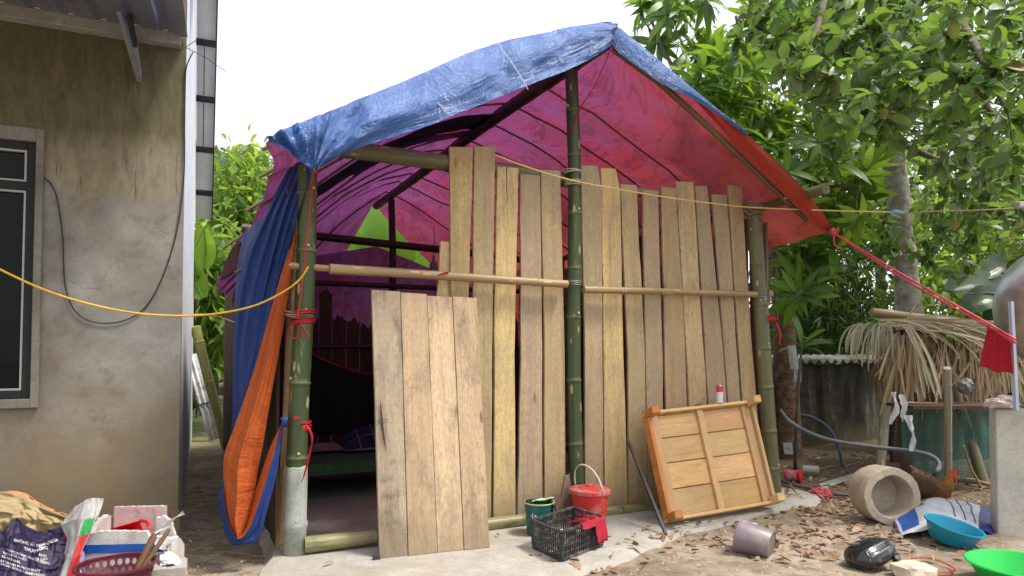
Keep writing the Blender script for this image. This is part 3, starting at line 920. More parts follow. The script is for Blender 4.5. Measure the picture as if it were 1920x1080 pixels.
# ------------------------------------------------------------------ the bamboo and plank shelter
hut = thing('bamboo_shelter', 'makeshift bamboo and plank shelter standing under a blue and orange tarpaulin', 'shelter', A0)
def postline(pxb, pyb, pxt, pyt, v=0.0, z0=-.05):
    b = hutw(pxb, pyb, v); t = hutw(pxt, pyt, v)
    d = (t - b) / (t.z - b.z)
    return b + d * (z0 - b.z), t
la, lb = postline(553, 1036, 577, 312)
post_l, post_l_pos, post_l_L = bamboo('post', la, lb, .067, M['bamboo'], hut, spacing=.40, bend=.006, taper=.93, phase=.55, stubs=True)
ca, cb = postline(1083, 945, 1071, 122)
bamboo('post', ca, cb, .060, M['bamboo'], hut, spacing=.42, bend=.005, taper=.86, stubs=True)
ra, rb = postline(1449, 920, 1413, 392)
bamboo('post', ra, rb, .076, M['bamboo2'], hut, spacing=.36, bend=.005, taper=.86, stubs=True)
# cement coat on the foot of the left post
mb = MB()
c0 = post_l_pos(.04); c1 = post_l_pos(.54)
mb.tube([c0, c0.lerp(c1, .30), c0.lerp(c1, .34), c0.lerp(c1, .37), c0.lerp(c1, .42), c0.lerp(c1, .8), c1 + (c1 - c0) * .02, c1 + (c1 - c0) * .05], [.074, .070, .077, .078, .070, .069, .0685, .066], 16)
for i, p in enumerate(mb.v):
    mb.v[i] = tuple(Vector(p) + Vector((nz(p, 30), nz(p, 31), 0)) * .004 + ZA * (.03 * nz(p, 14) if p[2] > .42 else 0))
mb.build('cement_coat', M['cementcoat'], hut, smooth=True)
# rear posts, side posts
bamboo('post', H(2.1, 4.92, 0), H(2.1, 4.92, 3.45), .055, M['bamboodark'], hut)
for v in (1.7, 3.3, 4.95):
    bamboo('post', H(0.03, v, 0), H(0.03, v, 2.4 - .1 * v), .045, M['bamboodark'], hut)
    bamboo('post', H(4.22, v, 0), H(4.22, v, 2.45), .05, M['bamboo2'], hut)
bamboo('post', H(-.045, .17, 0), hutw(556, 330, .17), .032, M['bamboodry'], hut, bend=.003)
# ridge pole, eave purlins, tie beams
RZ = hutw(1071, 128).z + .045
bamboo('ridge_pole', H(2.12, -.42, RZ), H(2.10, 5.72, RZ - .06), .062, M['bamboodark'], hut, spacing=.45, bend=.004)
tb0, tb1 = hutw(640, 279, .09), hutw(842, 313, .09)
d = (tb1 - tb0).normalized()
bamboo('tie_beam', tb0 - d * .05, H(2.28, .09, tb1.z + .02), .062, M['bamboo2'], hut, spacing=.55, bend=.0, phase=.25)
bamboo('tie_beam', H(2.06, .10, hutw(1180, 357, .1).z), H(4.28, .12, hutw(1415, 388, .12).z), .042, M['bamboodry'], hut, bend=.003)
bamboo('eave_pole', at(1549, 354, 5.72), H(4.30, 5.2, 2.6), .048, M['bamboo2'], hut, spacing=.4, bend=.002)
bamboo('eave_pole', H(-.0, .12, 2.36), H(.10, 5.0, 1.95), .04, M['bamboodark'], hut, bend=.004)
zr = hutw(735, 455, 4.86).z
bamboo('tie_beam', H(.1, 4.86, zr + .05), H(4.3, 4.86, zr - .12), .058, M['bamboodark'], hut, bend=.003)
bamboo('tie_beam', H(.1, 4.84, zr - .62), H(4.3, 4.84, zr - .62), .04, M['bamboodark'], hut, bend=.003)
# front rails tied across the planks
bamboo('rail', hutw(538, 498, -.01), hutw(624, 504, -.03), .024, M['bamboodry'], hut, spacing=.5, bend=.003)
bamboo('rail', hutw(618, 504, -.045), hutw(1063, 533, -.045), .034, M['bamboodry'], hut, spacing=.42, bend=.002, taper=.88, seg=12)
bamboo('rail', hutw(1094, 543, -.045), hutw(1417, 552, -.045), .029, M['bamboodry'], hut, spacing=.45, bend=.002, taper=.95, seg=12)
bamboo('rail', H(4.24, -.0, hutw(1416, 553).z + .02), H(4.24, 4.9, 1.95), .03, M['bamboodry'], hut, bend=.002)
# sill bamboo on the pad
bamboo('sill', gnd(571, 1022, .06), hutw(716, 1004, -.08), .053, M['bamboosill'], hut, spacing=.5, bend=.003, phase=.9)
bamboo('sill', hutw(760, 1003, -.03), hutw(1060, 966, -.03), .050, M['bamboosill'], hut, spacing=.5, bend=.003)
bamboo('sill', hutw(1112, 964, -.04), hutw(1262, 946, -.04), .050, M['bamboosill'], hut, spacing=.4, bend=.003)

# ---- front planks: outlines read off the photo at three heights, cut from 25 mm board
def plank(name, rows, v, th=.024, mat='plank', parent=hut, seed=0, cut=None, split=None, nrow=15):
    """rows: [(yL,xL,yR,xR)...] top to bottom in photo pixels, on the plane v behind the front"""
    L = [hutw(r[1] + .9, r[0], v) for r in rows]; Rr = [hutw(r[3] - .9, r[2], v) for r in rows]
    ts = [0.0]
    for i in range(1, len(rows)):
        ts.append(ts[-1] + (L[i] - L[i - 1]).length)
    ts = [t / ts[-1] for t in ts]
    def ev(P, t):
        for i in range(len(ts) - 1):
            if t <= ts[i + 1] + 1e-6:
                return P[i].lerp(P[i + 1], (t - ts[i]) / (ts[i + 1] - ts[i]))
        return P[-1]
    front = []; gc = []
    n = nrow
    lf = []; rt = []
    for i in range(n + 1):
        t = i / n
        a = ev(L, t); b = ev(Rr, t)
        wv = .0035
        a = a + UA * (wv * (nz((seed * 3.1, a.z * 3, 0)) * 1.6 + nz((seed * 2.1, a.z * 11, 4)) * .5))
        b = b + UA * (wv * (nz((seed * 1.7 + 5, b.z * 3, 7)) * 1.6 + nz((seed * 2.7, b.z * 11, 9)) * .5))
        bow = VA * (.006 * nz((seed * 5.3, a.z * 1.1, 2)))
        lf.append(a + bow); rt.append(b + bow)
    if cut == 'R':
        rt[0] = rt[0] - UA * .04; 
    if cut == 'L':
        lf[0] = lf[0] + UA * .03
    wtop = (rt[0] - lf[0])
    top = []
    if split is not None:
        m = lf[0].lerp(rt[0], split)
        dp = lf[0].lerp(rt[0], split + .03) - ZA * .34
        top = [m + UA * .004, dp, m - UA * .004]
    else:
        top = [lf[0].lerp(rt[0], .55) + ZA * .006 * nz((seed, 3, 1), 3)]
    outline = rt[::-1] + top + lf            # up the right edge, across the top, down the left edge
    H0 = lf[-1]
    g = [((p - H0).dot(UA), 0, p.z) for p in outline]
    # triangulated strips keep the cap clean: front face as one polygon is fine for nearly straight boards
    mb = MB()
    outline = outline[::-1]; g = g[::-1]
    # order: start left bottom -> left top -> right top -> right bottom ; face must look towards -VA
    vs_ = outline + [p + VA * th for p in outline]
    k = len(outline)
    fs = [tuple(range(k)), tuple(range(2 * k - 1, k - 1, -1))]
    for i in range(k):
        j = (i + 1) % k
        fs.append((i, i + k, j + k, j))
    mb.add(vs_, fs, g + g)
    return mb.build(name, M[mat], parent, bevel=.0025, recalc=True)
B = lambda x: 986 - (x - 905) * .121           # plank feet follow the pad
def P3(xtl, ytl, xtr, ytr, xml, xmr, xbl, xbr, ym=660, **k):
    return dict(rows=[(ytl, xtl, ytr, xtr), (ym, xml, ym, xmr), (B(xbl), xbl, B(xbr), xbr)], **k)
front = [
    P3(826, 452, 843, 454, 818, 846, 815, 846, ym=560, v=.045),
    P3(842, 275, 887, 276, 845, 880, 848, 888, ym=560, v=.022),
    P3(889, 274, 930, 275, 886, 925, 893, 922, ym=560, v=.025),
    P3(932, 312, 973, 315, 926, 966, 924, 968, ym=660, v=.026, split=.42),
    P3(975, 326, 1014, 329, 976, 1018, 970, 1018, v=.03),
    P3(1014, 318, 1052, 320, 1020, 1060, 1020, 1061, v=.022),
    P3(1088, 310, 1129, 312, 1096, 1131, 1097, 1133, v=.03, cut='R'),
    P3(1127, 315, 1163, 317, 1131.5, 1170, 1134, 1178, v=.026, cut='R'),
    P3(1163, 345, 1195, 347, 1177, 1210, 1178, 1216, v=.035),
    P3(1205, 356, 1235, 357, 1210, 1243, 1216, 1248, v=.03),
    P3(1240, 350, 1269, 353, 1246, 1286, 1252, 1298, v=.034),
    P3(1268, 340, 1301, 341, 1287, 1321, 1299, 1335, v=.026),
    P3(1303, 348, 1327, 349, 1322, 1357, 1337, 1376, v=.032),
    P3(1335, 364, 1364, 365, 1358, 1383, 1378, 1402, v=.028),
    P3(1364, 347, 1391, 349, 1385, 1412, 1404, 1434, v=.036),
]
for i, pk in enumerate(front):
    pk = dict(pk)
    plank('plank', pk.pop('rows'), pk.pop('v'), seed=i + 1, **pk)
# a grey broken offcut standing by the centre post
mb = MB()
out = [(1052, 985), (1054, 925), (1060, 893), (1068, 890), (1071, 925), (1074, 985)]
pts = [hutw(x, y, -.10) for x, y in out]
mb.slab(pts[::-1], -VA, .02, [((p - pts[0]).dot(UA), 0, p.z) for p in pts[::-1]])
mb.build('plank', M['sidewood'], hut, recalc=True)
mb = MB()
out = [(1037, 985), (1036, 935), (1041, 926), (1050, 927), (1057, 945), (1060, 985)]
pts = [hutw(x, y, -.12) for x, y in out]
mb.slab(pts[::-1], -VA, .02, [((p - pts[0]).dot(UA), 0, p.z) for p in pts[::-1]])
mb.build('plank', M['sidewood'], hut, recalc=True)
# side walls and rear wall: old dark boards with ragged tops
def sideboards(u, v0, v1, ztop, mat, gap=.02, seed=3, zvar=.2, wd=(.14, .20)):
    r = random.Random(seed)
    v = v0
    while v < v1:
        w_ = r.uniform(*wd)
        zt = ztop + r.uniform(-zvar, zvar)
        mb = MB(); mb.box(H(u + r.uniform(-.008, .008), v + w_ / 2, zt / 2), (VA, UA, ZA), (w_, .022, zt))
        mb.build('plank', M[mat], hut, bevel=.002)
        v += w_ + r.uniform(.002, gap)
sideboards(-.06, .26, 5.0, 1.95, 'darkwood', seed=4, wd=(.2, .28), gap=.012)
sideboards(4.30, .10, 4.95, 2.4, 'sidewood', seed=5, wd=(.17, .24))
r = random.Random(8)
u = .05
tops = {}
while u < 4.2:
    w_ = r.uniform(.15, .24)
    zt = r.choice([1.62, 1.68, 1.72, 1.98, 2.05])
    n = 6
    out = [H(u, 4.78, 0)] + [H(u + w_ * k / n, 4.78, zt + r.uniform(-.04, .07)) for k in range(n + 1)] + [H(u + w_, 4.78, 0)]
    mb = MB(); mb.slab(out[::-1], -VA, .02, [((p - A0).dot(UA), 0, p.z) for p in out[::-1]])
    mb.build('plank', M['darkwood'], hut, recalc=True)
    u += w_ + r.choice([.01, .02, .05])
# mid-height rail in the back
bamboo('rail', H(0, 4.72, 1.32), H(4.2, 4.72, 1.30), .03, M['bamboodark'], hut)

# ------------------------------------------------------------------ tarpaulin roof
FV = -.44                                     # how far the roof juts out over the front
front_px = [(499, 262), (545, 240), (615, 214), (690, 183), (765, 152), (850, 113), (930, 84), (1000, 68), (1040, 60), (1085, 50), (1125, 44), (1150, 47), (1166, 60),
            (1205, 92), (1255, 133), (1320, 188), (1400, 252), (1460, 310), (1510, 362), (1545, 405), (1563, 433)]
E = [hutw(x, y, FV + .02 * (1 if x < 1100 else 0)) for x, y in front_px]
RIDGE_I = 10
def arc_param(pts, n, i_mid):
    """n points on each side of the ridge, evenly spaced"""
    a = curve_pts(pts[:i_mid + 1], n); b = curve_pts(pts[i_mid:], n)
    return a + b[1:]
NS = 46
Ef = arc_param(E, NS, RIDGE_I)
RT = RZ + .10
def profile(v, i):
    """generic cross-section point i (0..2NS-2) at depth v"""
    if i < NS:
        t = i / (NS - 1)
        ue_ = -.10 - .105 * min(v, 2.3) + .17 * max(0, v - 2.3)
        ze = 2.50 - .27 * min(max(v, 0), 2.3)
        u = lerp(ue_, 2.12, t)
        z = lerp(ze, RT, lerp(.62, .30, min(1, max(0, v) / 1.5)) * t + lerp(.38, .70, min(1, max(0, v) / 1.5)) * math.sin(t * math.pi / 2))
    else:
        t = 1 - (i - NS + 1) / (NS - 1)
        u = lerp(4.72, 2.12, t)
        z = lerp(2.33, RT, lerp(.72, .50, min(1, max(0, v) / 2)) * t + lerp(.28, .50, min(1, max(0, v) / 2)) * math.sin(t * math.pi / 2))
    return u, z
RIBV = [.05, .62, 1.18, 1.76, 2.34, 2.92, 3.5, 4.08, 4.66, 5.24, 5.62]
def roofpt(i, v, sag=True):
    uu, z = profile(v, i)
    g = Ef[i]; gu, gv, gzv = uvz(g)
    if v < .25:
        k = (v - FV) / (.25 - FV)
        k = k * k * (3 - 2 * k)
        uu = lerp(gu, uu, k); z = lerp(gzv, z, k); vv = v if v > FV + .001 else gv
    else:
        vv = v
    edge = min(1, min(i, 2 * NS - 2 - i) / 5.0)
    if sag and v > .05:
        for a, b in zip(RIBV, RIBV[1:]):
            if a <= v <= b:
                z -= .045 * math.sin(math.pi * (v - a) / (b - a)) ** 2 * (0.35 + .65 * edge)
    if v > 4.9:                                   # the end of the sheet falls away behind the back gable
        s_ = abs(i - (NS - 1)) / (NS - 1)
        z -= (2.1 if i < NS else 1.35) * ((v - 4.9) / 1.1) ** 1.4 * s_ ** .75
    # drag folds and unevenness
    z += .030 * nz((uu * 1.6, vv * 2.2, 3.0)) + .016 * nz((uu * 4, vv * 4.5, 7.0)) + .007 * nz((uu * 11, vv * 11, 2.0))
    t = abs(i - (NS - 1)) / (NS - 1)
    rdg = 1 - 2.2 * abs(nz((uu * .55 + vv * .5, vv * 3.6 - uu * .8, 12.0)))
    z += .030 * max(0, rdg) ** 2 * min(1, t * 3) * (1 if v > .0 else .4)
    if i > NS - 1:
        z += .040 * math.sin((vv * 1.0 + uu * .55) * 10 + 2 * nz((uu, vv, 1))) * t * (1 - t) * 2 * (1 if v > -.1 else .3)
    if i < 6 and v > .2:
        z += .05 * nz((vv * 2.3, 1.7, i * .1)) * (1 - i / 6)
        uu += .05 * nz((vv * 2.9, 8.7, i * .1)) * (1 - i / 6)
    return H(uu, vv, z)
tarp = thing('tarpaulin_roof', 'blue tarpaulin with orange underside stretched over the bamboo ridge as a roof', 'tarpaulin', H(2.1, 0, 0))
NI = 2 * NS - 2
vsamp = [FV, -.36, -.26, -.14, -.02] + [0.05 + k * (6.0 - .05) / 92 for k in range(93)]
mb = MB()
for i in range(NI + 1):
    pass
def rg(a, b):
    i = int(round(a * NI)); v = vsamp[int(round(b * (len(vsamp) - 1)))]
    return roofpt(i, v)
mb.grid(rg, NI, len(vsamp) - 1, lambda a, b: (a * 5.2, vsamp[int(round(b * (len(vsamp) - 1)))], 0))
# outside must be the front face (looking up)
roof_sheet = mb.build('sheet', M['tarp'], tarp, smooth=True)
up = sum(p.normal.z * p.area for p in roof_sheet.data.polygons)
if up < 0:
    roof_sheet.data.flip_normals()

# front flap hanging from the roof edge on the left half and near the ridge on the right
flap_low = [(503, 266), (548, 292), (583, 319), (590, 320), (640, 290), (690, 270), (800, 236), (900, 196), (955, 174), (1010, 152), (1062, 132), (1105, 112), (1143, 88), (1148, 80)]
flap_up = [(499, 262), (545, 240), (600, 219), (620, 212), (660, 195), (700, 178), (790, 141), (880, 101), (930, 84), (985, 71), (1040, 60), (1085, 50), (1132, 45), (1152, 48)]
low = [hutw(x, y, FV - plin([(503, .03), (585, .10), (700, .16), (960, .17), (1062, .12), (1148, .03)], x)) for x, y in flap_low]
upr = [hutw(x, y - 3, FV - .03) for x, y in flap_up]
NFL = 120
low_c = curve_pts(low, NFL + 1); up_c = curve_pts(upr, NFL + 1)
G1 = hutw(587, 320, FV - .10)
def flap_fn(a, b):
    i = int(round(a * NFL))
    p = up_c[i].lerp(low_c[i], b)
    # gathers radiating from the tie at the left post
    q = (p - G1)
    ang = math.atan2(q.z, q.dot(UA)); dist = q.length
    amp = .020 * math.exp(-((dist - .22) / .25) ** 2) + .008 * math.exp(-dist * 3)
    p = p - VA * (amp * (math.sin(ang * 17 + 1.0) + .6 * math.sin(ang * 31)))
    # soft horizontal rolls where the sheet sags over the pole
    p = p - VA * (.05 * math.sin(b * math.pi) + .030 * nz((i * .09, b * 2.0, 3)) + .014 * nz((i * .25, b * 4.5, 9)) + .007 * nz((i * .6, b * 9, 2)) + .012 * math.sin(b * 7 + i * .06 + 2 * nz((i * .05, b, 5))))
    return p
mb = MB(); mb.grid(flap_fn, NFL, 20, lambda a, b: (a * 3.0, b * .5, 0))
fl = mb.build('front_flap', M['flap'], tarp, smooth=True)
toward = sum(p.normal.dot(-VA) * p.area for p in fl.data.polygons)
if toward < 0:
    fl.data.flip_normals()
# right flap
flr_up = [(1150, 47), (1168, 60), (1210, 94), (1260, 136), (1325, 190), (1400, 251)]
flr_lo = [(1148, 84), (1160, 98), (1200, 128), (1250, 162), (1318, 197), (1400, 254)]
a1 = curve_pts([hutw(x, y - 3, FV - .02) for x, y in flr_up], 41); a2 = curve_pts([hutw(x, y, FV - .03) for x, y in flr_lo], 41)
mb = MB()
mb.grid(lambda a, b: a1[int(round(a * 40))].lerp(a2[int(round(a * 40))], b) - VA * (.02 * math.sin(b * math.pi) + .012 * math.sin(a * 40) * math.exp(-a * 9)), 40, 6, lambda a, b: (a * 1.6, b * .3, 0))
fl2 = mb.build('front_flap', M['flap'], tarp, smooth=True)
if sum(p.normal.dot(-VA) * p.area for p in fl2.data.polygons) < 0:
    fl2.data.flip_normals()
# second orange layer folded under along the right front edge
flo_up = [(1262, 140), (1325, 190), (1400, 252), (1460, 310), (1512, 362), (1548, 408), (1563, 433)]
flo_lo = [(1262, 152), (1320, 206), (1395, 290), (1450, 345), (1500, 395), (1535, 428), (1562, 437)]
b1 = curve_pts([hutw(x, y, FV - .012) for x, y in flo_up], 41); b2 = curve_pts([hutw(x, y, FV + .05) for x, y in flo_lo], 41)
mb = MB()
mb.grid(lambda a, b: b1[int(round(a * 40))].lerp(b2[int(round(a * 40))], b) - VA * (.03 * math.sin(b * math.pi) * math.sin(a * math.pi)), 40, 6, lambda a, b: (a * 1.6, b * .3, 0))
fl3 = mb.build('folded_edge', M['redflap'], tarp, smooth=True)
if sum(p.normal.dot(-VA) * p.area for p in fl3.data.polygons) < 0:
    fl3.data.flip_normals()
# dark navy second sheet lying under the roof on the left, seen as a band
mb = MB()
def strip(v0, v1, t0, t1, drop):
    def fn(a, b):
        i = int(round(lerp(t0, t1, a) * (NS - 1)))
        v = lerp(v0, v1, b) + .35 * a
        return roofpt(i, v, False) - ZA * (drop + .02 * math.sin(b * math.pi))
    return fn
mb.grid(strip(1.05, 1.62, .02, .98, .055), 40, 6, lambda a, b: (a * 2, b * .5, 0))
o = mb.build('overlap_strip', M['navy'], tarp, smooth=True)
mb = MB(); mb.grid(strip(1.66, 1.90, .45, 1.0, .06), 30, 4, lambda a, b: (a * 2, b * .5, 0))
mb.build('overlap_strip', M['orangeflap'], tarp, smooth=True)
# white seams and a patch of tape on the flap
M['seam'] = m_plain('white_seam_thread', (.55, .58, .62), .7, .1)
for (x0, y0, x1, y1) in ((934, 82, 990, 168), (805, 180, 842, 216)):
    p, q = hutw(x0, y0, FV - .12), hutw(x1, y1, FV - .21)
    mb = MB(); mb.tube([p, p.lerp(q, .35) - VA * .012, p.lerp(q, .7) - VA * .012, q], .003, 5); mb.build('seam', M['seam'], tarp)

# ---- bent bamboo ribs under the sheet
for k, v in enumerate(RIBV[1:-1]):
    pts = [roofpt(i, v, False) - ZA * .028 for i in range(0, NI + 1, 5)]
    mb = MB(); mb.tube(pts, .013, 6, flat=.7); mb.build('rib', M['rib'], hut, smooth=True)
# thick rafter under the right front edge
rp = [hutw(1150, 92, FV + .10), hutw(1240, 158, FV + .10), hutw(1330, 240, FV + .12), hutw(1420, 325, FV + .14), hutw(1512, 412, FV + .15)]
bamboo('rafter', rp[0], rp[-1], .026, M['rib'], hut, spacing=.45, pts=rp)
pts = [hutw(500, 300 - 24, .06), hutw(545, 262, .0), hutw(640, 226, -.05), hutw(760, 178, -.08), hutw(900, 130, -.1), hutw(1060, 100, -.1)]
# rib ends poking out on the left edge
for (x0, y0, x1, y1, Y) in ((492, 280, 560, 250, 4.2), (486, 332, 560, 292, 4.5), (462, 395, 540, 350, 5.0), (417, 466, 470, 432, 5.6), (440, 512, 520, 470, 5.2)):
    mb = MB(); mb.tube([at(x0, y0, Y), at(x1, y1, Y + .1)], .012, 7); mb.build('rib_end', M['rib'], hut)

# ---- rear sheet gathered at the ridge end, leaving a bright opening above
gp = hutw(706, 462, 5.15)
rear = thing('rear_tarpaulin', 'purple lit tarpaulin hanging across the back of the shelter, gathered at its top', 'tarpaulin', H(2.1, 5.1, 0))
def rear_fn(a, b):
    u = lerp(.02, 4.2, a)
    gu, gv, gz_ = uvz(gp)
    side = abs(u - gu)
    ztop = gz_ - .36 * side ** 1.0 * (1 if u > gu else .62)
    z = lerp(ztop, 0.02, b)
    fan = .03 * math.sin(math.atan2(u - gu, (gz_ + .1) - z) * 16) * (1 - b)
    return H(u, 5.12 + fan + .03 * nz((u * 2, z * 2, 4)), z)
mb = MB(); mb.grid(rear_fn, 60, 20, lambda a, b: (a * 4.4, b * 2.5, 0))
o = mb.build('sheet', M['reartarp'], rear, smooth=True)

# ---- left curtain: blue sheet tied back, its orange inner side folded outwards
curtain = thing('tied_back_curtain', 'blue tarpaulin side curtain with orange fold, tied back to the left bamboo post', 'curtain', Vector((-1.75, 4.6, 0)))
def col(pxs):
    return curve_pts([at(x, y, Y) for x, y, Y in pxs], 61)
c_left = col([(540, 318, 4.62), (500, 392, 4.72), (462, 470, 4.80), (444, 560, 4.82), (437, 690, 4.80), (437, 780, 4.72), (428, 840, 4.66)])
c_mid = col([(566, 300, 4.42), (530, 400, 4.50), (504, 500, 4.56), (478, 610, 4.58), (458, 720, 4.58), (447, 790, 4.55), (432, 845, 4.52)])
c_fold = col([(588, 312, 4.32), (560, 400, 4.36), (538, 480, 4.40), (515, 585, 4.42), (488, 690, 4.43), (455, 775, 4.42), (434, 850, 4.42)])
def pleat(cols, n, amp, freq, seed):
    def fn(a, b):
        i = int(round(b * 60))
        x = a * (len(cols) - 1); j = min(int(x), len(cols) - 2)
        p = cols[j][i].lerp(cols[j + 1][i], x - j)
        k = amp * (math.sin(a * freq + 1.4 * nz((a * 2, b * 2.2, seed))) + .4 * math.sin(a * freq * 2.3 + b * 3)) * (.35 + .65 * math.sin(math.pi * min(1, b * 1.3 + .1)))
        return p + Vector((k * .25, -k, 0)) + Vector((0, .01 * nz((a * 3, b * 9, seed)), 0))
    return fn
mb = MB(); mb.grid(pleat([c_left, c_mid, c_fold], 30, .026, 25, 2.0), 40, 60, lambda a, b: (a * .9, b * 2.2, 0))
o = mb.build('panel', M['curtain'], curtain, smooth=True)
if sum(p.normal.y * p.area for p in o.data.polygons) > 0:
    o.data.flip_normals()
c_f2 = col([(553, 440, 4.37), (527, 515, 4.38), (500, 610, 4.39), (474, 700, 4.38), (440, 800, 4.36), (421, 850, 4.34), (420, 900, 4.33), (424, 960, 4.30), (440, 1008, 4.27)])
c_fm = col([(554, 438, 4.34), (535, 520, 4.30), (515, 610, 4.28), (494, 710, 4.26), (465, 810, 4.22), (449, 870, 4.20), (445, 930, 4.20), (442, 975, 4.21), (446, 1012, 4.22)])
c_or = col([(556, 440, 4.38), (546, 520, 4.38), (530, 620, 4.38), (512, 720, 4.36), (495, 820, 4.36), (484, 880, 4.36), (476, 925, 4.34), (462, 980, 4.30), (449, 1014, 4.26)])
mb = MB(); mb.grid(pleat([c_f2, c_fm, c_or], 30, .013, 17, 5.0), 40, 60, lambda a, b: (a * .4, b * 2.2, 0))
o = mb.build('folded_edge', M['orangeflap'], curtain, smooth=True)
if sum(p.normal.y * p.area for p in o.data.polygons) > 0:
    o.data.flip_normals()
# blue outer edge wrapping under the fold at bottom left, and the sling up to the post
s_a = col([(418, 900, 4.40), (412, 935, 4.36), (418, 985, 4.33), (432, 1018, 4.29), (452, 1022, 4.25), (482, 1012, 4.24), (500, 960, 4.24), (520, 880, 4.26), (531, 800, 4.28)])
s_b = col([(424, 880, 4.36), (420, 930, 4.30), (427, 975, 4.26), (440, 1003, 4.23), (452, 1008, 4.22), (470, 985, 4.22), (490, 930, 4.22), (512, 855, 4.25), (528, 797, 4.28)])
s_c = col([(430, 870, 4.46), (430, 930, 4.44), (436, 970, 4.42), (446, 990, 4.40), (456, 992, 4.38), (466, 960, 4.36), (484, 905, 4.36), (506, 840, 4.32), (527, 795, 4.29)])
mb = MB(); mb.grid(pleat([s_a, s_b], 10, .006, 9, 8.0), 12, 60, lambda a, b: (a * .25, b * 1.2, 0))
o = mb.build('sling', M['curtain'], curtain, smooth=True)
if sum(p.normal.y * p.area for p in o.data.polygons) > 0:
    o.data.flip_normals()
mb = MB(); mb.grid(pleat([s_b, s_c], 10, .004, 7, 8.0), 12, 60, lambda a, b: (a * .25, b * 1.2, 0))
o = mb.build('sling', M['orangeflap'], curtain, smooth=True)
if sum(p.normal.y * p.area for p in o.data.polygons) > 0:
    o.data.flip_normals()
# outer blue sheet hanging further back on the lane side, and rolled dark red edge
mb = MB()
k1 = col([(455, 440, 5.3), (444, 520, 5.3), (440, 620, 5.2), (436, 720, 5.1), (434, 800, 5.0)]); k2 = col([(500, 400, 4.85), (470, 500, 4.9), (452, 600, 4.9), (444, 700, 4.86), (440, 800, 4.8)])
mb.grid(pleat([k1, k2], 10, .02, 14, 3.0), 14, 60, lambda a, b: (a * .4, b * 2, 0))
o = mb.build('panel', M['curtain'], curtain, smooth=True)
if sum(p.normal.y * p.area for p in o.data.polygons) > 0:
    o.data.flip_normals()
M['darkred'] = m_tarp('dark_red_rolled_tarpaulin', (.10, .02, .03), (.17, .022, .02), (.12, .02, .02), .2, rough=.6)
mb = MB()
for k in range(5):
    y = k * 9
    mb.tube([at(414 + k * 2, 524 - y * .7, 5.7), at(440, 505 - y, 5.6), at(470, 482 - y * 1.4, 5.45)], [.012, .03, .035], 7)
mb.build('rolled_edge', M['darkred'], curtain, smooth=True)
# ------------------------------------------------------------------ door panel of four boards leaning on the rail
dl, dr = gnd(712, 1047, .004), gnd(917, 1026, .004)
tl, tr_ = hutw(697, 543, -.10), hutw(893, 556, -.10)
door = thing('door_panel', 'unhung door of four joined planks with pencil writing, leaning beside the dark doorway', 'door', dl)
dn = (tr_ - tl).cross(dl - tl).normalized()
if dn.y > 0:
    dn = -dn
fr_t = [(0, .258), (.262, .505), (.509, .752), (.756, 1.0)]
fr_b = [(0, .247), (.251, .512), (.516, .757), (.761, 1.0)]
def door_pt(sx, t):
    return tl.lerp(tr_, sx).lerp(dl.lerp(dr, sx), t)
doorU = (tr_ - tl).normalized()
for k in range(4):
    n = 12
    lf = []; rt = []
    for i in range(n + 1):
        t = i / n
        a = lerp(fr_t[k][0], fr_b[k][0], t); b = lerp(fr_t[k][1], fr_b[k][1], t)
        if k == 3:
            b += .010 * nz((t * 9, 2, 2))
        top_off = (.0, .004, .010, .008)[k]
        lf.append(door_pt(a, t + (top_off if i == 0 else 0)) + doorU * .002 * nz((k, t * 6, 1)))
        rt.append(door_pt(b, t + (top_off if i == 0 else 0)) + doorU * .002 * nz((k + .5, t * 6, 3)))
    out = lf + rt[::-1]
    off = dn * (.004 * (k % 2) + .002 * k)
    out = [p + off for p in out]
    mb = MB(); mb.slab(out, dn, .026, [((p - dl).dot(doorU), 0, (p - dl).dot((tl - dl).normalized())) for p in out])
    mb.build('plank', M['doorwood'], door, bevel=.002, recalc=True)
M['pencil'] = m_plain('faint_pencil', (.22, .175, .125), .8, .2, 20)
M['crack'] = m_plain('dark_crack', (.055, .04, .028), .9, .2, 20)
doorD = (dl - tl).normalized()
def on_door(px, py):
    return on_plane(px, py, tl + dn * .014, dn)
def letter(txt, px, py, size, place, U, V, n, mat, parent, name='lettering', off=.0015, bold=0.0):
    """lettering lying on a surface: U runs along the line, V upwards"""
    vs_, fs = text_mesh(txt, size, bold)
    o0 = place(px, py)
    mb = MB(); mb.add([o0 + U * v.x + V * v.y + n * off for v in vs_], fs)
    return mb.build(name, mat, parent)
for txt, px, py, s in (('in', 733, 868, .05), ('em', 717, 900, .058), ('Mười', 718, 934, .062), ('xe', 724, 960, .05), ('xấu', 726, 982, .05), ('522', 822, 734, .055)):
    letter(txt, px, py, s, on_door, doorU, -doorD, dn, M['pencil'], door, 'pencil_writing')
# the long dark crack with a cross mark on the first board
mb = MB()
cp = [(713, 756), (715, 775), (717, 800), (721, 830), (724, 846)]
mb.tube([on_door(x, y) for x, y in cp], [.002, .006, .007, .005, .001], 6, flat=.35)
mb.tube([on_door(705, 792), on_door(714, 786), on_door(729, 786)], [.001, .004, .001], 6, flat=.4)
mb.build('crack', M['crack'], door)
# little dark wrapper at the door's left foot
mb = MB()
c = gnd(705, 1046, .012)
mb.box(c, (UA, VA, ZA), (.04, .03, .02))
for i, p in enumerate(mb.v):
    mb.v[i] = tuple(Vector(p) + Vector((nz(p, 40), nz(p, 41), nz(p, 42))) * .01)
o = rebase(mb.build('wrapper', m_plain('dark_foil_wrapper', (.05, .04, .05), .3, .4, 60)), c)
tag(o, 'tiny dark crumpled wrapper by the door panel foot', 'litter')

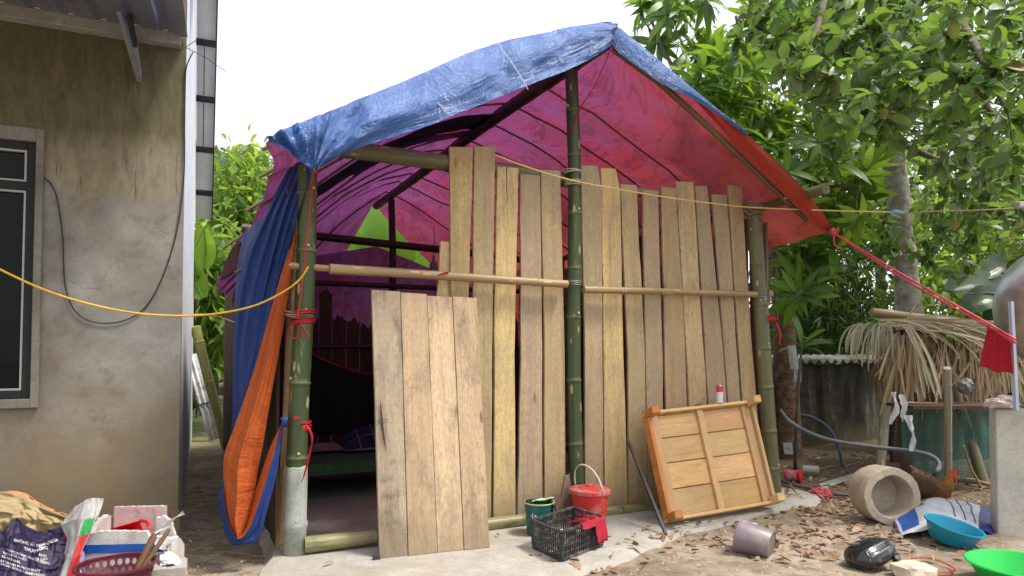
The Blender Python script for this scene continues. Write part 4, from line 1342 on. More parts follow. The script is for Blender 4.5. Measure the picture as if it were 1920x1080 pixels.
# ------------------------------------------------------------------ low table leaning with its underside outwards
tb = {'tl': hutw(1205, 776, -.12), 'tr': hutw(1404, 754, -.12), 'bl': gnd(1248, 981, .03), 'br': gnd(1449, 946, .03)}
table = thing('low_table', 'small varnished wooden table propped on its side, underside facing out', 'table', (tb['bl'] + tb['br']) / 2)
tU = (tb['br'] - tb['bl']).normalized()
tn = tU.cross((tb['tl'] - tb['bl'])).normalized()
if tn.y > 0:
    tn = -tn
tW = tn.cross(tU).normalized()
if tW.z < 0:
    tW = -tW
def T(s, t, h=0.0):
    a = tb['bl'].lerp(tb['br'], s); b = tb['tl'].lerp(tb['tr'], s)
    return a.lerp(b, t) + tn * h
def tbox(name, s0, s1, t0, t1, h0, h1, mat, along='s', bevel=.003):
    P = [T(s0, t0, h1), T(s1, t0, h1), T(s1, t1, h1), T(s0, t1, h1)]
    if along == 's':
        g = [(0, (p - P[0]).dot(tW), (p - P[0]).dot(tU)) for p in P]
    else:
        g = [((p - P[0]).dot(tU), 0, (p - P[0]).dot(tW)) for p in P]
    mb = MB(); mb.slab(P, tn, h1 - h0, g)
    return mb.build(name, M[mat], table, bevel=bevel, recalc=True)
rows_ = [0.035, .275, .51, .745, .965]
for c0_, c1_ in ((.03, .485), (.495, .97)):
    for k in range(4):
        tbox('board', c0_, c1_, rows_[k] + .004, rows_[k + 1] - .004, -.014 - .002 * (k % 2), .0, 'tablewood')
tbox('batten', .462, .512, .03, .97, .002, .028, 'tablewood', 't')
tbox('apron', .0, .028, .03, .97, -.02, .052, 'tableorange', 't')
tbox('apron', .972, 1.0, .03, .97, -.02, .052, 'tablewood', 't')
tbox('apron', .0, 1.0, .0, .029, -.02, .052, 'tablewood', 's')
tbox('apron', .0, 1.0, .971, 1.0, -.02, .052, 'tablewood', 's')
tbox('inner_rail', .029, .105, .031, .969, .001, .022, 'tablewood', 't')
tbox('inner_rail', .895, .971, .031, .969, .001, .022, 'tablewood', 't')
for s0, s1 in ((-.01, .06), (.94, 1.01)):
    for t0, t1 in ((-.01, .062), (.938, 1.01)):
        tbox('leg', s0, s1, t0, t1, .03, .135, 'tableorange' if s0 < .5 else 'tablewood', 's', .006)
# dry leaves caught on the lower apron are ordinary fallen leaves, added with the others
# spray can standing on the upper edge
cb_ = T(.675, 1.0, .03) + Vector((0, 0, .0))
cb_ = T(.675, .99, .04); cb_.z = T(.675, 1.0, .05).z + .006
can = thing('spray_can', 'white and red aerosol can standing on the upper edge of the leaning table', 'can', cb_)
M['canwhite'] = m_plain('white_printed_tin', (.66, .66, .68), .3, .12, 20, dirt=(.35, .36, .42), dirt_amt=.3, dirt_scale=30)
M['canred'] = m_plain('red_printed_tin', (.50, .03, .045), .35, .3, 20)
M['canmetal'] = m_plain('bare_tin', (.45, .45, .46), .3, .1, 20, metal=.8)
mb = MB(); mb.lathe(cb_, ZA, [(0, 0), (.028, 0), (.0285, .004), (.0285, .088)], 20); mb.build('body', M['canwhite'], can, smooth=True, auto=40)
mb = MB(); mb.lathe(cb_, ZA, [(.0286, .088), (.0286, .132), (.026, .140)], 20); mb.build('label_band', M['canred'], can, smooth=True, auto=40)
mb = MB(); mb.lathe(cb_, ZA, [(.026, .140), (.018, .150), (.014, .152), (.014, .164), (0, .165)], 20); mb.build('cap', M['canmetal'], can, smooth=True, auto=40)
c = T(.46, 1.0, .035); c.z += .006
mb = MB(); mb.box(c, (tU, tn, ZA), (.05, .02, .008)); mb.box(c + tU * .035 + ZA * .004, (tU, tn, ZA), (.03, .015, .012))
tag(rebase(mb.build('metal_scrap', M['darksteel'], bevel=.002), c), 'dark bit of metal lying on the table edge beside the aerosol can', 'scrap')

# ------------------------------------------------------------------ iron bar leaning on the planks
b0, b1 = gnd(1249, 1003, .008), hutw(1177, 824, -.08)
bar = MB(); bar.bar(b0, b1, .022, .022)
M['iron'] = m_plain('blackened_iron', (.045, .042, .045), .55, .3, 14, metal=.4, dirt=(.12, .07, .045), dirt_amt=.3)
o = rebase(bar.build('iron_bar', M['iron'], bevel=.002), b0)
tag(o, 'black square iron bar leaning on the planks left of the table', 'bar')

# ------------------------------------------------------------------ bucket, bin, crate
M['redplastic'] = m_plain('dirty_red_plastic', (.52, .028, .026), .42, .12, 5, dirt=(.42, .27, .19), dirt_amt=.42, dirt_scale=7)
M['redlid'] = m_plain('dusty_red_plastic_lid', (.50, .05, .05), .5, .12, 5, dirt=(.46, .24, .21), dirt_amt=.6, dirt_scale=9)
M['paleplastic'] = m_plain('dirty_white_plastic', (.60, .52, .45), .5, .15, 12, dirt=(.36, .24, .17), dirt_amt=.4)
q = gnd(1106, 985, .004)
bucket = thing('red_bucket', 'red plastic bucket with dusty lid and pale handle by the centre post', 'bucket', q)
hb = .262
mb = MB(); mb.lathe(q, ZA, [(0, 0), (.112, 0), (.115, .006), (.140, hb), (.137, hb), (.112, .012), (0, .012)], 36); mb.build('body', M['redplastic'], bucket, smooth=True, auto=40)
mb = MB(); mb.lathe(q + ZA * hb, ZA, [(.141, -.022), (.151, -.022), (.1535, -.004), (.152, .006), (.146, .010), (.140, .008), (.120, .016), (.085, .018), (.083, .022), (.03, .024), (.03, .036), (.026, .040), (0, .040)], 40); mb.build('lid', M['redlid'], bucket, smooth=True, auto=35)
hA = q + ZA * (hb - .02); hd = Vector((.55, -.83, 0))
hpts = []
for k in range(17):
    a = math.pi * k / 16
    p = hA + hd * (.158 * math.cos(a)) + (ZA * .98 + Vector((-.20, .0, 0))) * (.205 * math.sin(a) ** .75)
    hpts.append(p)
mb = MB(); mb.tube(hpts, .0075, 8, flat=.6); mb.build('handle', M['paleplastic'], bucket, smooth=True)

q = gnd(1011, 1001, .004)
M['greenplastic'] = m_plain('dark_green_plastic', (.012, .105, .092), .4, .12, 5, dirt=(.10, .14, .11), dirt_amt=.3)
M['palegreen'] = m_plain('pale_green_printed_bag', (.50, .72, .46), .4, .2, 9, trans=(.5, .7, .5))
M['blackbag'] = m_plain('black_plastic_bag', (.012, .012, .013), .28, .3, 16)
gbin = thing('green_bin', 'small dark green plastic bin with white flower print, beside the red bucket', 'bin', q)
mb = MB(); mb.lathe(q, ZA, [(0, 0), (.082, 0), (.085, .004), (.103, .215), (.108, .217), (.108, .224), (.101, .224), (.082, .01), (0, .01)], 32); mb.build('body', M['greenplastic'], gbin, smooth=True, auto=40)
mb = MB(); mb.lathe(q, ZA, [(.1085, .217), (.1095, .221), (.108, .226), (.102, .226)], 32); mb.build('rim', m_plain('yellowed_rim', (.32, .34, .12), .5, .1), gbin, smooth=True)
# white printed sprig on the side
def binpt(ang, z):
    r_ = lerp(.085, .103, z / .215) + .0008
    return q + Vector((math.cos(ang) * r_, math.sin(ang) * r_, z))
mb = MB()
a0 = math.atan2(-q.y, -q.x) - .25
for seq in ([(0, .06), (.10, .09), (.06, .13), (-.05, .15), (-.08, .12), (.02, .10)], [(.05, .075), (-.18, .11), (-.25, .15), (-.15, .165)], [(.05, .07), (.25, .10), (.35, .10), (.28, .075)], [(-.2, .045), (.0, .05), (.2, .046)]):
    mb.tube(curve_pts([binpt(a0 + a, z) for a, z in seq], 18), [.0012 + .004 * math.sin(math.pi * k / 17) for k in range(18)], 5, flat=.3)
mb.build('print', m_plain('white_print', (.6, .66, .64), .5, .05), gbin)
mb = MB()
mb.grid(lambda a, b: q + Vector((lerp(-.05, .10, a), lerp(-.06, .05, b) + .01 * nz((a * 3, b * 3, 1)), .235 + .03 * a - .02 * b + .02 * nz((a * 2.5, b * 2.5, 3)))), 8, 8)
o = rebase(mb.build('plastic_bag', M['palegreen'], solid=.002), q + ZA * .22); tag(o, 'pale green plastic bag lying in the dark green bin', 'bag')
mb = MB()
mb.grid(lambda a, b: q + Vector((.075 + .055 * a + .012 * nz((a * 5, b * 5, 6)), lerp(-.07, .07, b), .235 - .12 * a * a + .014 * nz((a * 6, b * 6, 8)))), 10, 10)
mb.grid(lambda a, b: q + Vector((lerp(-.09, .03, a), lerp(-.04, .08, b), .222 + .02 * nz((a * 5, b * 5, 2)))), 8, 8)
o = rebase(mb.build('plastic_bag', M['blackbag'], smooth=True, solid=.002), q + ZA * .22); tag(o, 'black plastic bag spilling over the rim of the green bin', 'bag')

# crate: rim, corner posts, pierced side walls, base
M['crateplastic'] = m_plain('dusty_black_plastic', (.028, .029, .032), .45, .2, 9, dirt=(.17, .145, .115), dirt_amt=.38, dirt_scale=14)
cF, cL, cR = gnd(1054, 1054, .0), gnd(1001, 1029, .0), gnd(1129, 1024, .0)
cxl = (cL - cF); cxr = (cR - cF)
cB = cL + cxr
CH = .185
crate = thing('plastic_crate', 'black pierced plastic crate with a crimson cloth over its corner', 'crate', cF)
def cpt(a, b, z, flare=0.0):
    """a along the right side, b along the left side"""
    a = (a - .5) * (1 + flare * z / CH) + .5; b = (b - .5) * (1 + flare * z / CH) + .5
    return cF + cxr * a + cxl * b + ZA * z
FLR = .06
cor = [(0, 0), (1, 0), (1, 1), (0, 1)]
mb = MB()
for k in range(4):
    p = cpt(*cor[k], CH, FLR); q2 = cpt(*cor[(k + 1) % 4], CH, FLR)
    mb.bar(p, q2, .024, .020)
mb.build('rim', M['crateplastic'], crate, bevel=.004)
mb = MB()
for k in range(4):
    p = cpt(*cor[k], .012, FLR); q2 = cpt(*cor[(k + 1) % 4], .012, FLR)
    mb.bar(p, q2, .020, .024)
for i in range(1, 9):
    mb.bar(cpt(i / 9, 0, .012), cpt(i / 9, 1, .012), .010, .006)
for i in range(1, 7):
    mb.bar(cpt(0, i / 7, .014), cpt(1, i / 7, .014), .010, .006)
mb.build('base', M['crateplastic'], crate, bevel=.003)
for k in range(4):
    mb = MB()
    mb.bar(cpt(*cor[k], .02, FLR), cpt(*cor[k], CH - .008, FLR), .02, .02, up=cxr.normalized())
    mb.build('corner_post', M['crateplastic'], crate, bevel=.004)
for k in range(4):
    (a0_, b0_), (a1_, b1_) = cor[k], cor[(k + 1) % 4]
    long_ = k in (0, 2)
    mb = MB()
    n = 19 if long_ else 14
    for i in range(1, n):
        t = i / n
        a = lerp(a0_, a1_, t); b = lerp(b0_, b1_, t)
        zt = CH - .05 if (.33 < t < .67) else CH
        mb.bar(cpt(a, b, .02, FLR), cpt(a, b, zt, FLR), .006, .007, up=(cxr if long_ else cxl).normalized())
    for z in (.055, .095, .135):
        mb.bar(cpt(a0_, b0_, z, FLR), cpt(a1_, b1_, z, FLR), .009, .007)
    # hand hole in the upper middle
    mb.bar(cpt(lerp(a0_, a1_, .33), lerp(b0_, b1_, .33), CH - .045, FLR), cpt(lerp(a0_, a1_, .67), lerp(b0_, b1_, .67), CH - .045, FLR), .010, .012)
    mb.build('side_panel', M['crateplastic'], crate)
M['crimson'] = m_plain('crimson_cloth', (.30, .008, .022), .85, .25, 8, .5)
def cloth_rag(a, b):
    # lies in the crate, over the right-hand rim near the front corner, hangs down outside
    s = lerp(.42, .98, b)
    top = cpt(s, 0, CH + .012, FLR)
    out = (cpt(s, -.1, CH, FLR) - cpt(s, 0, CH, FLR)).normalized()
    L = lerp(-.14, .10 + .05 * (b > .55), a)
    fold = .016 * math.sin(b * 17 + a * 4) + .010 * nz((a * 4, b * 6, 2))
    if L < 0:
        return top - out * (-L) + ZA * (-.035 * (-L / .14) ** 1.2 + fold)
    return top + out * (.012 + .25 * fold + .03 * min(1, L * 9)) - ZA * (L * (1.0 if b > .5 else .35)) + ZA * .004
mb = MB(); mb.grid(cloth_rag, 20, 40)
o = rebase(mb.build('rag', M['crimson'], smooth=True, solid=.003), cpt(.7, 0, CH, FLR)); tag(o, 'crimson cloth draped over the front edge of the black crate', 'cloth')
bq = cpt(.35, .35, .03)
mb = MB(); mb.bar(bq + ZA * .015, bq + Vector((-.04, .03, .10)), .05, .02)
o = rebase(mb.build('paper_packet', m_plain('white_printed_packet', (.6, .6, .6), .5, .3, 40, dirt=(.12, .12, .14), dirt_amt=.5, dirt_scale=40), bevel=.004), bq); tag(o, 'white printed packet standing in the black crate', 'packet')

# ------------------------------------------------------------------ purple grey pot lying on its side
pb = gnd(1446, 1049, DZ + .0); pr_ = gnd(1390, 1041, DZ)
base_c = at(1447, 1027, pb.y + .02); rim_c = at(1386, 1011, pb.y + .145)
base_c.z = DZ + .085; rim_c.z = DZ + .112
axis = (base_c - rim_c); Lp = axis.length; axis = axis.normalized()
M['potplastic'] = m_plain('dusty_purple_grey_plastic', (.22, .175, .20), .38, .10, 6, metal=.25, dirt=(.32, .27, .21), dirt_amt=.36, dirt_scale=8)
M['potbase'] = m_plain('dirty_pot_base', (.16, .125, .10), .75, .25, 12, dirt=(.30, .25, .18), dirt_amt=.5)
pot = thing('pot', 'purple grey plastic pot lying on its side on the leafy dirt', 'pot', Vector((pb.x, pb.y, DZ)))
mb = MB(); mb.lathe(rim_c, axis, [(.104, Lp - .01), (.096, .03), (.104, .0), (.116, .0), (.120, .004), (.120, .012), (.112, .018), (.106, .06), (.086, Lp - .006), (.083, Lp)], 40)
for i, p in enumerate(mb.v):
    mb.v[i] = tuple(p)
mb2 = MB(); mb2.lathe(rim_c, axis, [(.104, .03), (.078, Lp - .012), (0, Lp - .012)], 40)
mb3 = MB(); mb3.lathe(rim_c, axis, [(.105, .02), (.116, .0), (.121, .004), (.121, .013), (.112, .019), (.106, .06), (.087, Lp - .006), (.084, Lp)], 40)
mb3.build('body', M['potplastic'], pot, smooth=True, auto=40)
mb2.build('inside', M['potplastic'], pot, smooth=True)
mb = MB(); mb.lathe(rim_c, axis, [(.0845, Lp - .001), (.078, Lp), (.074, Lp - .004), (0, Lp - .004)], 40); mb.build('base', M['potbase'], pot, smooth=True, auto=40)
mb = MB()
lu = (ZA - axis * axis.dot(ZA)).normalized(); lv = axis.cross(lu)
cc = rim_c + axis * .07 + lu * .1045
mb.slab([cc + axis * a + lv * b - lu * (b * b * 4) for a, b in ((0, -.028), (.035, -.028), (.035, .0), (0, .0))], lu, .001)
mb.build('sticker', m_plain('white_sticker', (.6, .6, .6), .5, .3, 60, dirt=(.1, .1, .1), dirt_amt=.5, dirt_scale=70), pot, recalc=True)

# ------------------------------------------------------------------ concrete ring lying on its side
rc_b = gnd(1668, 985, DZ)
rax = Vector((.03, -1, .05)).normalized()       # axis towards the camera and to the right
RO, RI, RL = .220, .155, .24
fc = at(1674, 934, rc_b.y + .02); fc.z = DZ + RO - .01
ring = MB()
sg = 64
ring.lathe(fc, rax, [(RO * .985, -RL), (RO, -RL * .9), (RO, -.015), (RO * .98, -.002), (RI * 1.05, 0), (RI, -.012), (RI * .95, -RL * .82), (RI * .6, -RL * .88), (0, -RL * .88)], sg); ring.lathe(fc, rax, [(0, -RL * .99), (RO * .985, -RL)], sg)
for i, p in enumerate(ring.v):
    d = Vector(p) - fc
    ring.v[i] = tuple(Vector(p) + d.normalized() * (.010 * nz(p, 7) + .005 * nz(p, 26)))
o = rebase(ring.build('concrete_drum', M['ring'], smooth=True, auto=50), Vector((fc.x, fc.y, DZ))); tag(o, 'coarse hollow concrete drum lying on its side in front of the hen', 'drum')

# ------------------------------------------------------------------ fertiliser sack lying flat
sk = gnd(1765, 985, DZ)
SA = [(1668, 958), (1742, 932), (1800, 938), (1872, 968)]
sack = thing('printed_sack', 'white and blue printed woven sack lying on the ground behind the basins', 'sack', sk)
sFL, sFR = gnd(1686, 1010, DZ), gnd(1864, 1008, DZ)
sBL, sBR = gnd(1662, 955, DZ), gnd(1876, 958, DZ)
def sackpt(a, b):
    p = sFL.lerp(sFR, a).lerp(sBL.lerp(sBR, a), b)
    hgt = .125 * (max(0, math.sin(math.pi * min(1, max(0, a)) )) ** .55) * (max(0, math.sin(math.pi * (.12 + .76 * b))) ** .6) + .02 * nz((a * 4, b * 4, 2))
    hgt += .055 * math.exp(-((a - .38) / .22) ** 2) * math.sin(math.pi * b) + .012 * math.sin(a * 22 + b * 6) * .5
    return Vector((p.x + .015 * nz((a * 3, b * 5, 4)), p.y, DZ + max(.004, hgt)))
def m_sack():
    t = NT('white_blue_woven_sack')
    g = t.gc(); x, y, z = t.sep(g)
    n = t.noise(g, 9, 6, .7)
    c = t.ramp(n, [(.35, (.50, .53, .60)), (.65, (.68, .69, .72))])
    ex = t.math('ADD', x, t.math('MULTIPLY', t.noise(g, 4, 3), .05))
    c = t.mix(t.math('GREATER_THAN', ex, .86), c, (.02, .035, .22))
    c = t.mix(t.math('LESS_THAN', ex, .045), c, (.02, .07, .30))
    sy = t.math('MULTIPLY', t.math('LESS_THAN', ex, .13), t.math('GREATER_THAN', y, .55))
    c = t.mix(sy, c, (.75, .70, .05))
    bl = t.math('MULTIPLY', t.math('MULTIPLY', t.math('LESS_THAN', ex, .24), t.math('GREATER_THAN', ex, .07)), t.math('MULTIPLY', t.math('LESS_THAN', y, .5), t.math('GREATER_THAN', y, .08)))
    c = t.mix(bl, c, (.03, .10, .40))
    # leaf bunch print
    v = t.n("TexVoronoi", {'Vector': t.map(g, (16, 7, 1)), 'Scale': 1.0}).outputs
    zone = t.math('MULTIPLY', t.math('MULTIPLY', t.math('GREATER_THAN', ex, .20), t.math('LESS_THAN', ex, .36)), t.math('GREATER_THAN', y, .42))
    gm = t.math('MULTIPLY', zone, t.math('LESS_THAN', v['Distance'], .48))
    c = t.mix(gm, c, t.mix(t.sep(v['Color'])[0], (.03, .16, .05), (.14, .30, .12)))
    c = t.mix(t.math('MULTIPLY', t.ramp(t.noise(g, 5, 7, .7), [(.55, 0.0), (.7, 1.0)]), .45), c, (.30, .25, .19))
    return t.end(t.bsdf(c, .45, t.bump(t.math('ADD', t.noise(g, 14, 5), t.math('MULTIPLY', t.wave(g, 70, 0, 'X', 0), .2)), .5, .01), .4))
mb = MB(); mb.grid(sackpt, 50, 24, lambda a, b: (a, b, 0)); mb.build('bag', m_sack(), sack, smooth=True)
def sack_text(txt, a0, b0, size_a, size_b, slant, mat, parent, fn, n_off=.0022, name='lettering'):
    vs_, fs = text_mesh(txt, 1.0)
    mb = MB()
    pts = []
    for v in vs_:
        a = a0 + v.x * size_a + v.y * slant[0]; b = b0 + v.y * size_b + v.x * slant[1]
        p = fn(a, b); e = 1e-3
        du = fn(a + e, b) - p; dv = fn(a, b + e) - p
        nn = du.cross(dv).normalized()
        if nn.z < 0 and abs(nn.z) > .2:
            nn = -nn
        pts.append(p + nn * n_off)
    mb.add(pts, fs)
    return mb.build(name, mat, parent)
M['inkblue'] = m_plain('blue_print_ink', (.04, .05, .20), .5, .2, 20)
for k in range(5):
    sack_text('I III II IIII III II III', .40 + .012 * k, .86 - k * .09, .014, .04, (0, 0), M['inkblue'], sack, sackpt)
for k in range(3):
    mb = MB()
    pts = [sackpt(.50 + .1 * k + .10 * t, .95 - .8 * t) + ZA * .003 for t in [j / 14 for j in range(15)]]
    mb.tube(pts, .004, 5, flat=.3); mb.build('printed_stripe', M['inkblue'], sack)

# ------------------------------------------------------------------ basins
def basin(name, c, r, h, mat, label, tilt=(0, 0), grp=None):
    ax_ = Vector((tilt[0], tilt[1], 1)).normalized()
    mb = MB()
    mb.lathe(c, ax_, [(0, 0), (r * .66, 0), (r * .70, .006), (r * .93, h - .008), (r, h - .006), (r * 1.005, h), (r * .985, h + .006), (r * .92, h + .003), (r * .68, .012), (0, .010)], 48)
    o = rebase(mb.build(name, mat, smooth=True, auto=50), c)
    return tag(o, label, 'basin', grp)
M['bluebasin'] = m_plain('turquoise_plastic', (.005, .22, .34), .35, .08, 4, dirt=(.10, .22, .26), dirt_amt=.3)
M['greenbasin'] = m_plain('bright_green_plastic', (.018, .44, .07), .33, .06, 4, dirt=(.12, .34, .10), dirt_amt=.25)
c = gnd(1784, 1020, DZ)
basin('wash_basin', Vector((c.x - .01, c.y, DZ + .02)), .185, .115, M['bluebasin'], 'turquoise blue plastic wash basin lying tilted against the printed sack', (.20, -.16))
cg = at(1917, 1050, 3.86)
basin('wash_basin', Vector((cg.x, cg.y, DZ)), .275, .135, M['greenbasin'], 'bright green plastic wash basin at the right, nearest the camera')

# ------------------------------------------------------------------ pale stone, red string loop, black cowl
def rock(name, c, d, mat, label, cat='stone', seed=1, rough=.12, sub=3):
    bm = bmesh.new(); bmesh.ops.create_icosphere(bm, subdivisions=sub, radius=1.0)
    for v in bm.verts:
        p = v.co
        q = Vector((abs(p.x) ** .55 * (1 if p.x > 0 else -1), abs(p.y) ** .55 * (1 if p.y > 0 else -1), abs(p.z) ** .55 * (1 if p.z > 0 else -1)))
        k = 1 + rough * (nz((q.x + seed, q.y, q.z), 1.1) + .45 * nz((q.x, q.y + seed, q.z), 3.1) + .2 * nz((q.x, q.y, q.z + seed), 8))
        v.co = Vector((q.x * d[0], q.y * d[1], q.z * d[2])) * k * .72
    me = bpy.data.meshes.new(name); bm.to_mesh(me); bm.free()
    me.materials.append(mat)
    o = bpy.data.objects.new(name, me); COL.objects.link(o); o.location = c
    return tag(o, label, cat)
c = gnd(1716, 1082, DZ)
o = rock('stone', Vector((c.x, c.y, DZ + .03)), (.17, .12, .075), M['stone'], 'pale squarish stone block lying in front of the red string', 'stone', 3, .2)
o.rotation_euler = (0, .12, .35)
M['redstring'] = m_plain('red_plastic_ribbon', (.55, .022, .035), .4, .2, 20, trans=(.5, .03, .04))
M['pinkrope'] = m_plain('pinkish_red_cord', (.55, .06, .09), .55, .2, 30)
pts = [gnd(x, y, DZ + .012 + .006 * (i % 2)) for i, (x, y) in enumerate([(1708, 1048), (1722, 1046), (1742, 1047), (1762, 1052), (1780, 1060), (1790, 1068), (1780, 1074), (1755, 1072), (1734, 1068), (1730, 1070)])]
mb = MB(); mb.tube(curve_pts(pts, 70), .0065, 6, flat=.5)
o = rebase(mb.build('ribbon', M['redstring'], smooth=True), pts[4]); tag(o, 'loop of red plastic string lying on the dirt near the pale stone', 'string')

M['blackplastic'] = m_plain('scuffed_glossy_black_plastic', (.012, .013, .016), .16, .3, 8, spec=.6, dirt=(.17, .16, .15), dirt_amt=.26, dirt_scale=13)
cw = gnd(1632, 1068, DZ)
cowl = thing('motorbike_cowl', 'scuffed glossy black motorbike cowl lying on the dirt in front of the hollow concrete drum', 'cowl', Vector((cw.x, cw.y, DZ)))
cx = Vector((.90, .38, .20)).normalized(); cy = Vector((-.38, .9, .05)).normalized(); cz = cx.cross(cy)
cy = cz.cross(cx)
CC = Vector((cw.x + .02, cw.y + .02, DZ + .088))
def cowl_fn(a, b):
    th = 2 * math.pi * a; s = lerp(-1, .92, b)
    prof = max(0.0, 1 - abs(s) ** 2.6) ** .5
    w_ = (.105 * prof + .002) * (1 - .18 * s); h_ = (.082 * prof + .002) * (1 - .05 * s)
    x = .165 * s
    y = math.cos(th) * w_; z = math.sin(th) * h_
    if z < 0:
        z *= .75
    # two pressed ridges along the upper flank
    for a0_ in (.62, 1.15, 2.3):
        z += .006 * math.exp(-((th - a0_) / .10) ** 2) * prof
    return CC + cx * x + cy * (-y) + cz * z
mb = MB(); mb.grid(cowl_fn, 60, 36); mb.build('shell', M['blackplastic'], cowl, smooth=True)
mb = MB()
mb.tube([cowl_fn(a, .12 + .08 * math.sin(a * 6.28)) for a in np.linspace(.02, .98, 40)], .006, 6); mb.build('lip', M['blackplastic'], cowl, smooth=True)
M['chrome'] = m_plain('dull_chrome', (.5, .5, .5), .25, .1, 10, metal=.9)
mb = MB()
for th in (.085, .155, .60):
    mb.tube([cowl_fn(th + .02 * b, b) + (cowl_fn(th + .02 * b, b) - CC).normalized() * .002 for b in np.linspace(.2, .72, 20)], .0028, 5)
mb.build('trim_line', m_plain('worn_grey_edge', (.25, .25, .26), .4, .2), cowl)
lc = CC + cx * .085 - cy * .098 + cz * (-.018)
mb = MB(); mb.box(lc, (cx, cy, cz), (.055, .022, .045)); mb.build('bracket', M['blackplastic'], cowl, bevel=.005)
mb = MB(); mb.box(lc - cy * .012 + cz * .010, (cx, cy, cz), (.05, .006, .014)); mb.lathe(lc - cy * .010, -cy, [(0.014, 0), (.014, .006), (.008, .007), (.008, .002), (0, .002)], 16); mb.build('bracket_plate', M['chrome'], cowl)

# ------------------------------------------------------------------ litter on the right: tin, tube, board, bag, hose, sticks
tn0 = gnd(1497, 902, DZ + .02)
tin = thing('red_tin', 'red drinks tin with white print lying beside the right bamboo post', 'tin', Vector((tn0.x, tn0.y, gz(tn0.x, tn0.y))))
tax = Vector((.80, -.58, .06)).normalized()
tc_ = Vector((tn0.x - .04, tn0.y + .03, gz(tn0.x, tn0.y) + .062))
M['tinprint'] = m_plain('red_white_printed_label', (.50, .05, .07), .35, .3, 30, dirt=(.6, .52, .52), dirt_amt=.62, dirt_scale=22)
M['tinred'] = m_plain('bright_red_plastic_cap', (.58, .012, .02), .38, .08, 5)
mb = MB(); mb.lathe(tc_, tax, [(0, -.075), (.056, -.075), (.058, -.07), (.058, .045)], 28); mb.build('body', M['tinprint'], tin, smooth=True, auto=40)
mb = MB(); mb.lathe(tc_, tax, [(.060, .045), (.062, .05), (.062, .075), (.058, .079), (0, .079)], 28); mb.build('cap', M['tinred'], tin, smooth=True, auto=40)
def pipe_piece(name, a, b, ro, ri, mat, label, cat):
    ax_ = (b - a).normalized(); L_ = (b - a).length
    mb = MB(); mb.lathe(a, ax_, [(ro, 0), (ro, L_), (ri, L_), (ri, 0)], 24, close=True)
    return tag(rebase(mb.build(name, mat, smooth=True, auto=40), a), label, cat)
a = gnd(1505, 886, DZ + .03); b = gnd(1536, 888, DZ + .03)
pipe_piece('tube', a + ZA * .035, b + ZA * .035, .042, .036, M['fibrecement'], 'short pale grey cardboard tube lying behind the red tin', 'tube')
# broken fibre cement strip
out = [gnd(x, y, DZ + z) for x, y, z in ((1533, 905, .02), (1560, 892, .03), (1610, 880, .10), (1617, 887, .10), (1585, 903, .06), (1541, 914, .02))]
out = [gnd(1535, 907, DZ + .015), gnd(1612, 884, DZ + .05), gnd(1617, 890, DZ + .05), gnd(1600, 896, DZ + .04), gnd(1542, 915, DZ + .012)]
mb = MB(); mb.slab(out, ZA, .012); o = rebase(mb.build('board_scrap', M['fibrecement'], recalc=True, bevel=.002), out[0]); tag(o, 'broken strip of grey fibre cement board lying left of the concrete drum', 'board')
# crumpled pink bag
c = gnd(1541, 931, DZ)
bm = bmesh.new(); bmesh.ops.create_icosphere(bm, subdivisions=4, radius=1.0)
for v in bm.verts:
    p = v.co.copy()
    k = 1 + .30 * nz(p, 1.3) + .22 * abs(nz(p, 3.2)) + .10 * nz(p, 8)
    v.co = Vector((p.x * .095, p.y * .07, (p.z * .05 + .03) if p.z > -.5 else 0.0)) * k
me = bpy.data.meshes.new('pink_bag'); bm.to_mesh(me); bm.free()
M['pinkbag'] = m_plain('crumpled_pink_plastic', (.58, .10, .12), .32, .25, 30, .5, trans=(.7, .15, .15))
me.materials.append(M['pinkbag'])
o = bpy.data.objects.new('plastic_bag', me); COL.objects.link(o); o.location = (c.x, c.y, gz(c.x, c.y) + .005)
tag(o, 'crumpled pink plastic bag lying on the dirt below the red tin', 'bag')
M['hose'] = m_plain('grey_black_hose_rubber', (.085, .095, .105), .5, .2, 14, dirt=(.24, .21, .17), dirt_amt=.35)
M['bluehose'] = m_plain('blue_grey_hose', (.06, .09, .12), .5, .2, 14)
hose_pts = [at(1462, 768, 6.55), at(1478, 788, 6.5), at(1510, 808, 6.45), at(1560, 826, 6.35), at(1640, 838, 6.25), at(1710, 846, 6.15), at(1748, 856, 6.05), at(1761, 872, 5.95), at(1752, 890, 5.9), gnd(1738, 905, DZ + .02), gnd(1720, 906, DZ + .02)]
wire('garden_hose', hose_pts, .019, M['hose'], 'thick grey black hose sagging from the right bamboo post to the coop', 'hose', 80, seg=10)
hp2 = [at(1490, 778, 8.3), at(1520, 782, 8.2), at(1552, 802, 8.0), at(1570, 832, 7.75), gnd(1581, 874, DZ + .03)]
wire('garden_hose', hp2, .020, M['bluehose'], 'blue grey hose end coming down in front of the boundary wall', 'hose', 50, seg=10)
hp3 = [gnd(1466, 902, DZ + .03), gnd(1500, 912, DZ + .03), gnd(1545, 920, DZ + .03), gnd(1565, 926, DZ + .02), gnd(1592, 928, DZ + .02)]
wire('garden_hose', hp3, .016, M['hose'], 'dark hose piece lying on the ground between red tin and pink bag', 'hose', 40, seg=8)
def stick(a, b, r, label, mat='stick', bend=.06, name='stick'):
    a = Vector(a); b = Vector(b)
    m_ = a.lerp(b, .5) + Vector((nz(a, 9), nz(b, 9), abs(nz(a, 5)))) * bend
    mb = MB(); pts = curve_pts([a, a.lerp(m_, .5) + Vector((0, 0, .01)), m_, b], 14)
    mb.tube(pts, [lerp(r, r * .6, i / 13) * (1 + .15 * nz((i, 0, r * 100), .9)) for i in range(14)], 7)
    return tag(rebase(mb.build(name, M[mat], smooth=True), a), label, 'stick')
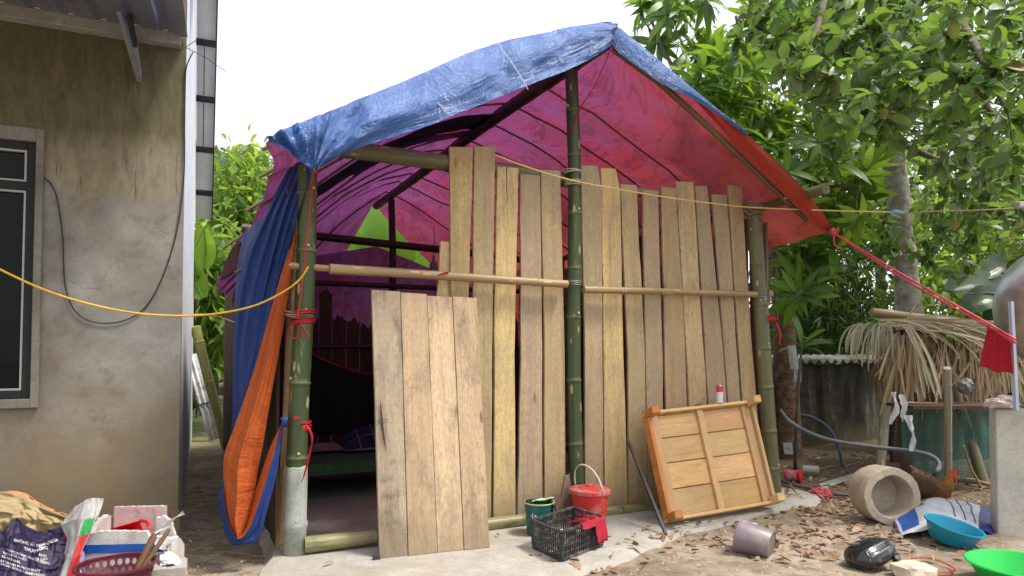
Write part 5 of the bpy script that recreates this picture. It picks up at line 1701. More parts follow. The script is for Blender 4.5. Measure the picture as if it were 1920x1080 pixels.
stick(gnd(1838, 914, DZ + .02), at(1807, 836, 5.95), .012, 'thin pale forked stick standing upright right of the hen')
stick(gnd(1812, 902, DZ + .03), gnd(1880, 915, DZ + .03), .03, 'thick dry pole lying on the ground beside the pillar')
stick(gnd(1655, 884, DZ + .04), gnd(1700, 882, DZ + .04), .035, 'short pale log lying behind the concrete drum')
stick(gnd(1700, 900, DZ + .02), gnd(1795, 908, DZ + .02), .008, 'thin twig lying behind the hen', bend=.03)
wr = random.Random(5)
for k in range(7):
    x = wr.uniform(1470, 1620); y = wr.uniform(865, 925)
    a = gnd(x, y, 0); b = gnd(x + wr.uniform(-45, 45), y + wr.uniform(-9, 9), 0)
    a.z = gz(a.x, a.y) + .012; b.z = gz(b.x, b.y) + .012
    s_ = stick(a, b, .007, 'thin dry twig lying among the fallen leaves by the right post', bend=.03); s_['group'] = 'dry twigs among the leaves'
for k in range(8):
    x = wr.uniform(1770, 1865); y = wr.uniform(910, 965)
    a = gnd(x, y, 0); b = gnd(x + wr.uniform(-35, 35), y + wr.uniform(-9, 9), 0)
    a.z = gz(a.x, a.y) + .012; b.z = gz(b.x, b.y) + .012
    s_ = stick(a, b, .006, 'thin dry twig lying on the ground between hen and pillar', bend=.03); s_['group'] = 'dry twigs by the pillar'
# ------------------------------------------------------------------ boundary wall with corrugated capping
bw0 = gnd(1440, 838, .06); bw1 = gnd(1660, 822, .06)
bd = (bw1 - bw0); bd.z = 0; bdir = bd.normalized(); bno = Vector((-bdir.y, bdir.x, 0))
bz = on_plane(1560, 684, bw0, bno).z
bwall = thing('boundary_wall', 'low dark mossy rendered wall capped with corrugated sheet at the back of the yard', 'wall', Vector((bw0.x, bw0.y, 0)))
Lw = 6.5
mb = MB(); mb.box(Vector((bw0.x, bw0.y, 0)) + bdir * (Lw / 2 - 1.2) + bno * .08 + ZA * (bz / 2 - .05), (bdir, bno, ZA), (Lw, .16, bz + .1)); mb.build('masonry', M['mossywall'], bwall)
mb = MB()
n = 620
vs_ = []
for i in range(n):
    s = i / n * Lw
    for v, dz in ((-.16, 0), (.34, .06)):
        vs_.append(Vector((bw0.x, bw0.y, bz + .05 + dz + .026 * math.sin(s / .145 * 2 * math.pi))) + bdir * (s - 1.2) + bno * v)
mb.add(vs_, [(2 * i, 2 * i + 1, 2 * i + 3, 2 * i + 2) for i in range(n - 1)])
mb.build('corrugated_cap', M['roofcap'], bwall, smooth=True, solid=.008)

# ------------------------------------------------------------------ thatched hen coop
cb0 = gnd(1655, 900, DZ)
coop = thing('thatched_coop', 'hen coop of poles and green netting under a dry palm thatch', 'coop', Vector((cb0.x + .6, cb0.y, 0)))
YC = cb0.y
def cp(px, py, dY=0.0):
    return at(px, py, YC + dY)
bamboo('post', gnd(1647, 905, DZ), cp(1676, 628, .25), .048, M['bamboogrey'], coop, spacing=.6, bend=.01, taper=.8)
bamboo('post', gnd(1778, 920, DZ), at(1776, 690, 6.0), .034, M['bamboogrey'], coop, spacing=.34, bend=.003)
pA = gnd(1845, 908, DZ)
bamboo('post', pA, at(1768, 660, pA.y + .35), .052, M['bamboo2'], coop, spacing=.5, bend=.006)
bamboo('post', cp(1672, 850, .75), cp(1690, 640, .75), .04, M['bamboodark'], coop)
bamboo('post', cp(1905, 880, .9), cp(1900, 620, .9), .04, M['bamboodark'], coop)
# horizontal poles: ridge sticking out at the left, shelf rail
bamboo('ridge_pole', cp(1634, 585, .30), cp(1940, 622, .2), .05, M['bamboodry'], coop, spacing=.7, bend=.004, taper=.85)
bamboo('rail', at(1690, 756, 6.75), at(1890, 768, 6.7), .018, M['bamboodry'], coop, bend=.01)
bamboo('rail', cp(1660, 880, .6), cp(1930, 890, .6), .025, M['bamboodark'], coop)
for (x0, y0, x1, y1) in ((1700, 600, 1716, 572), (1744, 610, 1768, 556), (1752, 606, 1800, 600)):
    mb = MB(); mb.tube([cp(x0, y0, .2), cp(x1, y1, .3)], .010, 6); mb.build('pole_end', M['stick'], coop)
# netting: green mesh cloth round the lower half, dark inside
def m_net():
    t = NT('green_plastic_netting')
    g = t.gc()
    x, y, z = t.sep(g)
    fx = t.math('FRACT', t.math('MULTIPLY', x, 60)); fy = t.math('FRACT', t.math('MULTIPLY', y, 60))
    ln = t.math('MAXIMUM', t.math('LESS_THAN', fx, .34), t.math('LESS_THAN', fy, .34))
    n = t.noise(g, 4, 5)
    c = t.ramp(n, [(.35, (.010, .075, .055)), (.65, (.03, .15, .11))])
    sh = t.bsdf(c, .5, None, .4)
    tr = t.n("BsdfTransparent", {'Color': (1, 1, 1)}).outputs[0]
    dens = t.math('ADD', .35, t.math('MULTIPLY', ln, .6), clamp=True)
    return t.end(t.n("MixShader", {0: dens, 1: tr, 2: sh}).outputs[0])
M['net'] = m_net()
mb = MB()
c1 = [at(1690, 764, 6.92), at(1780, 770, 6.86), at(1890, 764, 6.9)]; c2 = [at(1692, 898, 6.90), at(1780, 900, 6.86), at(1895, 897, 6.9)]
k1 = curve_pts(c1, 41); k2 = curve_pts(c2, 41)
mb.grid(lambda a, b: k1[int(round(a * 40))].lerp(k2[int(round(a * 40))], b) + Vector((0, .03 * nz((a * 7, b * 3, 1)) + .012 * math.sin(a * 40), 0)), 40, 16, lambda a, b: (a * 1.0, b * .65, 0))
mb.build('netting', M['net'], coop, smooth=True)
mb = MB(); mb.box(cp(1790, 790, 1.0), (Vector((1, .1, 0)).normalized(), Vector((-.1, 1, 0)).normalized(), ZA), (1.6, .05, 1.0)); mb.build('back_board', M['darkwood'], coop)
mb = MB(); mb.box(at(1790, 760, 6.6), (Vector((1, .05, 0)).normalized(), Vector((-.05, 1, 0)).normalized(), ZA), (1.15, .5, .03)); mb.build('shelf', M['darkwood'], coop)
# palm leaflets: long folded strips
def blade(mb, pts, wd, rnd, droop=0.0):
    n = len(pts)
    vs_, gs = [], []
    for i, p in enumerate(pts):
        t_ = (pts[min(i + 1, n - 1)] - pts[max(i - 1, 0)]).normalized()
        s_ = t_.cross(Vector((0, -1, .3))).normalized()
        w_ = wd * (math.sin(math.pi * min(1.0, .14 + .86 * (1 - i / (n - 1)) ** .8)) * .9 + .06)
        up_ = s_.cross(t_)
        vs_ += [p - s_ * w_ / 2 + up_ * w_ * .22, p, p + s_ * w_ / 2 + up_ * w_ * .22]
        gs += [(-1, i / (n - 1), 0), (0, i / (n - 1), 0), (1, i / (n - 1), 0)]
    fs = []
    for i in range(n - 1):
        fs += [(3 * i, 3 * i + 1, 3 * i + 4, 3 * i + 3), (3 * i + 1, 3 * i + 2, 3 * i + 5, 3 * i + 4)]
    mb.add(vs_, fs, gs, 0, rnd)
pr = random.Random(21)
thatch = None
def leaflet(a, dirv, L, sag, wd, mat, stuffmb=None, n=8):
    a = Vector(a); dirv = Vector(dirv).normalized()
    pts = []
    v = dirv.copy(); p = a.copy()
    for i in range(n):
        pts.append(p.copy())
        v = (v + Vector((pr.uniform(-.06, .06), pr.uniform(-.06, .06), -sag / n * (1 + i * .35)))).normalized()
        p = p + v * (L / (n - 1))
    mb = stuffmb if stuffmb is not None else MB()
    blade(mb, pts, wd, pr.random())
    if stuffmb is None:
        return mb.build('leaflet', M[mat], thatch)
mb = MB(); mb.tube([cp(1660, 608, .05), cp(1780, 610, .05), cp(1930, 625, .05)], .018, 7)
thatch = mb.build('thatch', M['palm'], coop, smooth=True)
# left grey-green frond: drooping fan
for k in range(46):
    t = pr.random()
    o_ = cp(lerp(1612, 1672, t ** .8) , lerp(606, 602, t) + pr.uniform(-3, 5), pr.uniform(-.35, .1))
    leaflet(o_, (lerp(-.9, -.05, t) + pr.uniform(-.15, .15), pr.uniform(-.5, .1), lerp(.05, -.4, t)), pr.uniform(.28, .52), pr.uniform(1.8, 3.4), pr.uniform(.012, .022), 'palmgrey')
# long horizontal leaflets across the top
for k in range(70):
    x = pr.uniform(1640, 1830)
    o_ = cp(x, 604 + (x - 1650) * .035 + pr.uniform(-7, 12), pr.uniform(-.35, .15))
    leaflet(o_, (1, pr.uniform(-.4, .25), pr.uniform(-.12, .22)), pr.uniform(.3, .9), pr.uniform(.0, .8), pr.uniform(.025, .04), 'palm' if pr.random() < .65 else 'palmgrey')
# big pale frond falling from the ridge to the lower right
for k in range(14):
    o_ = cp(pr.uniform(1692, 1706), pr.uniform(606, 616), -.40)
    leaflet(o_, (pr.uniform(.12, .36), -.25, -.6), pr.uniform(.45, .8), pr.uniform(.35, 1.3), pr.uniform(.02, .034), 'palmgrey')
# hanging skirt in front
for k in range(110):
    g_ = pr.random()
    x = 1640 + 140 * g_ if g_ < .62 else pr.choice([pr.uniform(1752, 1775), pr.uniform(1800, 1850), pr.uniform(1836, 1872)])
    top = 632 if x < 1735 else 640
    fan = (x - 1712) / 160 if x < 1740 else pr.uniform(-.15, .2)
    o_ = cp(lerp(1712, x, .45) if x < 1740 else x, top + pr.uniform(-12, 26), pr.uniform(-.32, -.05))
    leaflet(o_, (fan * 1.1 + pr.gauss(0, .16), pr.uniform(-.3, .1), -1), pr.uniform(.2, .72), pr.uniform(-.3, .8), pr.uniform(.014, .026), 'palm')
for k in range(26):
    x = pr.uniform(1785, 1900)
    o_ = cp(x, pr.uniform(615, 660), pr.uniform(-.2, .35))
    leaflet(o_, (pr.uniform(-.9, 1.0), pr.uniform(-.4, .3), pr.uniform(-1.0, .1)), pr.uniform(.3, .6), pr.uniform(.3, 1.2), pr.uniform(.014, .026), 'palm')
# dark understorey of broken leaf bits under the thatch
mb = MB()
for k in range(520):
    o_ = cp(pr.uniform(1640, 1900), pr.uniform(612, 700), pr.uniform(.0, .8))
    leaflet(o_, (pr.uniform(-.5, .5), pr.uniform(-.4, .4), -1), pr.uniform(.2, .5), .5, pr.uniform(.015, .03), 'palm', mb, 5)
kind(mb.build('thatch_filling', M['palm'], coop), 'stuff')
# roof deck under the thatch
mb = MB(); mb.box(cp(1785, 622, .45), (Vector((1, .0, 0)), Vector((0, 1, -.05)).normalized(), Vector((0, .05, 1)).normalized()), (1.35, .8, .02)); mb.build('roof_deck', M['darkwood'], coop)
# torn white plastic hanging from the coop, grey bag on its shelf
M['whiteplastic'] = m_plain('torn_white_plastic', (.62, .63, .64), .4, .12, 20, .4, trans=(.6, .6, .62), dirt=(.35, .36, .36), dirt_amt=.3)
def torn(px0, py0, px1, py1, wpx, Y, label, seed):
    pts = curve_pts([at(px0, py0, Y), at((px0 + px1) / 2 + 6, (py0 + py1) / 2, Y - .03), at(px1, py1, Y)], 25)
    mb = MB()
    def fn(a, b):
        i = int(round(b * 24))
        w_ = wpx / FPX * Y * (.5 + .5 * abs(math.sin(b * 4 + seed)) + .35 * nz((b * 7, seed, 0))) * (1 if b < .7 else lerp(1, .3, (b - .7) / .3))
        return pts[i] + Vector(((a - .5) * w_, .02 * math.sin(a * 5 + b * 6 + seed), .02 * nz((a * 4, b * 8, seed))))
    mb.grid(fn, 8, 24)
    return tag(rebase(mb.build('plastic_scrap', M['whiteplastic'], smooth=True), pts[0]), label, 'plastic scrap')
torn(1703, 778, 1708, 846, 13, 6.0, 'long torn strip of white plastic hanging before the green netting', 1.0)
torn(1677, 735, 1670, 795, 11, 6.0, 'torn white plastic strip beside the left coop post', 2.2)
torn(1688, 740, 1692, 790, 13, 6.08, 'ragged grey white plastic scrap under the skirt of thatch', 4.2)
bm = bmesh.new(); bmesh.ops.create_icosphere(bm, subdivisions=3, radius=1.0)
for v in bm.verts:
    v.co = Vector((v.co.x * .075, v.co.y * .06, v.co.z * .075)) * (1 + .3 * nz(v.co, 2) + .1 * nz(v.co, 6))
me = bpy.data.meshes.new('grey_bag'); bm.to_mesh(me); bm.free(); me.materials.append(m_plain('grey_bag_plastic', (.15, .147, .15), .6, .2, 20))
o = bpy.data.objects.new('plastic_bag', me); COL.objects.link(o); o.location = at(1811, 724, 6.6); tag(o, 'pale grey stuffed plastic bag on the coop shelf behind the slanting pole', 'bag')

# ------------------------------------------------------------------ concrete pillar, water tank on its stand
pc = gnd(1871, 1006, DZ)
pu = Vector((.90, -.43, 0)).normalized(); pvv = Vector((.43, .90, 0)).normalized()
ptop = at(1866, 766, pc.y).z
mb = MB()
cpi = pc + pu * .105 + pvv * .13
mb.lathe(Vector((cpi.x, cpi.y, 0)), ZA, [(0, 0)], 4)
pil = MB()
ring_ = lambda s, z: [Vector((cpi.x, cpi.y, z)) + pu * (a * s * .5) + pvv * (b * s * .62) for a, b in ((-1, -1), (1, -1), (1, 1), (-1, 1))]
lev = [(.215, -.1), (.212, .02), (.205, .3), (.20, ptop - .06), (.198, ptop - .012), (.186, ptop)]
allv = [p for s, z in lev for p in ring_(s, z)]
fs = [(i * 4 + k, i * 4 + (k + 1) % 4, (i + 1) * 4 + (k + 1) % 4, (i + 1) * 4 + k) for i in range(len(lev) - 1) for k in range(4)] + [tuple((len(lev) - 1) * 4 + k for k in range(4))]
pil.add(allv, fs)
o = rebase(pil.build('concrete_pillar', M['pillar'], recalc=True, bevel=.008), Vector((cpi.x, cpi.y, 0))); tag(o, 'square pale cement pillar under the steel water tank', 'pillar')
M['steel'] = None
def m_steel():
    t = NT('polished_stainless_steel')
    o = t.obj()
    n = t.noise(t.map(o, (3, 60, 60)), 1.0, 4)
    d = t.noise(o, 9, 7, .7)
    c = t.ramp(d, [(.3, (.48, .475, .475)), (.6, (.68, .67, .67))])
    r_ = t.math('ADD', .16, t.math('MULTIPLY', d, .40))
    return t.end(t.bsdf(c, r_, t.bump(t.math('ADD', n, t.math('MULTIPLY', t.noise(o, 2.4, 3), 2.0)), .12, .02), .5, 1.0))
tkc = at(1952, 574, 4.9)
tr = .455
tank = thing('water_tank', 'polished stainless steel water tank bulging in at the right', 'tank', Vector((tkc.x, tkc.y, ptop)))
tax_ = Vector((.93, .36, 0)).normalized()
prof = [(0, -.02)] + [(tr * math.sin(a), .19 - .19 * math.cos(a)) for a in np.linspace(.08, math.pi / 2, 16)] + [(tr, .2), (tr, .32), (tr * 1.012, .325), (tr * 1.012, .345), (tr, .35), (tr, 1.1)] + [(tr * math.cos(a), 1.1 + .2 * math.sin(a)) for a in np.linspace(.08, math.pi / 2, 10)]
start = tkc - tax_ * .0
mb = MB(); mb.lathe(start, tax_, prof, 64); mb.build('shell', m_steel(), tank, smooth=True)
M['paintedsteel'] = m_plain('blue_grey_painted_steel', (.30, .33, .42), .4, .1)
for s_ in (.40, 1.0):
    for w_ in (.16, .34):
        p = start + tax_ * s_ + tax_.cross(ZA) * w_
        mb = MB(); mb.bar(Vector((p.x, p.y, ptop if s_ < .5 and w_ > 0 else .0)), Vector((p.x, p.y, tkc.z - .20)), .035, .02, up=tax_); mb.build('leg', M['paintedsteel'], tank)
    mb = MB(); mb.bar(start + tax_ * s_ + tax_.cross(ZA) * -.32 - ZA * (tr + .015), start + tax_ * s_ + tax_.cross(ZA) * .32 - ZA * (tr + .015), .035, .02); mb.build('cradle', M['paintedsteel'], tank)
# blue grey upright seen left of the tank
pA_ = at(1897, 632, 4.78); pB_ = at(1905, 742, 4.78)
mb = MB(); mb.bar(pA_ + ZA * .25, Vector((pB_.x, pB_.y, ptop)), .022, .03, up=tax_); mb.build('leg', M['paintedsteel'], tank)
# crumpled clear bag with pink print on the pillar
bm = bmesh.new(); bmesh.ops.create_icosphere(bm, subdivisions=4, radius=1.0)
for v in bm.verts:
    v.co = Vector((v.co.x * .105, v.co.y * .07, max(-.02, v.co.z * .055))) * (1 + .4 * nz(v.co, 1.8) + .2 * abs(nz(v.co, 4.5)))
me = bpy.data.meshes.new('clear_bag'); bm.to_mesh(me); bm.free(); me.materials.append(m_plain('clear_printed_plastic', (.56, .48, .48), .25, .2, 20, trans=(.6, .5, .5), dirt=(.55, .12, .14), dirt_amt=.35, dirt_scale=12))
o = bpy.data.objects.new('plastic_bag', me); COL.objects.link(o); o.location = Vector((cpi.x - .10, cpi.y - .08, ptop + .035)); tag(o, 'crumpled clear plastic bag with pink print on top of the cement pillar', 'bag')

# ------------------------------------------------------------------ hen
hc = gnd(1742, 953, DZ)
hz = gz(hc.x, hc.y)
hen = thing('hen', 'brown hen with red comb pecking about behind the printed sack', 'hen', Vector((hc.x, hc.y, hz)))
hf = Vector((.80, -.60, 0)).normalized(); hs_ = Vector((.60, .80, 0)).normalized()
def hp_(x, z, y=0.0):
    return Vector((hc.x, hc.y, hz)) + hf * (x * .95) + ZA * (z * 1.1) + hs_ * y
spine = [(-.20, .335, .004, .010), (-.185, .315, .018, .035), (-.16, .275, .035, .062), (-.12, .225, .062, .088), (-.06, .178, .088, .108), (.0, .155, .098, .112), (.06, .152, .094, .106), (.105, .172, .078, .088), (.135, .200, .058, .064), (.150, .228, .042, .044), (.162, .250, .032, .033), (.176, .266, .029, .030), (.192, .272, .024, .024), (.206, .268, .014, .014), (.214, .262, .004, .004)]
def hen_fn(a, b):
    x = a * (len(spine) - 1); j = min(int(x), len(spine) - 2); t = x - j
    s0_, s1_ = spine[j], spine[j + 1]
    p = [lerp(s0_[k], s1_[k], t) for k in range(4)]
    th = 2 * math.pi * b
    q = hp_(p[0], p[1]) + hs_ * (math.cos(th) * p[2])
    # cross-section leans with the spine
    k0, k1 = spine[max(j - 1, 0)], spine[min(j + 2, len(spine) - 1)]
    d = Vector((k1[0] - k0[0], 0, k1[1] - k0[1])).normalized()
    nrm = hf * (-d.z) + ZA * d.x
    q = q + nrm * (math.sin(th) * p[3])
    return q + Vector((nz(q, 40), nz(q, 41), nz(q, 42))) * .004
def m_feather():
    t = NT('brown_hen_feathers')
    g = t.gc(); x, y, z = t.sep(g)
    o = t.obj()
    sc = t.voro(t.map(o, (1, 1, 1)), 75)
    sp = t.noise(o, 60, 4, .7)
    base = t.ramp(x, [(0.0, (.012, .012, .014)), (.16, (.035, .016, .010)), (.34, (.10, .032, .012)), (.56, (.22, .085, .02)), (.68, (.40, .15, .03)), (.80, (.55, .17, .03)), (.90, (.52, .12, .025))])
    top = t.ramp(t.math('SINE', t.math('MULTIPLY', y, 6.2832)), [(.35, 0.0), (.9, 1.0)])
    base = t.mix(t.math('MULTIPLY', top, t.ramp(x, [(.3, 0.0), (.42, .75), (.62, .6), (.72, 0.0)])), base, (.035, .026, .018))
    c = t.mix(t.math('MULTIPLY', t.ramp(sc, [(.35, 0.0), (.62, 1.0)]), .55), base, (.03, .014, .008))
    c = t.mix(t.math('MULTIPLY', t.ramp(sp, [(.55, 0.0), (.68, 1.0)]), .35), c, (.36, .19, .07))
    return t.end(t.bsdf(c, .6, t.bump(t.math('ADD', t.math('MULTIPLY', sc, -1.0), sp), .6, .006), .35))
mb = MB(); mb.grid(hen_fn, 56, 24, lambda a, b: (a, b, 0)); mb.build('body', m_feather(), hen, smooth=True)
M['henwing'] = m_plain('dark_wing_feathers', (.095, .042, .018), .6, .45, 50, .5, dirt=(.025, .016, .012), dirt_amt=.5, dirt_scale=55)
M['hentail'] = m_plain('black_brown_tail_feathers', (.04, .020, .014), .5, .4, 40)
for s_ in (-1, 1):
    mb = MB()
    def wing(a, b):
        x = lerp(.085, -.135, a); w_ = .072 * math.sin(math.pi * min(1, .18 + .82 * (1 - a))) + .006
        zc = .178 + .055 * a * a * 1.2
        z = zc + (b - .5) * 2 * w_
        bulge = .108 * math.sqrt(max(.02, 1 - ((z - .165) / .125) ** 2)) * (1 - .42 * a * a) + .004
        return hp_(x, z, s_ * bulge)
    mb.grid(wing, 14, 8, lambda a, b: (a, b, 0)); mb.build('wing', M['henwing'], hen, smooth=True, solid=.008)
mb = MB()
for k in range(9):
    y = (k - 4) * .009
    pts = [hp_(-.13, .265 + .004 * k, y), hp_(-.185, .335 + .006 * k, y * 1.5), hp_(-.20 - .006 * (k % 3), .385 + .010 * (k % 4), y * 2.0)]
    vs_ = []
    for i, p in enumerate(pts):
        w_ = (.016, .024, .010)[i]
        vs_ += [p - hf * w_ - ZA * w_ * .3, p + hf * w_ + ZA * w_ * .3]
    mb.add(vs_, [(0, 1, 3, 2), (2, 3, 5, 4)])
mb.build('tail', M['hentail'], hen, solid=.002)
M['comb'] = m_plain('red_comb_skin', (.58, .035, .05), .5, .15, 30)
mb = MB()
prof_ = [(.166, .285), (.164, .315), (.172, .302), (.178, .327), (.187, .305), (.195, .322), (.202, .300), (.212, .306), (.213, .284), (.200, .274), (.180, .280)]
mb.slab([hp_(x, z, .004) for x, z in prof_], hs_, .009); mb.build('comb', M['comb'], hen, recalc=True, bevel=.002)
for s_ in (-1, 1):
    bm = bmesh.new(); bmesh.ops.create_icosphere(bm, subdivisions=2, radius=1)
    mb = MB(); mb.add([hp_(.190 + v.co.x * .016, .262 + v.co.z * .017, s_ * (.021 + v.co.y * .006)) for v in bm.verts], [tuple(v.index for v in f.verts) for f in bm.faces]); mb.build('face', M['comb'], hen, smooth=True)
    mb = MB(); mb.add([hp_(.206 + v.co.x * .009, .236 + v.co.z * .020, s_ * .009 + v.co.y * .005) for v in bm.verts], [tuple(v.index for v in f.verts) for f in bm.faces]); mb.build('wattle', M['comb'], hen, smooth=True)
    mb = MB(); mb.add([hp_(.196 + v.co.x * .005, .273 + v.co.z * .005, s_ * .027 + v.co.y * .003) for v in bm.verts], [tuple(v.index for v in f.verts) for f in bm.faces]); mb.build('eye', M['blackplastic'], hen, smooth=True)
    bm.free()
mb = MB(); mb.tube([hp_(.208, .265), hp_(.224, .259), hp_(.233, .249)], [.010, .007, .001], 8); mb.build('beak', m_plain('horn_beak', (.30, .19, .09), .5), hen, smooth=True)
M['henleg'] = m_plain('yellow_leg_scales', (.42, .26, .09), .6, .2, 40)
for s_, dx in ((-1, .0), (1, .045)):
    mb = MB()
    ft = hp_(.03 + dx, .006, s_ * .04)
    mb.tube([hp_(.01 + dx, .09, s_ * .042), hp_(.018 + dx, .05, s_ * .042), ft], [.020, .008, .0065], 8)
    for ang in (-.5, 0, .5, math.pi):
        d = hf * math.cos(ang) + hs_ * math.sin(ang)
        mb.tube([ft, ft + d * .022 + ZA * .004, ft + d * (.045 if ang < 3 else .025) - ZA * .004], [.006, .005, .002], 6)
    mb.build('leg', M['henleg'], hen, smooth=True)
# ------------------------------------------------------------------ heap in front of the house: sacks, foam box, basket
def cloth_from_px(rows, nu, nv, amp, seed, wr=6.0):
    """sheet lofted through rows of (px,py,Y), top row first, with folds"""
    cs = [curve_pts([at(*p) for p in r_], nu + 1) for r_ in rows]
    def fn(a, b):
        i = int(round(a * nu))
        x = b * (len(cs) - 1); j = min(int(x), len(cs) - 2)
        t = x - j; t = t * t * (3 - 2 * t)
        p = cs[j][i].lerp(cs[j + 1][i], t)
        k = amp * (nz((a * wr, b * wr * .8, seed)) + .5 * nz((a * wr * 2.3, b * wr * 2, seed + 3)) + .8 * (abs(nz((a * wr * .8 + b * 2, b * wr * .7, seed + 9))) - .3))
        return p + Vector((0, -k, k * .5))
    return fn
# pile body under the sacks
mb = MB()
hb_ = cloth_from_px([[(-150, 960, 4.12), (0, 950, 4.16), (80, 965, 4.16), (150, 1000, 4.12)], [(-150, 1000, 4.0), (0, 1000, 4.0), (80, 1010, 3.98), (160, 1050, 3.95)], [(-150, 1160, 3.85), (0, 1160, 3.85), (90, 1150, 3.82), (180, 1150, 3.80)]], 16, 12, .01, 2)
mb.grid(hb_, 16, 12)
M['heap'] = m_plain('pale_stuffed_sacking', (.40, .36, .33), .7, .2, 8)
o = rebase(mb.build('stuffed_sack', M['heap'], smooth=True), at(60, 1060, 3.9)); tag(o, 'pale stuffed sack underneath the dark purple printed sack', 'sack')
def m_cream():
    t = NT('cream_orange_sheeting')
    g = t.gc(); x, y, z = t.sep(g)
    n = t.noise(g, 5, 6, .6, .6)
    c = t.ramp(n, [(.3, (.25, .18, .085)), (.6, (.38, .30, .16))])
    s_ = t.ramp(t.math('ADD', t.math('ADD', x, t.math('MULTIPLY', n, .5)), t.math('MULTIPLY', t.math('ABSOLUTE', t.math('SUBTRACT', y, .45)), .9)), [(.46, 1.0), (.52, 0.0)])
    c = t.mix(s_, c, (.62, .17, .04))
    c = t.mix(t.ramp(y, [(.10, .9), (.16, 0.0)]), c, (.48, .22, .12))
    return t.end(t.bsdf(c, .55, t.bump(t.noise(g, 30, 5), .4, .006), .35))
mb = MB()
fn = cloth_from_px([[(-140, 930, 4.14), (-40, 922, 4.16), (40, 922, 4.18), (80, 946, 4.18), (128, 965, 4.14)], [(-140, 950, 4.05), (-40, 938, 4.06), (30, 940, 4.08), (78, 955, 4.08), (128, 972, 4.06)], [(-140, 990, 3.98), (-30, 965, 3.98), (30, 964, 3.98), (72, 975, 4.0), (124, 984, 4.02)], [(-140, 1030, 3.95), (-30, 1000, 3.95), (20, 998, 3.97), (66, 1000, 3.99), (118, 1010, 4.0)]], 60, 40, .05, 5.0, 7)
mb.grid(fn, 60, 40, lambda a, b: (a, b, 0))
o = rebase(mb.build('crumpled_sheet', m_cream(), smooth=True), at(40, 960, 4.05)); tag(o, 'crumpled cream and orange sheeting heaped against the house wall', 'sheet')
# purple printed sack
def m_purple():
    t = NT('dark_purple_woven_sack')
    g = t.gc(); x, y, z = t.sep(g)
    n = t.noise(g, 6, 8, .72)
    c = t.ramp(n, [(.35, (.006, .004, .02)), (.6, (.018, .011, .055))])
    sc = t.ramp(t.noise(t.map(g, (9, 3, 1)), 3.0, 8, .75, 1.0), [(.60, 0.0), (.66, 1.0)])
    c = t.mix(t.math('MULTIPLY', sc, .22), c, (.26, .24, .36))
    rd = t.math('MULTIPLY', t.math('GREATER_THAN', x, .86), t.math('LESS_THAN', y, .22))
    c = t.mix(rd, c, (.36, .015, .03))
    # pale violet patch low in the middle
    d = t.math('ADD', t.math('POWER', t.math('SUBTRACT', x, .58), 2.0), t.math('MULTIPLY', t.math('POWER', t.math('SUBTRACT', y, .96), 2.0), .5))
    c = t.mix(t.ramp(d, [(.012, 1.0), (.02, 0.0)]), c, (.16, .08, .42))
    return t.end(t.bsdf(c, .36, t.bump(t.math('ADD', n, t.math('MULTIPLY', t.noise(t.map(g, (2, 5, 1)), 6.0, 6, .7), 1.2)), .65, .012), .5))
psack = thing('purple_sack', 'dark purple woven sack with white Vietnamese printing on the left heap', 'sack', at(70, 1040, 3.8))
pfn = cloth_from_px([[(-60, 1010, 3.86), (-6, 998, 3.88), (14, 985, 3.90), (30, 970, 3.93), (50, 986, 3.92), (78, 997, 3.91), (100, 992, 3.93), (124, 984, 3.94), (141, 986, 3.93)],
                     [(-64, 1036, 3.80), (-10, 1030, 3.80), (12, 1024, 3.80), (28, 1018, 3.80), (50, 1018, 3.80), (76, 1018, 3.80), (98, 1018, 3.81), (116, 1020, 3.82), (134, 1022, 3.84)],
                     [(-70, 1075, 3.72), (-14, 1072, 3.70), (8, 1070, 3.70), (24, 1068, 3.69), (44, 1068, 3.69), (68, 1068, 3.70), (88, 1068, 3.71), (104, 1066, 3.73), (120, 1062, 3.76)],
                     [(-76, 1130, 3.66), (-18, 1130, 3.62), (4, 1130, 3.62), (20, 1130, 3.61), (38, 1130, 3.62), (58, 1130, 3.63), (74, 1130, 3.64), (88, 1126, 3.66), (102, 1120, 3.69)]], 80, 60, .020, 3.3, 9)
mb = MB(); mb.grid(pfn, 80, 60, lambda a, b: (a, b, 0)); mb.build('bag', m_purple(), psack, smooth=True)
M['inkwhite'] = m_plain('white_print_ink', (.58, .57, .60), .5, .2, 60)
def sheet_text(txt, px, py, size, slope, fn, mat, parent, sq=1.0, Yp=3.80):
    """print lying on the sheet: start pixel, letter height in pixels, slope of the line"""
    vs_, fs = text_mesh(txt, 1.0, .012)
    # build a lookup of sheet points -> pixels, then place each vertex at its pixel on the sheet
    pts = []
    for v in vs_:
        x = px + v.x * size * sq; y = py + v.x * size * sq * slope - v.y * size
        pts.append((x, y))
    out = []
    for x, y in pts:
        i = int(round((x - grid_x0) / grid_st)); j = int(round((y - grid_y0) / grid_st))
        out.append(at(x, y, lookup(x, y) - .010))
    mb = MB(); mb.add(out, fs)
    return mb.build('lettering', mat, parent)
def proj(p):
    d = Vector(p) - CAM
    y = d.y
    # inverse of ray(): rotate into the camera
    f_ = d.y * math.cos(PITCH) + d.z * math.sin(PITCH); u_ = -d.y * math.sin(PITCH) + d.z * math.cos(PITCH)
    return 960 + FPX * d.x / f_, 540 - (u_ / f_ - SHIFT * 1920 / FPX) * FPX
samp = [(proj(pfn(a / 80, b / 60)), pfn(a / 80, b / 60).y) for a in range(81) for b in range(61)]
sx = np.array([s[0][0] for s in samp]); sy = np.array([s[0][1] for s in samp]); sY = np.array([s[1] for s in samp])
grid_x0 = grid_y0 = 0; grid_st = 1
def lookup(x, y):
    d = (sx - x) ** 2 + (sy - y) ** 2
    k = np.argsort(d)[:4]
    w_ = 1 / (d[k] + .5)
    return float((sY[k] * w_).sum() / w_.sum())
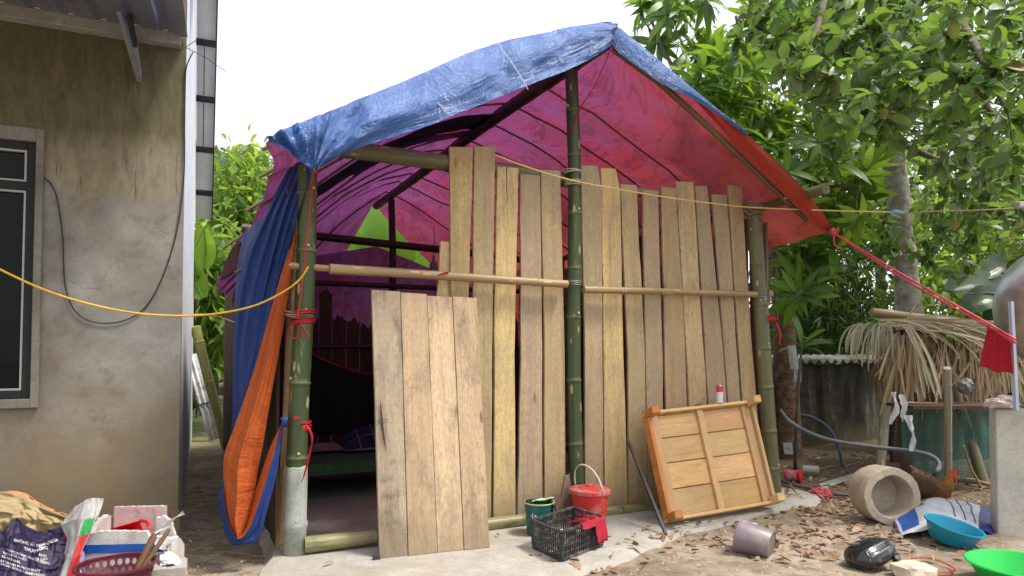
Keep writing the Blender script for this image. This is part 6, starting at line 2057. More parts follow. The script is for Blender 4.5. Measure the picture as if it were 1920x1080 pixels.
for txt, px, py, s, sl in (('KHÔNG SỬ DỤNG', 26, 1015, 7.5, .24), ('KHI CHỨA', 73, 1026, 7.5, -.32), ('THỰC', 45, 1031, 8, .26), ('PHẨM', 63, 1036, 7, -.3), ('HÀNG NÔNG SẢN ĐỂ LÂU', 12, 1032, 6, .36), ('BAO TỐT NHẤT', 6, 1038, 6, .32), ('ĐỂ NƠI KHÔ', 3, 1045, 6, .34), ('MÁT TRÁNH MƯA', -4, 1052, 6, .30), ('KHÔNG DÙNG LẠI ĐỂ CHỨA', -2, 1058, 6.2, .34), ('KHO', 73, 1042, 6.5, .2), ('CAO', 76, 1049, 6, .1), ('VÀ HÀNG', 66, 1048, 6, .4), ('SẢN XUẤT', 44, 1068, 6.5, .16), ('NGÀY ĐÓNG', 48, 1076, 6, .14)):
    sheet_text(txt, px, py, s, sl, None, M['inkwhite'], psack)
# white sack with red and green stripe standing beside it
def m_white_stripe():
    t = NT('white_sack_red_green_stripe')
    g = t.gc(); x, y, z = t.sep(g)
    n = t.noise(g, 7, 7, .7)
    c = t.ramp(n, [(.35, (.30, .285, .275)), (.65, (.45, .435, .43))])
    st = t.math('MULTIPLY', t.math('GREATER_THAN', x, .62), t.math('LESS_THAN', x, .97))
    c = t.mix(t.math('MULTIPLY', st, t.math('MULTIPLY', t.math('GREATER_THAN', y, .30), t.math('LESS_THAN', y, .485))), c, (.03, .30, .08))
    c = t.mix(t.math('MULTIPLY', st, t.math('GREATER_THAN', y, .495)), c, (.50, .03, .03))
    v = t.n("TexVoronoi", {'Vector': t.map(g, (4, 9, 1)), 'Scale': 1.0}).outputs
    c = t.mix(t.math('MULTIPLY', t.math('LESS_THAN', x, .42), t.math('MULTIPLY', t.math('LESS_THAN', v['Distance'], .22), t.math('GREATER_THAN', t.sep(v['Color'])[0], .5))), c, (.42, .04, .07))
    return t.end(t.bsdf(c, .5, t.bump(t.math('ADD', n, t.math('MULTIPLY', t.wave(g, 60, 0, 'Y', 0), .12)), .5, .008), .35))
wfn = cloth_from_px([[(124, 968, 3.92), (150, 944, 3.90), (172, 934, 3.88), (193, 934, 3.86)], [(112, 984, 3.88), (142, 975, 3.82), (164, 970, 3.79), (184, 968, 3.80)], [(126, 1010, 3.84), (138, 1010, 3.78), (150, 1006, 3.75), (168, 1000, 3.77)], [(118, 1050, 3.80), (128, 1048, 3.74), (138, 1044, 3.71), (152, 1040, 3.74)], [(96, 1110, 3.76), (106, 1110, 3.70), (118, 1108, 3.68), (132, 1106, 3.71)]], 24, 44, .012, 7.7, 5)
mb = MB(); mb.grid(wfn, 24, 44, lambda a, b: (a, b, 0))
o = rebase(mb.build('striped_sack', m_white_stripe(), smooth=True, solid=.004), at(150, 1050, 3.75)); tag(o, 'white woven sack with red and green stripe standing between purple sack and foam box', 'sack')
M['lilac'] = m_plain('lilac_sacking', (.36, .26, .52), .6, .15, 9)
mb = MB(); mb.grid(cloth_from_px([[(140, 1035, 3.84), (150, 1030, 3.80), (158, 1035, 3.84)], [(138, 1120, 3.80), (148, 1118, 3.74), (158, 1120, 3.78)]], 10, 14, .01, 4.0), 10, 14)
o = rebase(mb.build('cloth', M['lilac'], smooth=True), at(148, 1080, 3.8)); tag(o, 'strip of lilac cloth beside the red striped sack', 'cloth')

# polystyrene box with blue tape, broken rim
def m_foam():
    t = NT('dirty_white_polystyrene')
    o = t.obj()
    v = t.voro(o, 130)
    d = t.noise(o, 5, 8, .7)
    c = t.ramp(d, [(.40, (.45, .42, .40)), (.6, (.60, .585, .57))])
    c = t.mix(t.math('MULTIPLY', t.ramp(t.noise(t.map(o, (9, 9, 3)), 2.0, 7, .7), [(.58, 0.0), (.68, 1.0)]), .5), c, (.30, .19, .10))
    return t.end(t.bsdf(c, .75, t.bump(v, .35, .004), .25))
M['foam'] = m_foam()
M['foampink'] = m_plain('pink_stained_polystyrene', (.46, .35, .34), .8, .18, 7, .4, dirt=(.38, .15, .15), dirt_amt=.25, dirt_scale=12)
M['bluetape'] = m_plain('blue_tape', (.012, .085, .34), .3, .12, 12)
fA, fB = at(155, 1046, 3.86), at(312, 1046, 3.90)
fx = Vector(((fB - fA).x, (fB - fA).y, 0)).normalized(); fy = Vector((-fx.y, fx.x, 0))
W_ = (fB - fA).length; D_ = .22; z1 = at(230, 1000, 3.88).z
box = thing('foam_box', 'broken white polystyrene box with a blue tape band, against the house wall', 'box', Vector((fA.x, fA.y, 0)))
def jag(a0, a1, zt, y0, th, n, amp, seed, zb=.03):
    """upright foam wall with a crumbly broken top"""
    top = []
    for i in range(n + 1):
        t = i / n
        top.append((lerp(a0, a1, t), zt(t) + amp * nz((t * 14, seed, 0)) + amp * .6 * nz((t * 40, seed, 3))))
    out = [Vector((fA.x, fA.y, 0)) + fx * x + fy * y0 + ZA * z for x, z in [(a0, zb)] + top + [(a1, zb)]]
    mb = MB(); mb.slab(out[::-1], -fy, th); return mb
jag(0, W_, lambda t: z1 + plin([(0, .0), (.25, .015), (.75, .008), (.78, -.02), (1, -.03)], t), 0, .03, 60, .008, 1.0).build('side_panel', M['foam'], box, recalc=True)
zback = at(230, 947, 4.14).z
jag(.06, W_ * .78, lambda t: zback, D_, .03, 40, .004, 2.0).build('side_panel', M['foampink'], box, recalc=True)
mb = MB()
for (xx, zt0, zt1) in ((.015, zback - .05, z1), (W_ - .015, z1 - .13, z1 - .05)):
    out = []
    for i in range(21):
        t = i / 20
        out.append(Vector((fA.x, fA.y, 0)) + fx * xx + fy * (.03 + (D_ - .03) * (1 - t)) + ZA * (lerp(zt0, zt1, t) + .016 * nz((t * 9, xx, 4)) + .03 * math.sin(t * 3)))
    out = [Vector((fA.x, fA.y, 0)) + fx * xx + fy * D_ + ZA * .03] + out + [Vector((fA.x, fA.y, 0)) + fx * xx + fy * .03 + ZA * .03]
    mb.slab(out, -fx, .03)
    mb.build('end_panel', M['foam'], box, recalc=True); mb = MB()
mb = MB(); mb.box(Vector((fA.x, fA.y, .06)) + fx * W_ / 2 + fy * D_ / 2, (fx, fy, ZA), (W_, D_, .04)); mb.build('bottom', M['foampink'], box)
zt_ = at(230, 1021, 3.87).z; zt2 = at(230, 1037, 3.87).z
mb = MB(); mb.box(Vector((fA.x, fA.y, (zt_ + zt2) / 2)) + fx * W_ * .5 - fy * .002, (fx, fy, ZA), (W_ * 1.01, .004, zt_ - zt2)); mb.build('tape', M['bluetape'], box)
# lid scraps sticking up at the right, with crumbly edge
jag(W_ * .74, W_ * .98, lambda t: z1 + plin([(0, .05), (.45, .06), (.8, .02), (1, -.06)], t), D_ * .62, .028, 30, .010, 5.0).build('end_panel', M['foam'], box, recalc=True)
M['redscoop'] = m_plain('glossy_red_plastic', (.62, .006, .012), .3, .08, 5)
sc_ = thing('dustpan', 'glossy red plastic dustpan lying in the broken foam box', 'dustpan', at(240, 1000, 3.98))
s0_, s1_, s2_, s3_ = at(180, 996, 3.97), at(258, 974, 4.05), at(270, 1004, 3.95), at(235, 1008, 3.93)
mb = MB()
a_, b_, c_, d_ = at(177, 996, 4.02), at(252, 973, 4.06), at(268, 1006, 3.93), at(185, 1004, 3.93)
back_l = at(240, 974, 4.08); tip_l = at(177, 1000, 4.05); tip_r = at(190, 1012, 3.93); back_r = at(266, 1009, 3.93); bl_top = at(262, 976, 4.0); br_top = at(272, 1004, 3.93)
fl_bk_l = at(246, 990, 4.08); 
mb.add([tip_l, tip_r, back_r, fl_bk_l, bl_top, br_top], [(0, 1, 2, 3), (3, 2, 5, 4), (0, 3, 4)])
mb.build('pan', M['redscoop'], sc_, solid=.006, bevel=.002)
hpts = curve_pts([at(263, 976, 4.0), at(274, 978, 3.98), at(279, 988, 3.95), at(276, 1001, 3.93), at(269, 1006, 3.92)], 20)
mb = MB(); mb.tube(hpts, .010, 8); mb.build('handle', M['redscoop'], sc_, smooth=True)

# maroon basket with round holes
M['maroon'] = m_plain('maroon_plastic', (.085, .011, .022), .42, .12, 6, dirt=(.24, .13, .12), dirt_amt=.25)
kc = at(218, 1058, 3.56)
basket = thing('basket', 'maroon plastic basket with round holes and two wooden knife handles in it', 'basket', Vector((kc.x, kc.y, 0)))
KR = .185; KH = .17
holes_v, holes_f = [], []
mb = MB()
NSEG, NROW = 30, 3
def kpt(th, h):
    r_ = lerp(KR * .74, KR * .97, h / KH)
    return Vector((kc.x + r_ * math.cos(th), kc.y + r_ * math.sin(th), kc.z - KH + h))
# wall tiles, each with an octagonal hole
for i in range(NSEG):
    for j in range(NROW):
        th0 = 2 * math.pi * (i + (.5 if j % 2 else 0)) / NSEG; dth = 2 * math.pi / NSEG
        h0 = .03 + j * .042; dh = .042
        outer = []; inner = []
        for k in range(12):
            a = 2 * math.pi * k / 12 + math.pi / 12
            cxx, syy = math.cos(a), math.sin(a)
            m_ = max(abs(cxx), abs(syy))
            outer.append(kpt(th0 + dth * (.5 + .5 * cxx / m_), h0 + dh * (.5 + .5 * syy / m_)))
            inner.append(kpt(th0 + dth * (.5 + .34 * cxx), h0 + dh * (.5 + .38 * syy)))
        mb.add(outer + inner, [(k, (k + 1) % 12, 12 + (k + 1) % 12, 12 + k) for k in range(12)])
mb.build('side_wall', M['maroon'], basket, solid=.004)
mb = MB(); mb.lathe(Vector((kc.x, kc.y, kc.z - KH)), ZA, [(0, 0), (KR * .73, 0), (KR * .76, .03)], 48); mb.lathe(Vector((kc.x, kc.y, kc.z)), ZA, [(KR * .955, -.015), (KR * .99, -.012), (KR * 1.04, -.004), (KR * 1.04, .006), (KR * .99, .010), (KR * .955, .004)], 60, close=True)
mb.build('rim', M['maroon'], basket, smooth=True, auto=40)
def handle(px0, py0, Y0, px1, py1, Y1, r, label):
    a = at(px0, py0, Y0); b = at(px1, py1, Y1)
    mb = MB(); mb.tube([a, a.lerp(b, .1), a.lerp(b, .5), a.lerp(b, .9), b], [r * .85, r * .95, r, r * .9, r * .55], 10, flat=.7)
    o = rebase(mb.build('knife_handle', M['handlewood'], smooth=True, auto=50), a); return tag(o, label, 'handle')
handle(258, 1066, 3.56, 291, 1000, 3.66, .020, 'thick short brown wooden handle standing in the maroon basket')
handle(268, 1064, 3.57, 318, 992, 3.68, .014, 'longer slim wooden handle with tip up, in the maroon basket')
M['thinwire'] = m_plain('bright_wire', (.40, .40, .38), .4, .1, metal=.6)
mb = MB()
for k in range(4):
    mb.tube(curve_pts([at(296, 1000 + k, 3.95), at(318, 982 - k * 2, 3.96), at(346 + k * 1.2 - 3, 958 + k * 2, 4.0)], 12), .0022, 5)
o = rebase(mb.build('wire_bundle', M['thinwire']), at(300, 1000, 3.95)); tag(o, 'bundle of thin bright wires sticking out right of the foam box', 'wire')
mb = MB(); mb.bar(at(286, 1002, 3.93), at(320, 984, 3.97), .03, .006)
o = rebase(mb.build('paper_strip', M['foam']), at(300, 994, 3.95)); tag(o, 'torn white strip lying along the wires by the foam box', 'paper')
# pale cloth with red marks, lilac pipe, block underneath
M['whiterag'] = m_plain('white_rag_red_print', (.62, .59, .62), .8, .15, 9, .4, dirt=(.40, .06, .09), dirt_amt=.12, dirt_scale=30)
mb = MB(); mb.grid(cloth_from_px([[(302, 1036, 3.84), (318, 1034, 3.85), (334, 1044, 3.86), (346, 1062, 3.86)], [(298, 1050, 3.78), (316, 1048, 3.78), (332, 1054, 3.80), (352, 1074, 3.82)], [(300, 1062, 3.76), (318, 1058, 3.76), (330, 1060, 3.78), (348, 1082, 3.82)]], 24, 16, .014, 6.0, 6), 24, 16)
o = rebase(mb.build('rag', M['whiterag'], smooth=True, solid=.003), at(325, 1050, 3.8)); tag(o, 'white rag with red print draped over the block beside the basket', 'cloth')
mb = MB(); mb.grid(cloth_from_px([[(294, 1012, 3.88), (308, 1006, 3.9), (318, 1016, 3.9), (316, 1026, 3.9)], [(290, 1024, 3.82), (304, 1016, 3.83), (312, 1022, 3.84), (308, 1034, 3.84)], [(288, 1034, 3.8), (300, 1030, 3.8), (308, 1034, 3.82), (304, 1044, 3.82)]], 16, 12, .02, 9.0, 6), 16, 12)
o = rebase(mb.build('plastic_scrap', M['whiteplastic'], smooth=True), at(305, 1025, 3.83)); tag(o, 'crumpled white plastic wrap at the right end of the foam box', 'plastic scrap')
bc = at(306, 1095, 3.80); bc.z = .03
mb = MB(); mb.box(Vector((bc.x, bc.y + .02, .05)), (UH, VH, ZA), (.22, .16, .14))
for i, p in enumerate(mb.v):
    mb.v[i] = tuple(Vector(p) + Vector((nz(p, 6), nz(p, 7), nz(p, 8))) * .01)
o = rebase(mb.build('concrete_block', M['pad'], bevel=.01), Vector((bc.x, bc.y, 0))); tag(o, 'grey concrete block under the white rag by the house corner', 'block')
a = at(276, 1052, 3.80); b = at(298, 1046, 3.85)
pipe_piece('tube', a, b, .022, .018, M['lilac'], 'short lilac plastic tube behind the maroon basket rim', 'tube')

# ------------------------------------------------------------------ lane between house and shelter
a = gnd(424, 838, DZ); b = at(366, 612, a.y - .35)
yb = thing('bamboo_pole', 'thick yellow green bamboo leaning on the house corner in the lane', 'bamboo', a)
bamboo('culm', a + ZA * .0, b, .062, M['bambooyellow'], yb, spacing=.5, bend=.004, taper=1.05)
M['sheetwhite'] = m_plain('rust_streaked_white_sheet', (.60, .60, .60), .55, .2, 14, .2, dirt=(.22, .13, .08), dirt_amt=.3, dirt_scale=9)
stk = thing('corrugated_sheets', 'bundle of rust streaked white corrugated sheets leaning behind the yellow bamboo', 'sheets', gnd(405, 822, DZ))
s_b, s_t = gnd(408, 823, DZ), at(366, 672, gnd(408, 823, DZ).y - .25)
ax_ = (s_t - s_b).normalized(); sx_ = Vector((.9, .42, .25)); sx_ = (sx_ - ax_ * sx_.dot(ax_)).normalized(); sn_ = sx_.cross(ax_)
for k in range(3):
    mb = MB()
    n = 36
    vs_ = []
    for i in range(n + 1):
        t = i / n
        off = sx_ * ((t - .5) * .24) + sn_ * (.014 * math.sin(t * 2 * math.pi * 3.5) - .03 * k)
        vs_ += [s_b + off + ax_ * .02 * k, s_t + off + ax_ * .03 * k]
    mb.add(vs_, [(2 * i, 2 * i + 2, 2 * i + 3, 2 * i + 1) for i in range(n)])
    mb.build('sheet', M['sheetwhite'], stk, smooth=True, solid=.005)
mb = MB(); c = s_b.lerp(s_t, .46); mb.box(c - sn_ * .03, (sx_, sn_, ax_), (.27, .12, .012)); mb.build('tie', M['iron'], stk)
mb = MB(); mb.bar(gnd(398, 815, DZ) , at(364, 690, gnd(398, 815, DZ).y - .2), .03, .02); mb.build('batten', M['palmgrey'], stk)
# little dark dog standing further down the lane
dg_ = gnd(371, 782, DZ)
dog = thing('dog', 'small dark dog standing far down the lane behind the leaning sheets', 'dog', Vector((dg_.x, dg_.y, DZ)))
sk_v = [(0, .02, .27, .075), (0, -.10, .27, .08), (0, .12, .27, .07), (0, -.17, .33, .05), (0, -.21, .40, .055), (0, -.29, .385, .03), (.05, -.12, .16, .03), (.05, -.13, .08, .02), (.05, -.14, .0, .02), (-.05, -.12, .16, .03), (-.05, -.13, .08, .02), (-.05, -.14, .0, .02),
        (.05, .13, .18, .035), (.05, .17, .10, .018), (.05, .15, .0, .02), (-.05, .13, .18, .035), (-.05, .17, .10, .018), (-.05, .15, .0, .02), (0, .20, .32, .018), (0, .26, .40, .012), (.035, -.20, .455, .018), (-.035, -.20, .455, .018)]
sk_e = [(0, 1), (0, 2), (1, 3), (3, 4), (4, 5), (1, 6), (6, 7), (7, 8), (1, 9), (9, 10), (10, 11), (2, 12), (12, 13), (13, 14), (2, 15), (15, 16), (16, 17), (2, 18), (18, 19), (4, 20), (4, 21)]
me = bpy.data.meshes.new('dog_body'); me.from_pydata([(x + .15 * y, y, z) for x, y, z, r_ in sk_v], sk_e, [])
M['dogfur'] = m_plain('dark_brown_fur', (.035, .027, .022), .8, .3, 20, .4)
me.materials.append(M['dogfur'])
o = bpy.data.objects.new('body', me); COL.objects.link(o); o.parent = dog
bm = bmesh.new(); bm.from_mesh(me); bm.verts.ensure_lookup_table(); ly = bm.verts.layers.skin.verify()
for i, v in enumerate(sk_v):
    bm.verts[i][ly].radius = (v[3], v[3]); bm.verts[i][ly].use_root = (i == 0)
bm.to_mesh(me); bm.free()
md = o.modifiers.new('skin', 'SKIN'); md = o.modifiers.new('sub', 'SUBSURF'); md.levels = 1; md.render_levels = 2
# logs, posts and a hanging bag in the distance
for (x0, y0, x1, y1, r_, lab) in ((418, 655, 470, 668, .09, 'upper of the pale logs stacked far down the lane'), (412, 690, 470, 682, .08, 'middle pale log stacked far down the lane'), (408, 726, 470, 712, .09, 'lower pale log lying far down the lane'), (380, 742, 440, 752, .06, 'thin log lying on the sunlit lane behind the sheets')):
    a = gnd(x0, max(y0, 730), DZ); Yd = gnd(410, 765, DZ).y + 1.5
    p, q = at(x0, y0, Yd), at(x1, y1, Yd)
    mb = MB(); mb.tube(curve_pts([p, p.lerp(q, .5) + ZA * .02, q], 10), [r_] * 10, 10)
    tag(rebase(mb.build('log', M['stick'], smooth=True, auto=50), p), lab, 'log', 'logs far down the lane')
fy_ = gnd(410, 765, DZ).y + 2.2
for k, (x, lab) in enumerate(((404, 'first thin post seen left of the hanging bag in the lane'), (416, 'post carrying a pale hanging bag in the lane'), (388, 'thin dark post standing left among the shrubs in the lane'))):
    p = at(x, 740, fy_); p.z = DZ
    mb = MB(); mb.tube([p, p + ZA * (1.5 + .1 * k)], [.035, .03], 8); tag(rebase(mb.build('post', M['darkwood']), p), lab, 'post', 'posts down the lane')
bm = bmesh.new(); bmesh.ops.create_icosphere(bm, subdivisions=3, radius=1.0)
for v in bm.verts:
    v.co = Vector((v.co.x * .06, v.co.y * .05, v.co.z * .12 - (.03 if v.co.z < 0 else 0))) * (1 + .25 * nz(v.co, 2.5))
me = bpy.data.meshes.new('hanging_bag'); bm.to_mesh(me); bm.free(); me.materials.append(M['whiteplastic'])
o = bpy.data.objects.new('plastic_bag', me); COL.objects.link(o); o.location = at(414, 660, fy_ - .1); tag(o, 'pale plastic bag hanging on a post far down the lane', 'bag')
mb = MB(); q_ = at(400, 745, fy_ + 1.0); q_.z = 0
mb.box(q_ + ZA * .25 + Vector((.3, 0, 0)), (Vector((1, .2, 0)).normalized(), Vector((-.2, 1, 0)).normalized(), ZA), (2.6, .1, .55)); tag(rebase(mb.build('low_fence', M['darkwood']), q_), 'low dark board fence at the end of the lane', 'fence')

# ------------------------------------------------------------------ inside the shelter
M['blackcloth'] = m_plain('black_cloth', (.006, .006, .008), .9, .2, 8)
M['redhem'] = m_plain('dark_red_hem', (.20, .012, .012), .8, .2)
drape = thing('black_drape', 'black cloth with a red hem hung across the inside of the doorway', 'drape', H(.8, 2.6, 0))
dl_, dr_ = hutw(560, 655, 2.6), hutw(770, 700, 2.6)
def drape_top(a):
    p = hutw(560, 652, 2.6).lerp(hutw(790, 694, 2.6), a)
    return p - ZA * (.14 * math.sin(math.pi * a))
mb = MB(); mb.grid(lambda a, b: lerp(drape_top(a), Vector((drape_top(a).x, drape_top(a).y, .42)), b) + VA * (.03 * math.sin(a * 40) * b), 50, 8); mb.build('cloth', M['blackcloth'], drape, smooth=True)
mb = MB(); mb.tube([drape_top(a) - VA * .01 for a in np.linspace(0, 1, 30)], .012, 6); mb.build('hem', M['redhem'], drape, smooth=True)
M['greenmat'] = m_plain('green_woven_mat', (.03, .10, .04), .7, .4, 40)
M['bedding'] = m_plain('pinkish_grey_bedding', (.20, .15, .17), .9, .2, 8)
def m_check():
    t = NT('dark_blue_checked_blanket')
    g = t.gc(); x, y, z = t.sep(g)
    l_ = t.math('MAXIMUM', t.math('LESS_THAN', t.math('FRACT', t.math('MULTIPLY', x, 5)), .07), t.math('LESS_THAN', t.math('FRACT', t.math('MULTIPLY', y, 5)), .07))
    return t.end(t.bsdf(t.mix(l_, (.010, .013, .035), (.12, .13, .17)), .9))
bed = thing('bed', 'low sleeping platform with a green woven mat inside the dark shelter', 'bed', H(1.0, 1.9, 0))
zb1 = hutw(640, 868, 1.35).z
mb = MB(); mb.box(H(1.5, 2.05, zb1 - .04), (UA, VA, ZA), (2.9, 1.3, .05)); mb.build('platform', M['darkwood'], bed)
mb = MB(); mb.box(H(1.6, 2.04, zb1 - .005), (UA, VA, ZA), (2.5, 1.32, .012)); mb.box(H(1.6, 1.376, zb1 - .05), (UA, VA, ZA), (2.5, .006, .09)); mb.build('mat', M['greenmat'], bed)
for uu in (.2, 1.4, 2.7):
    mb = MB(); mb.box(H(uu, 1.5, zb1 / 2 - .04), (UA, VA, ZA), (.06, .06, zb1 - .07)); mb.build('leg', M['darkwood'], bed)
mb = MB(); mb.grid(lambda a, b: H(lerp(.15, 2.2, a), lerp(1.9, 2.4, b), zb1 + .01 + .09 * abs(nz((a * 4, b * 3, 2))) * math.sin(math.pi * b) + .02), 30, 12)
o = rebase(mb.build('bedding', M['bedding'], smooth=True), H(1, 2.1, zb1)); tag(o, 'pinkish grey bedding along the back of the sleeping platform', 'bedding')
mb = MB(); mb.grid(lambda a, b: H(lerp(.75, 1.6, a), lerp(1.8, 2.35, b), zb1 + .03 + .22 * math.sin(math.pi * a) ** .6 * math.sin(math.pi * b) ** .6 * (1 + .3 * nz((a * 3, b * 3, 5)))), 24, 18, lambda a, b: (a * 1.2, b, 0))
o = rebase(mb.build('blanket', m_check(), smooth=True), H(1.2, 2.1, zb1)); tag(o, 'dark blue checked blanket bundled on the sleeping platform', 'blanket')
# bulb bottle hanging from the back beam
bp = hutw(813, 492, 3.2)
lamp = thing('hanging_bottle', 'grey bottle shaped lamp hanging on a wire inside the shelter', 'lamp', bp)
mb = MB(); mb.lathe(bp - ZA * .12, ZA, [(0, 0), (.045, 0), (.05, .01), (.05, .09), (.035, .125), (.016, .14), (.016, .20), (0, .20)], 16); mb.build('body', m_plain('frosted_grey_glass', (.22, .19, .23), .3, .1), lamp, smooth=True, auto=50)
mb = MB(); mb.tube([bp + ZA * .06, bp + ZA * .30 + UA * .01, bp + ZA * .42], .004, 5); mb.tube([bp + ZA * .2, bp + ZA * .05 - UA * .2, bp - UA * .42 - ZA * .08], .003, 5); mb.build('cord', M['blackcable'], lamp)
wire('black_cable', [hutw(590, 552, 3.0), hutw(650, 550, 3.0), hutw(700, 535, 3.0), hutw(760, 520, 3.0)], .003, M['blackcable'], 'thin dark wire sagging across the inside of the doorway', 'cable', 30)

# ------------------------------------------------------------------ strings, ties, cords
def onpost(s, ang, r=.071):
    p = post_l_pos(s)
    return p + Vector((math.cos(ang), math.sin(ang), 0)) * r
def tie_band(center, r, h, turns, mat, parent, rr=.004, seed=1, name='tie', tilt=0):
    mb = MB(); rg_ = random.Random(seed)
    for k in range(turns):
        z0 = h * (k / max(1, turns - 1) - .5) + rg_.uniform(-.004, .004); tl_ = rg_.uniform(-.10, .10) + tilt
        mb.tube([center + Vector((math.cos(a) * (r + .002 * (k % 2)), math.sin(a) * (r + .002 * (k % 2)), z0 + tl_ * r * math.cos(a))) for a in np.linspace(0, 2 * math.pi, 22)], rr, 5)
    return mb.build(name, mat, parent, smooth=True)
def post_at(px, py, Y):
    return at(px, py, Y)
# red ribbons tied round the left post, with tails and a bow
rib1 = thing('red_ribbon', 'red plastic ribbon wrapped round the left post at the curtain tie, tails hanging', 'ribbon', at(552, 800, 4.3))
pl = at(553, 797, 4.40); 
s_tie = (pl.z + .05) / (lb.z + .05)
pc_ = la.lerp(lb, (pl.z - la.z) / (lb.z - la.z))
tie_band(pc_, .070, .05, 8, M['redstring'], rib1, .005, 3, 'wrap')
mb = MB()
for k in range(4):
    mb.tube(curve_pts([pc_ + Vector((.03, -.065, .01)), at(574 + k, 796 + k, 4.28), at(584 + k, 822, 4.27), at(582 - k, 850, 4.28), at(576 - 2 * k, 875 + 5 * k, 4.29), at(571 - 2 * k, 892 + 4 * k, 4.30)], 24), .0032, 5, flat=.6)
for k in range(5):
    mb.tube([pc_ + Vector((-.01, -.07, .02)), pc_ + Vector((-.01 + .008 * k, -.085, .06 + .006 * (k % 2)))], .004, 5, flat=.5)
mb.build('tail', M['redstring'], rib1, smooth=True)
mb = MB(); mb.tube([at(531, 800, 4.30), at(534, 790, 4.30), at(533, 782, 4.30)], [.022, .020, .026], 8); mb.build('knot', M['curtain'], rib1, smooth=True)
rib2 = thing('red_ribbon', 'red plastic ribbon bow with a grey rope coil, higher on the left post', 'ribbon', at(556, 600, 4.3))
pc2 = la.lerp(lb, (at(556, 602, 4.4).z - la.z) / (lb.z - la.z))
M['greyrope'] = m_plain('grey_brown_rope', (.23, .20, .16), .85, .25, 50, .5)
tie_band(pc2, .072, .03, 4, M['redstring'], rib2, .005, 6, 'wrap')
tie_band(pc2 + ZA * .04 + Vector((-.035, -.0, 0)), .082, .03, 3, M['greyrope'], rib2, .005, 9, 'rope_coil', tilt=-.15)
tie_band(pc2 + ZA * .055 + Vector((.0, -.01, 0)), .078, .012, 2, M['redstring'], rib2, .006, 4, 'wrap', tilt=.2)
mb = MB()
k0 = pc2 + Vector((.0, -.085, -.01))
for s_ in (-1, 1):
    mb.tube(curve_pts([k0, k0 + Vector((s_ * .03, -.02, -.02)), k0 + Vector((s_ * .055 + .02, -.02, -.09)), k0 + Vector((s_ * .02 + .02, -.015, -.10)), k0 + Vector((0.01, -.01, -.02))], 20), .005, 5, flat=.5)
mb.tube(curve_pts([k0, k0 + Vector((-.05, -.01, -.03)), k0 + Vector((-.075, 0, -.12))], 10), .003, 5)
mb.build('bow', M['redstring'], rib2, smooth=True)
M['redcord'] = m_plain('red_brown_cord', (.34, .03, .022), .6, .2, 30)
wire('red_string', [at(586, 328, 4.02), at(583, 370, 4.22), at(577, 430, 4.27), at(570, 500, 4.29), at(563, 560, 4.30), at(558, 596, 4.30)], .006, M['redcord'], 'red cord running down the left post from the gathered tarpaulin', 'string', 40)
mb = MB(); 
for k in range(3):
    mb.tube([at(583, 318 + 2 * k, 3.99), at(589, 322 + k, 3.97), at(595, 318 + 3 * k, 3.99)], .006, 6)
mb.tube(curve_pts([at(590, 324, 3.98), at(592, 380, 4.2), at(589, 440, 4.24)], 10), .0015, 4)
o = rebase(mb.build('knot', M['redcord'], smooth=True), at(588, 322, 3.98)); tag(o, 'red knot gathering the tarpaulin corner at the top of the left post', 'knot')
# ridge tie and cord to the centre post
mb = MB()
mb.tube(curve_pts([at(1146, 84, 4.98), at(1140, 105, 4.99), at(1115, 160, 5.1), at(1090, 200, 5.2), at(1076, 238, 5.26)], 24), .004, 5)
for k in range(3):
    mb.tube(curve_pts([at(1147, 84, 4.97), at(1149 + k * 2, 92, 4.96), at(1151 - k, 102 - 2 * k, 4.96)], 8), .005, 5, flat=.5)
mb.tube(curve_pts([at(1078, 215, 5.25), at(1081, 225, 5.24), at(1076, 240, 5.25), at(1074, 250, 5.26)], 8), .006, 5, flat=.5)
o = rebase(mb.build('red_string', M['redstring'], smooth=True), at(1146, 84, 4.98)); tag(o, 'red cord tied at the ridge and running down to the centre post', 'string')
M['rope'] = m_plain('pale_grey_rope', (.44, .38, .28), .85, .25, 60, .5)
def lash(px, py, v, r, turns, h, label, mat='rope', seed=2, rr=.006):
    c = hutw(px, py, v)
    o_ = thing('rope_lashing', label, 'rope', c, 'rope lashings on the posts')
    tie_band(c, r, h, turns, M[mat], o_, rr, seed, 'coil')
    return o_
lash(1074, 322, 0.0, .060, 2, .02, 'upper pale rope lashing on the centre post at the plank tops')
lash(1074, 344, 0.0, .060, 3, .03, 'lower pale rope lashing on the centre post at the plank tops', seed=5)
l3 = lash(1412, 390, 0.0, .082, 5, .09, 'frayed dry fibre lashing on top of the right post', 'stick', 7, .006)
mb = MB()
for k in range(14):
    c = hutw(1412, 392, -.07) + Vector((RND.uniform(-.06, .06), RND.uniform(-.03, .03), RND.uniform(-.06, .05)))
    mb.tube(curve_pts([c, c + Vector((RND.uniform(-.05, .05), -.02, RND.uniform(-.03, .05))), c + Vector((RND.uniform(-.14, .14), RND.uniform(-.06, .03), RND.uniform(-.1, .1)))], 6), .003, 4)
mb.build('fibre_end', M['stick'], l3)
c = H(4.26, -.3, hutw(1490, 368, -.3).z - .02)
c = at(1483, 371, 5.92)
tie_band(c, .058, .02, 3, M['rope'], thing('rope_lashing', 'small pale rope loop on the projecting eave pole', 'rope', c, 'rope lashings on the posts'), .005, 3, 'coil')
lash(1076, 530, 0, .060, 3, .03, 'thin wire lashing on the centre post at the rail ends', 'thinwire', 4, .0025)
lash(1430, 556, 0, .078, 3, .05, 'thin wire lashing on the right post at the rail end', 'thinwire', 8, .0025)
rib3 = thing('red_ribbon', 'flat red ribbon band round the right post', 'ribbon', hutw(1438, 598))
tie_band(hutw(1438, 598), .080, .03, 6, M['redstring'], rib3, .006, 5, 'wrap', tilt=-.08)
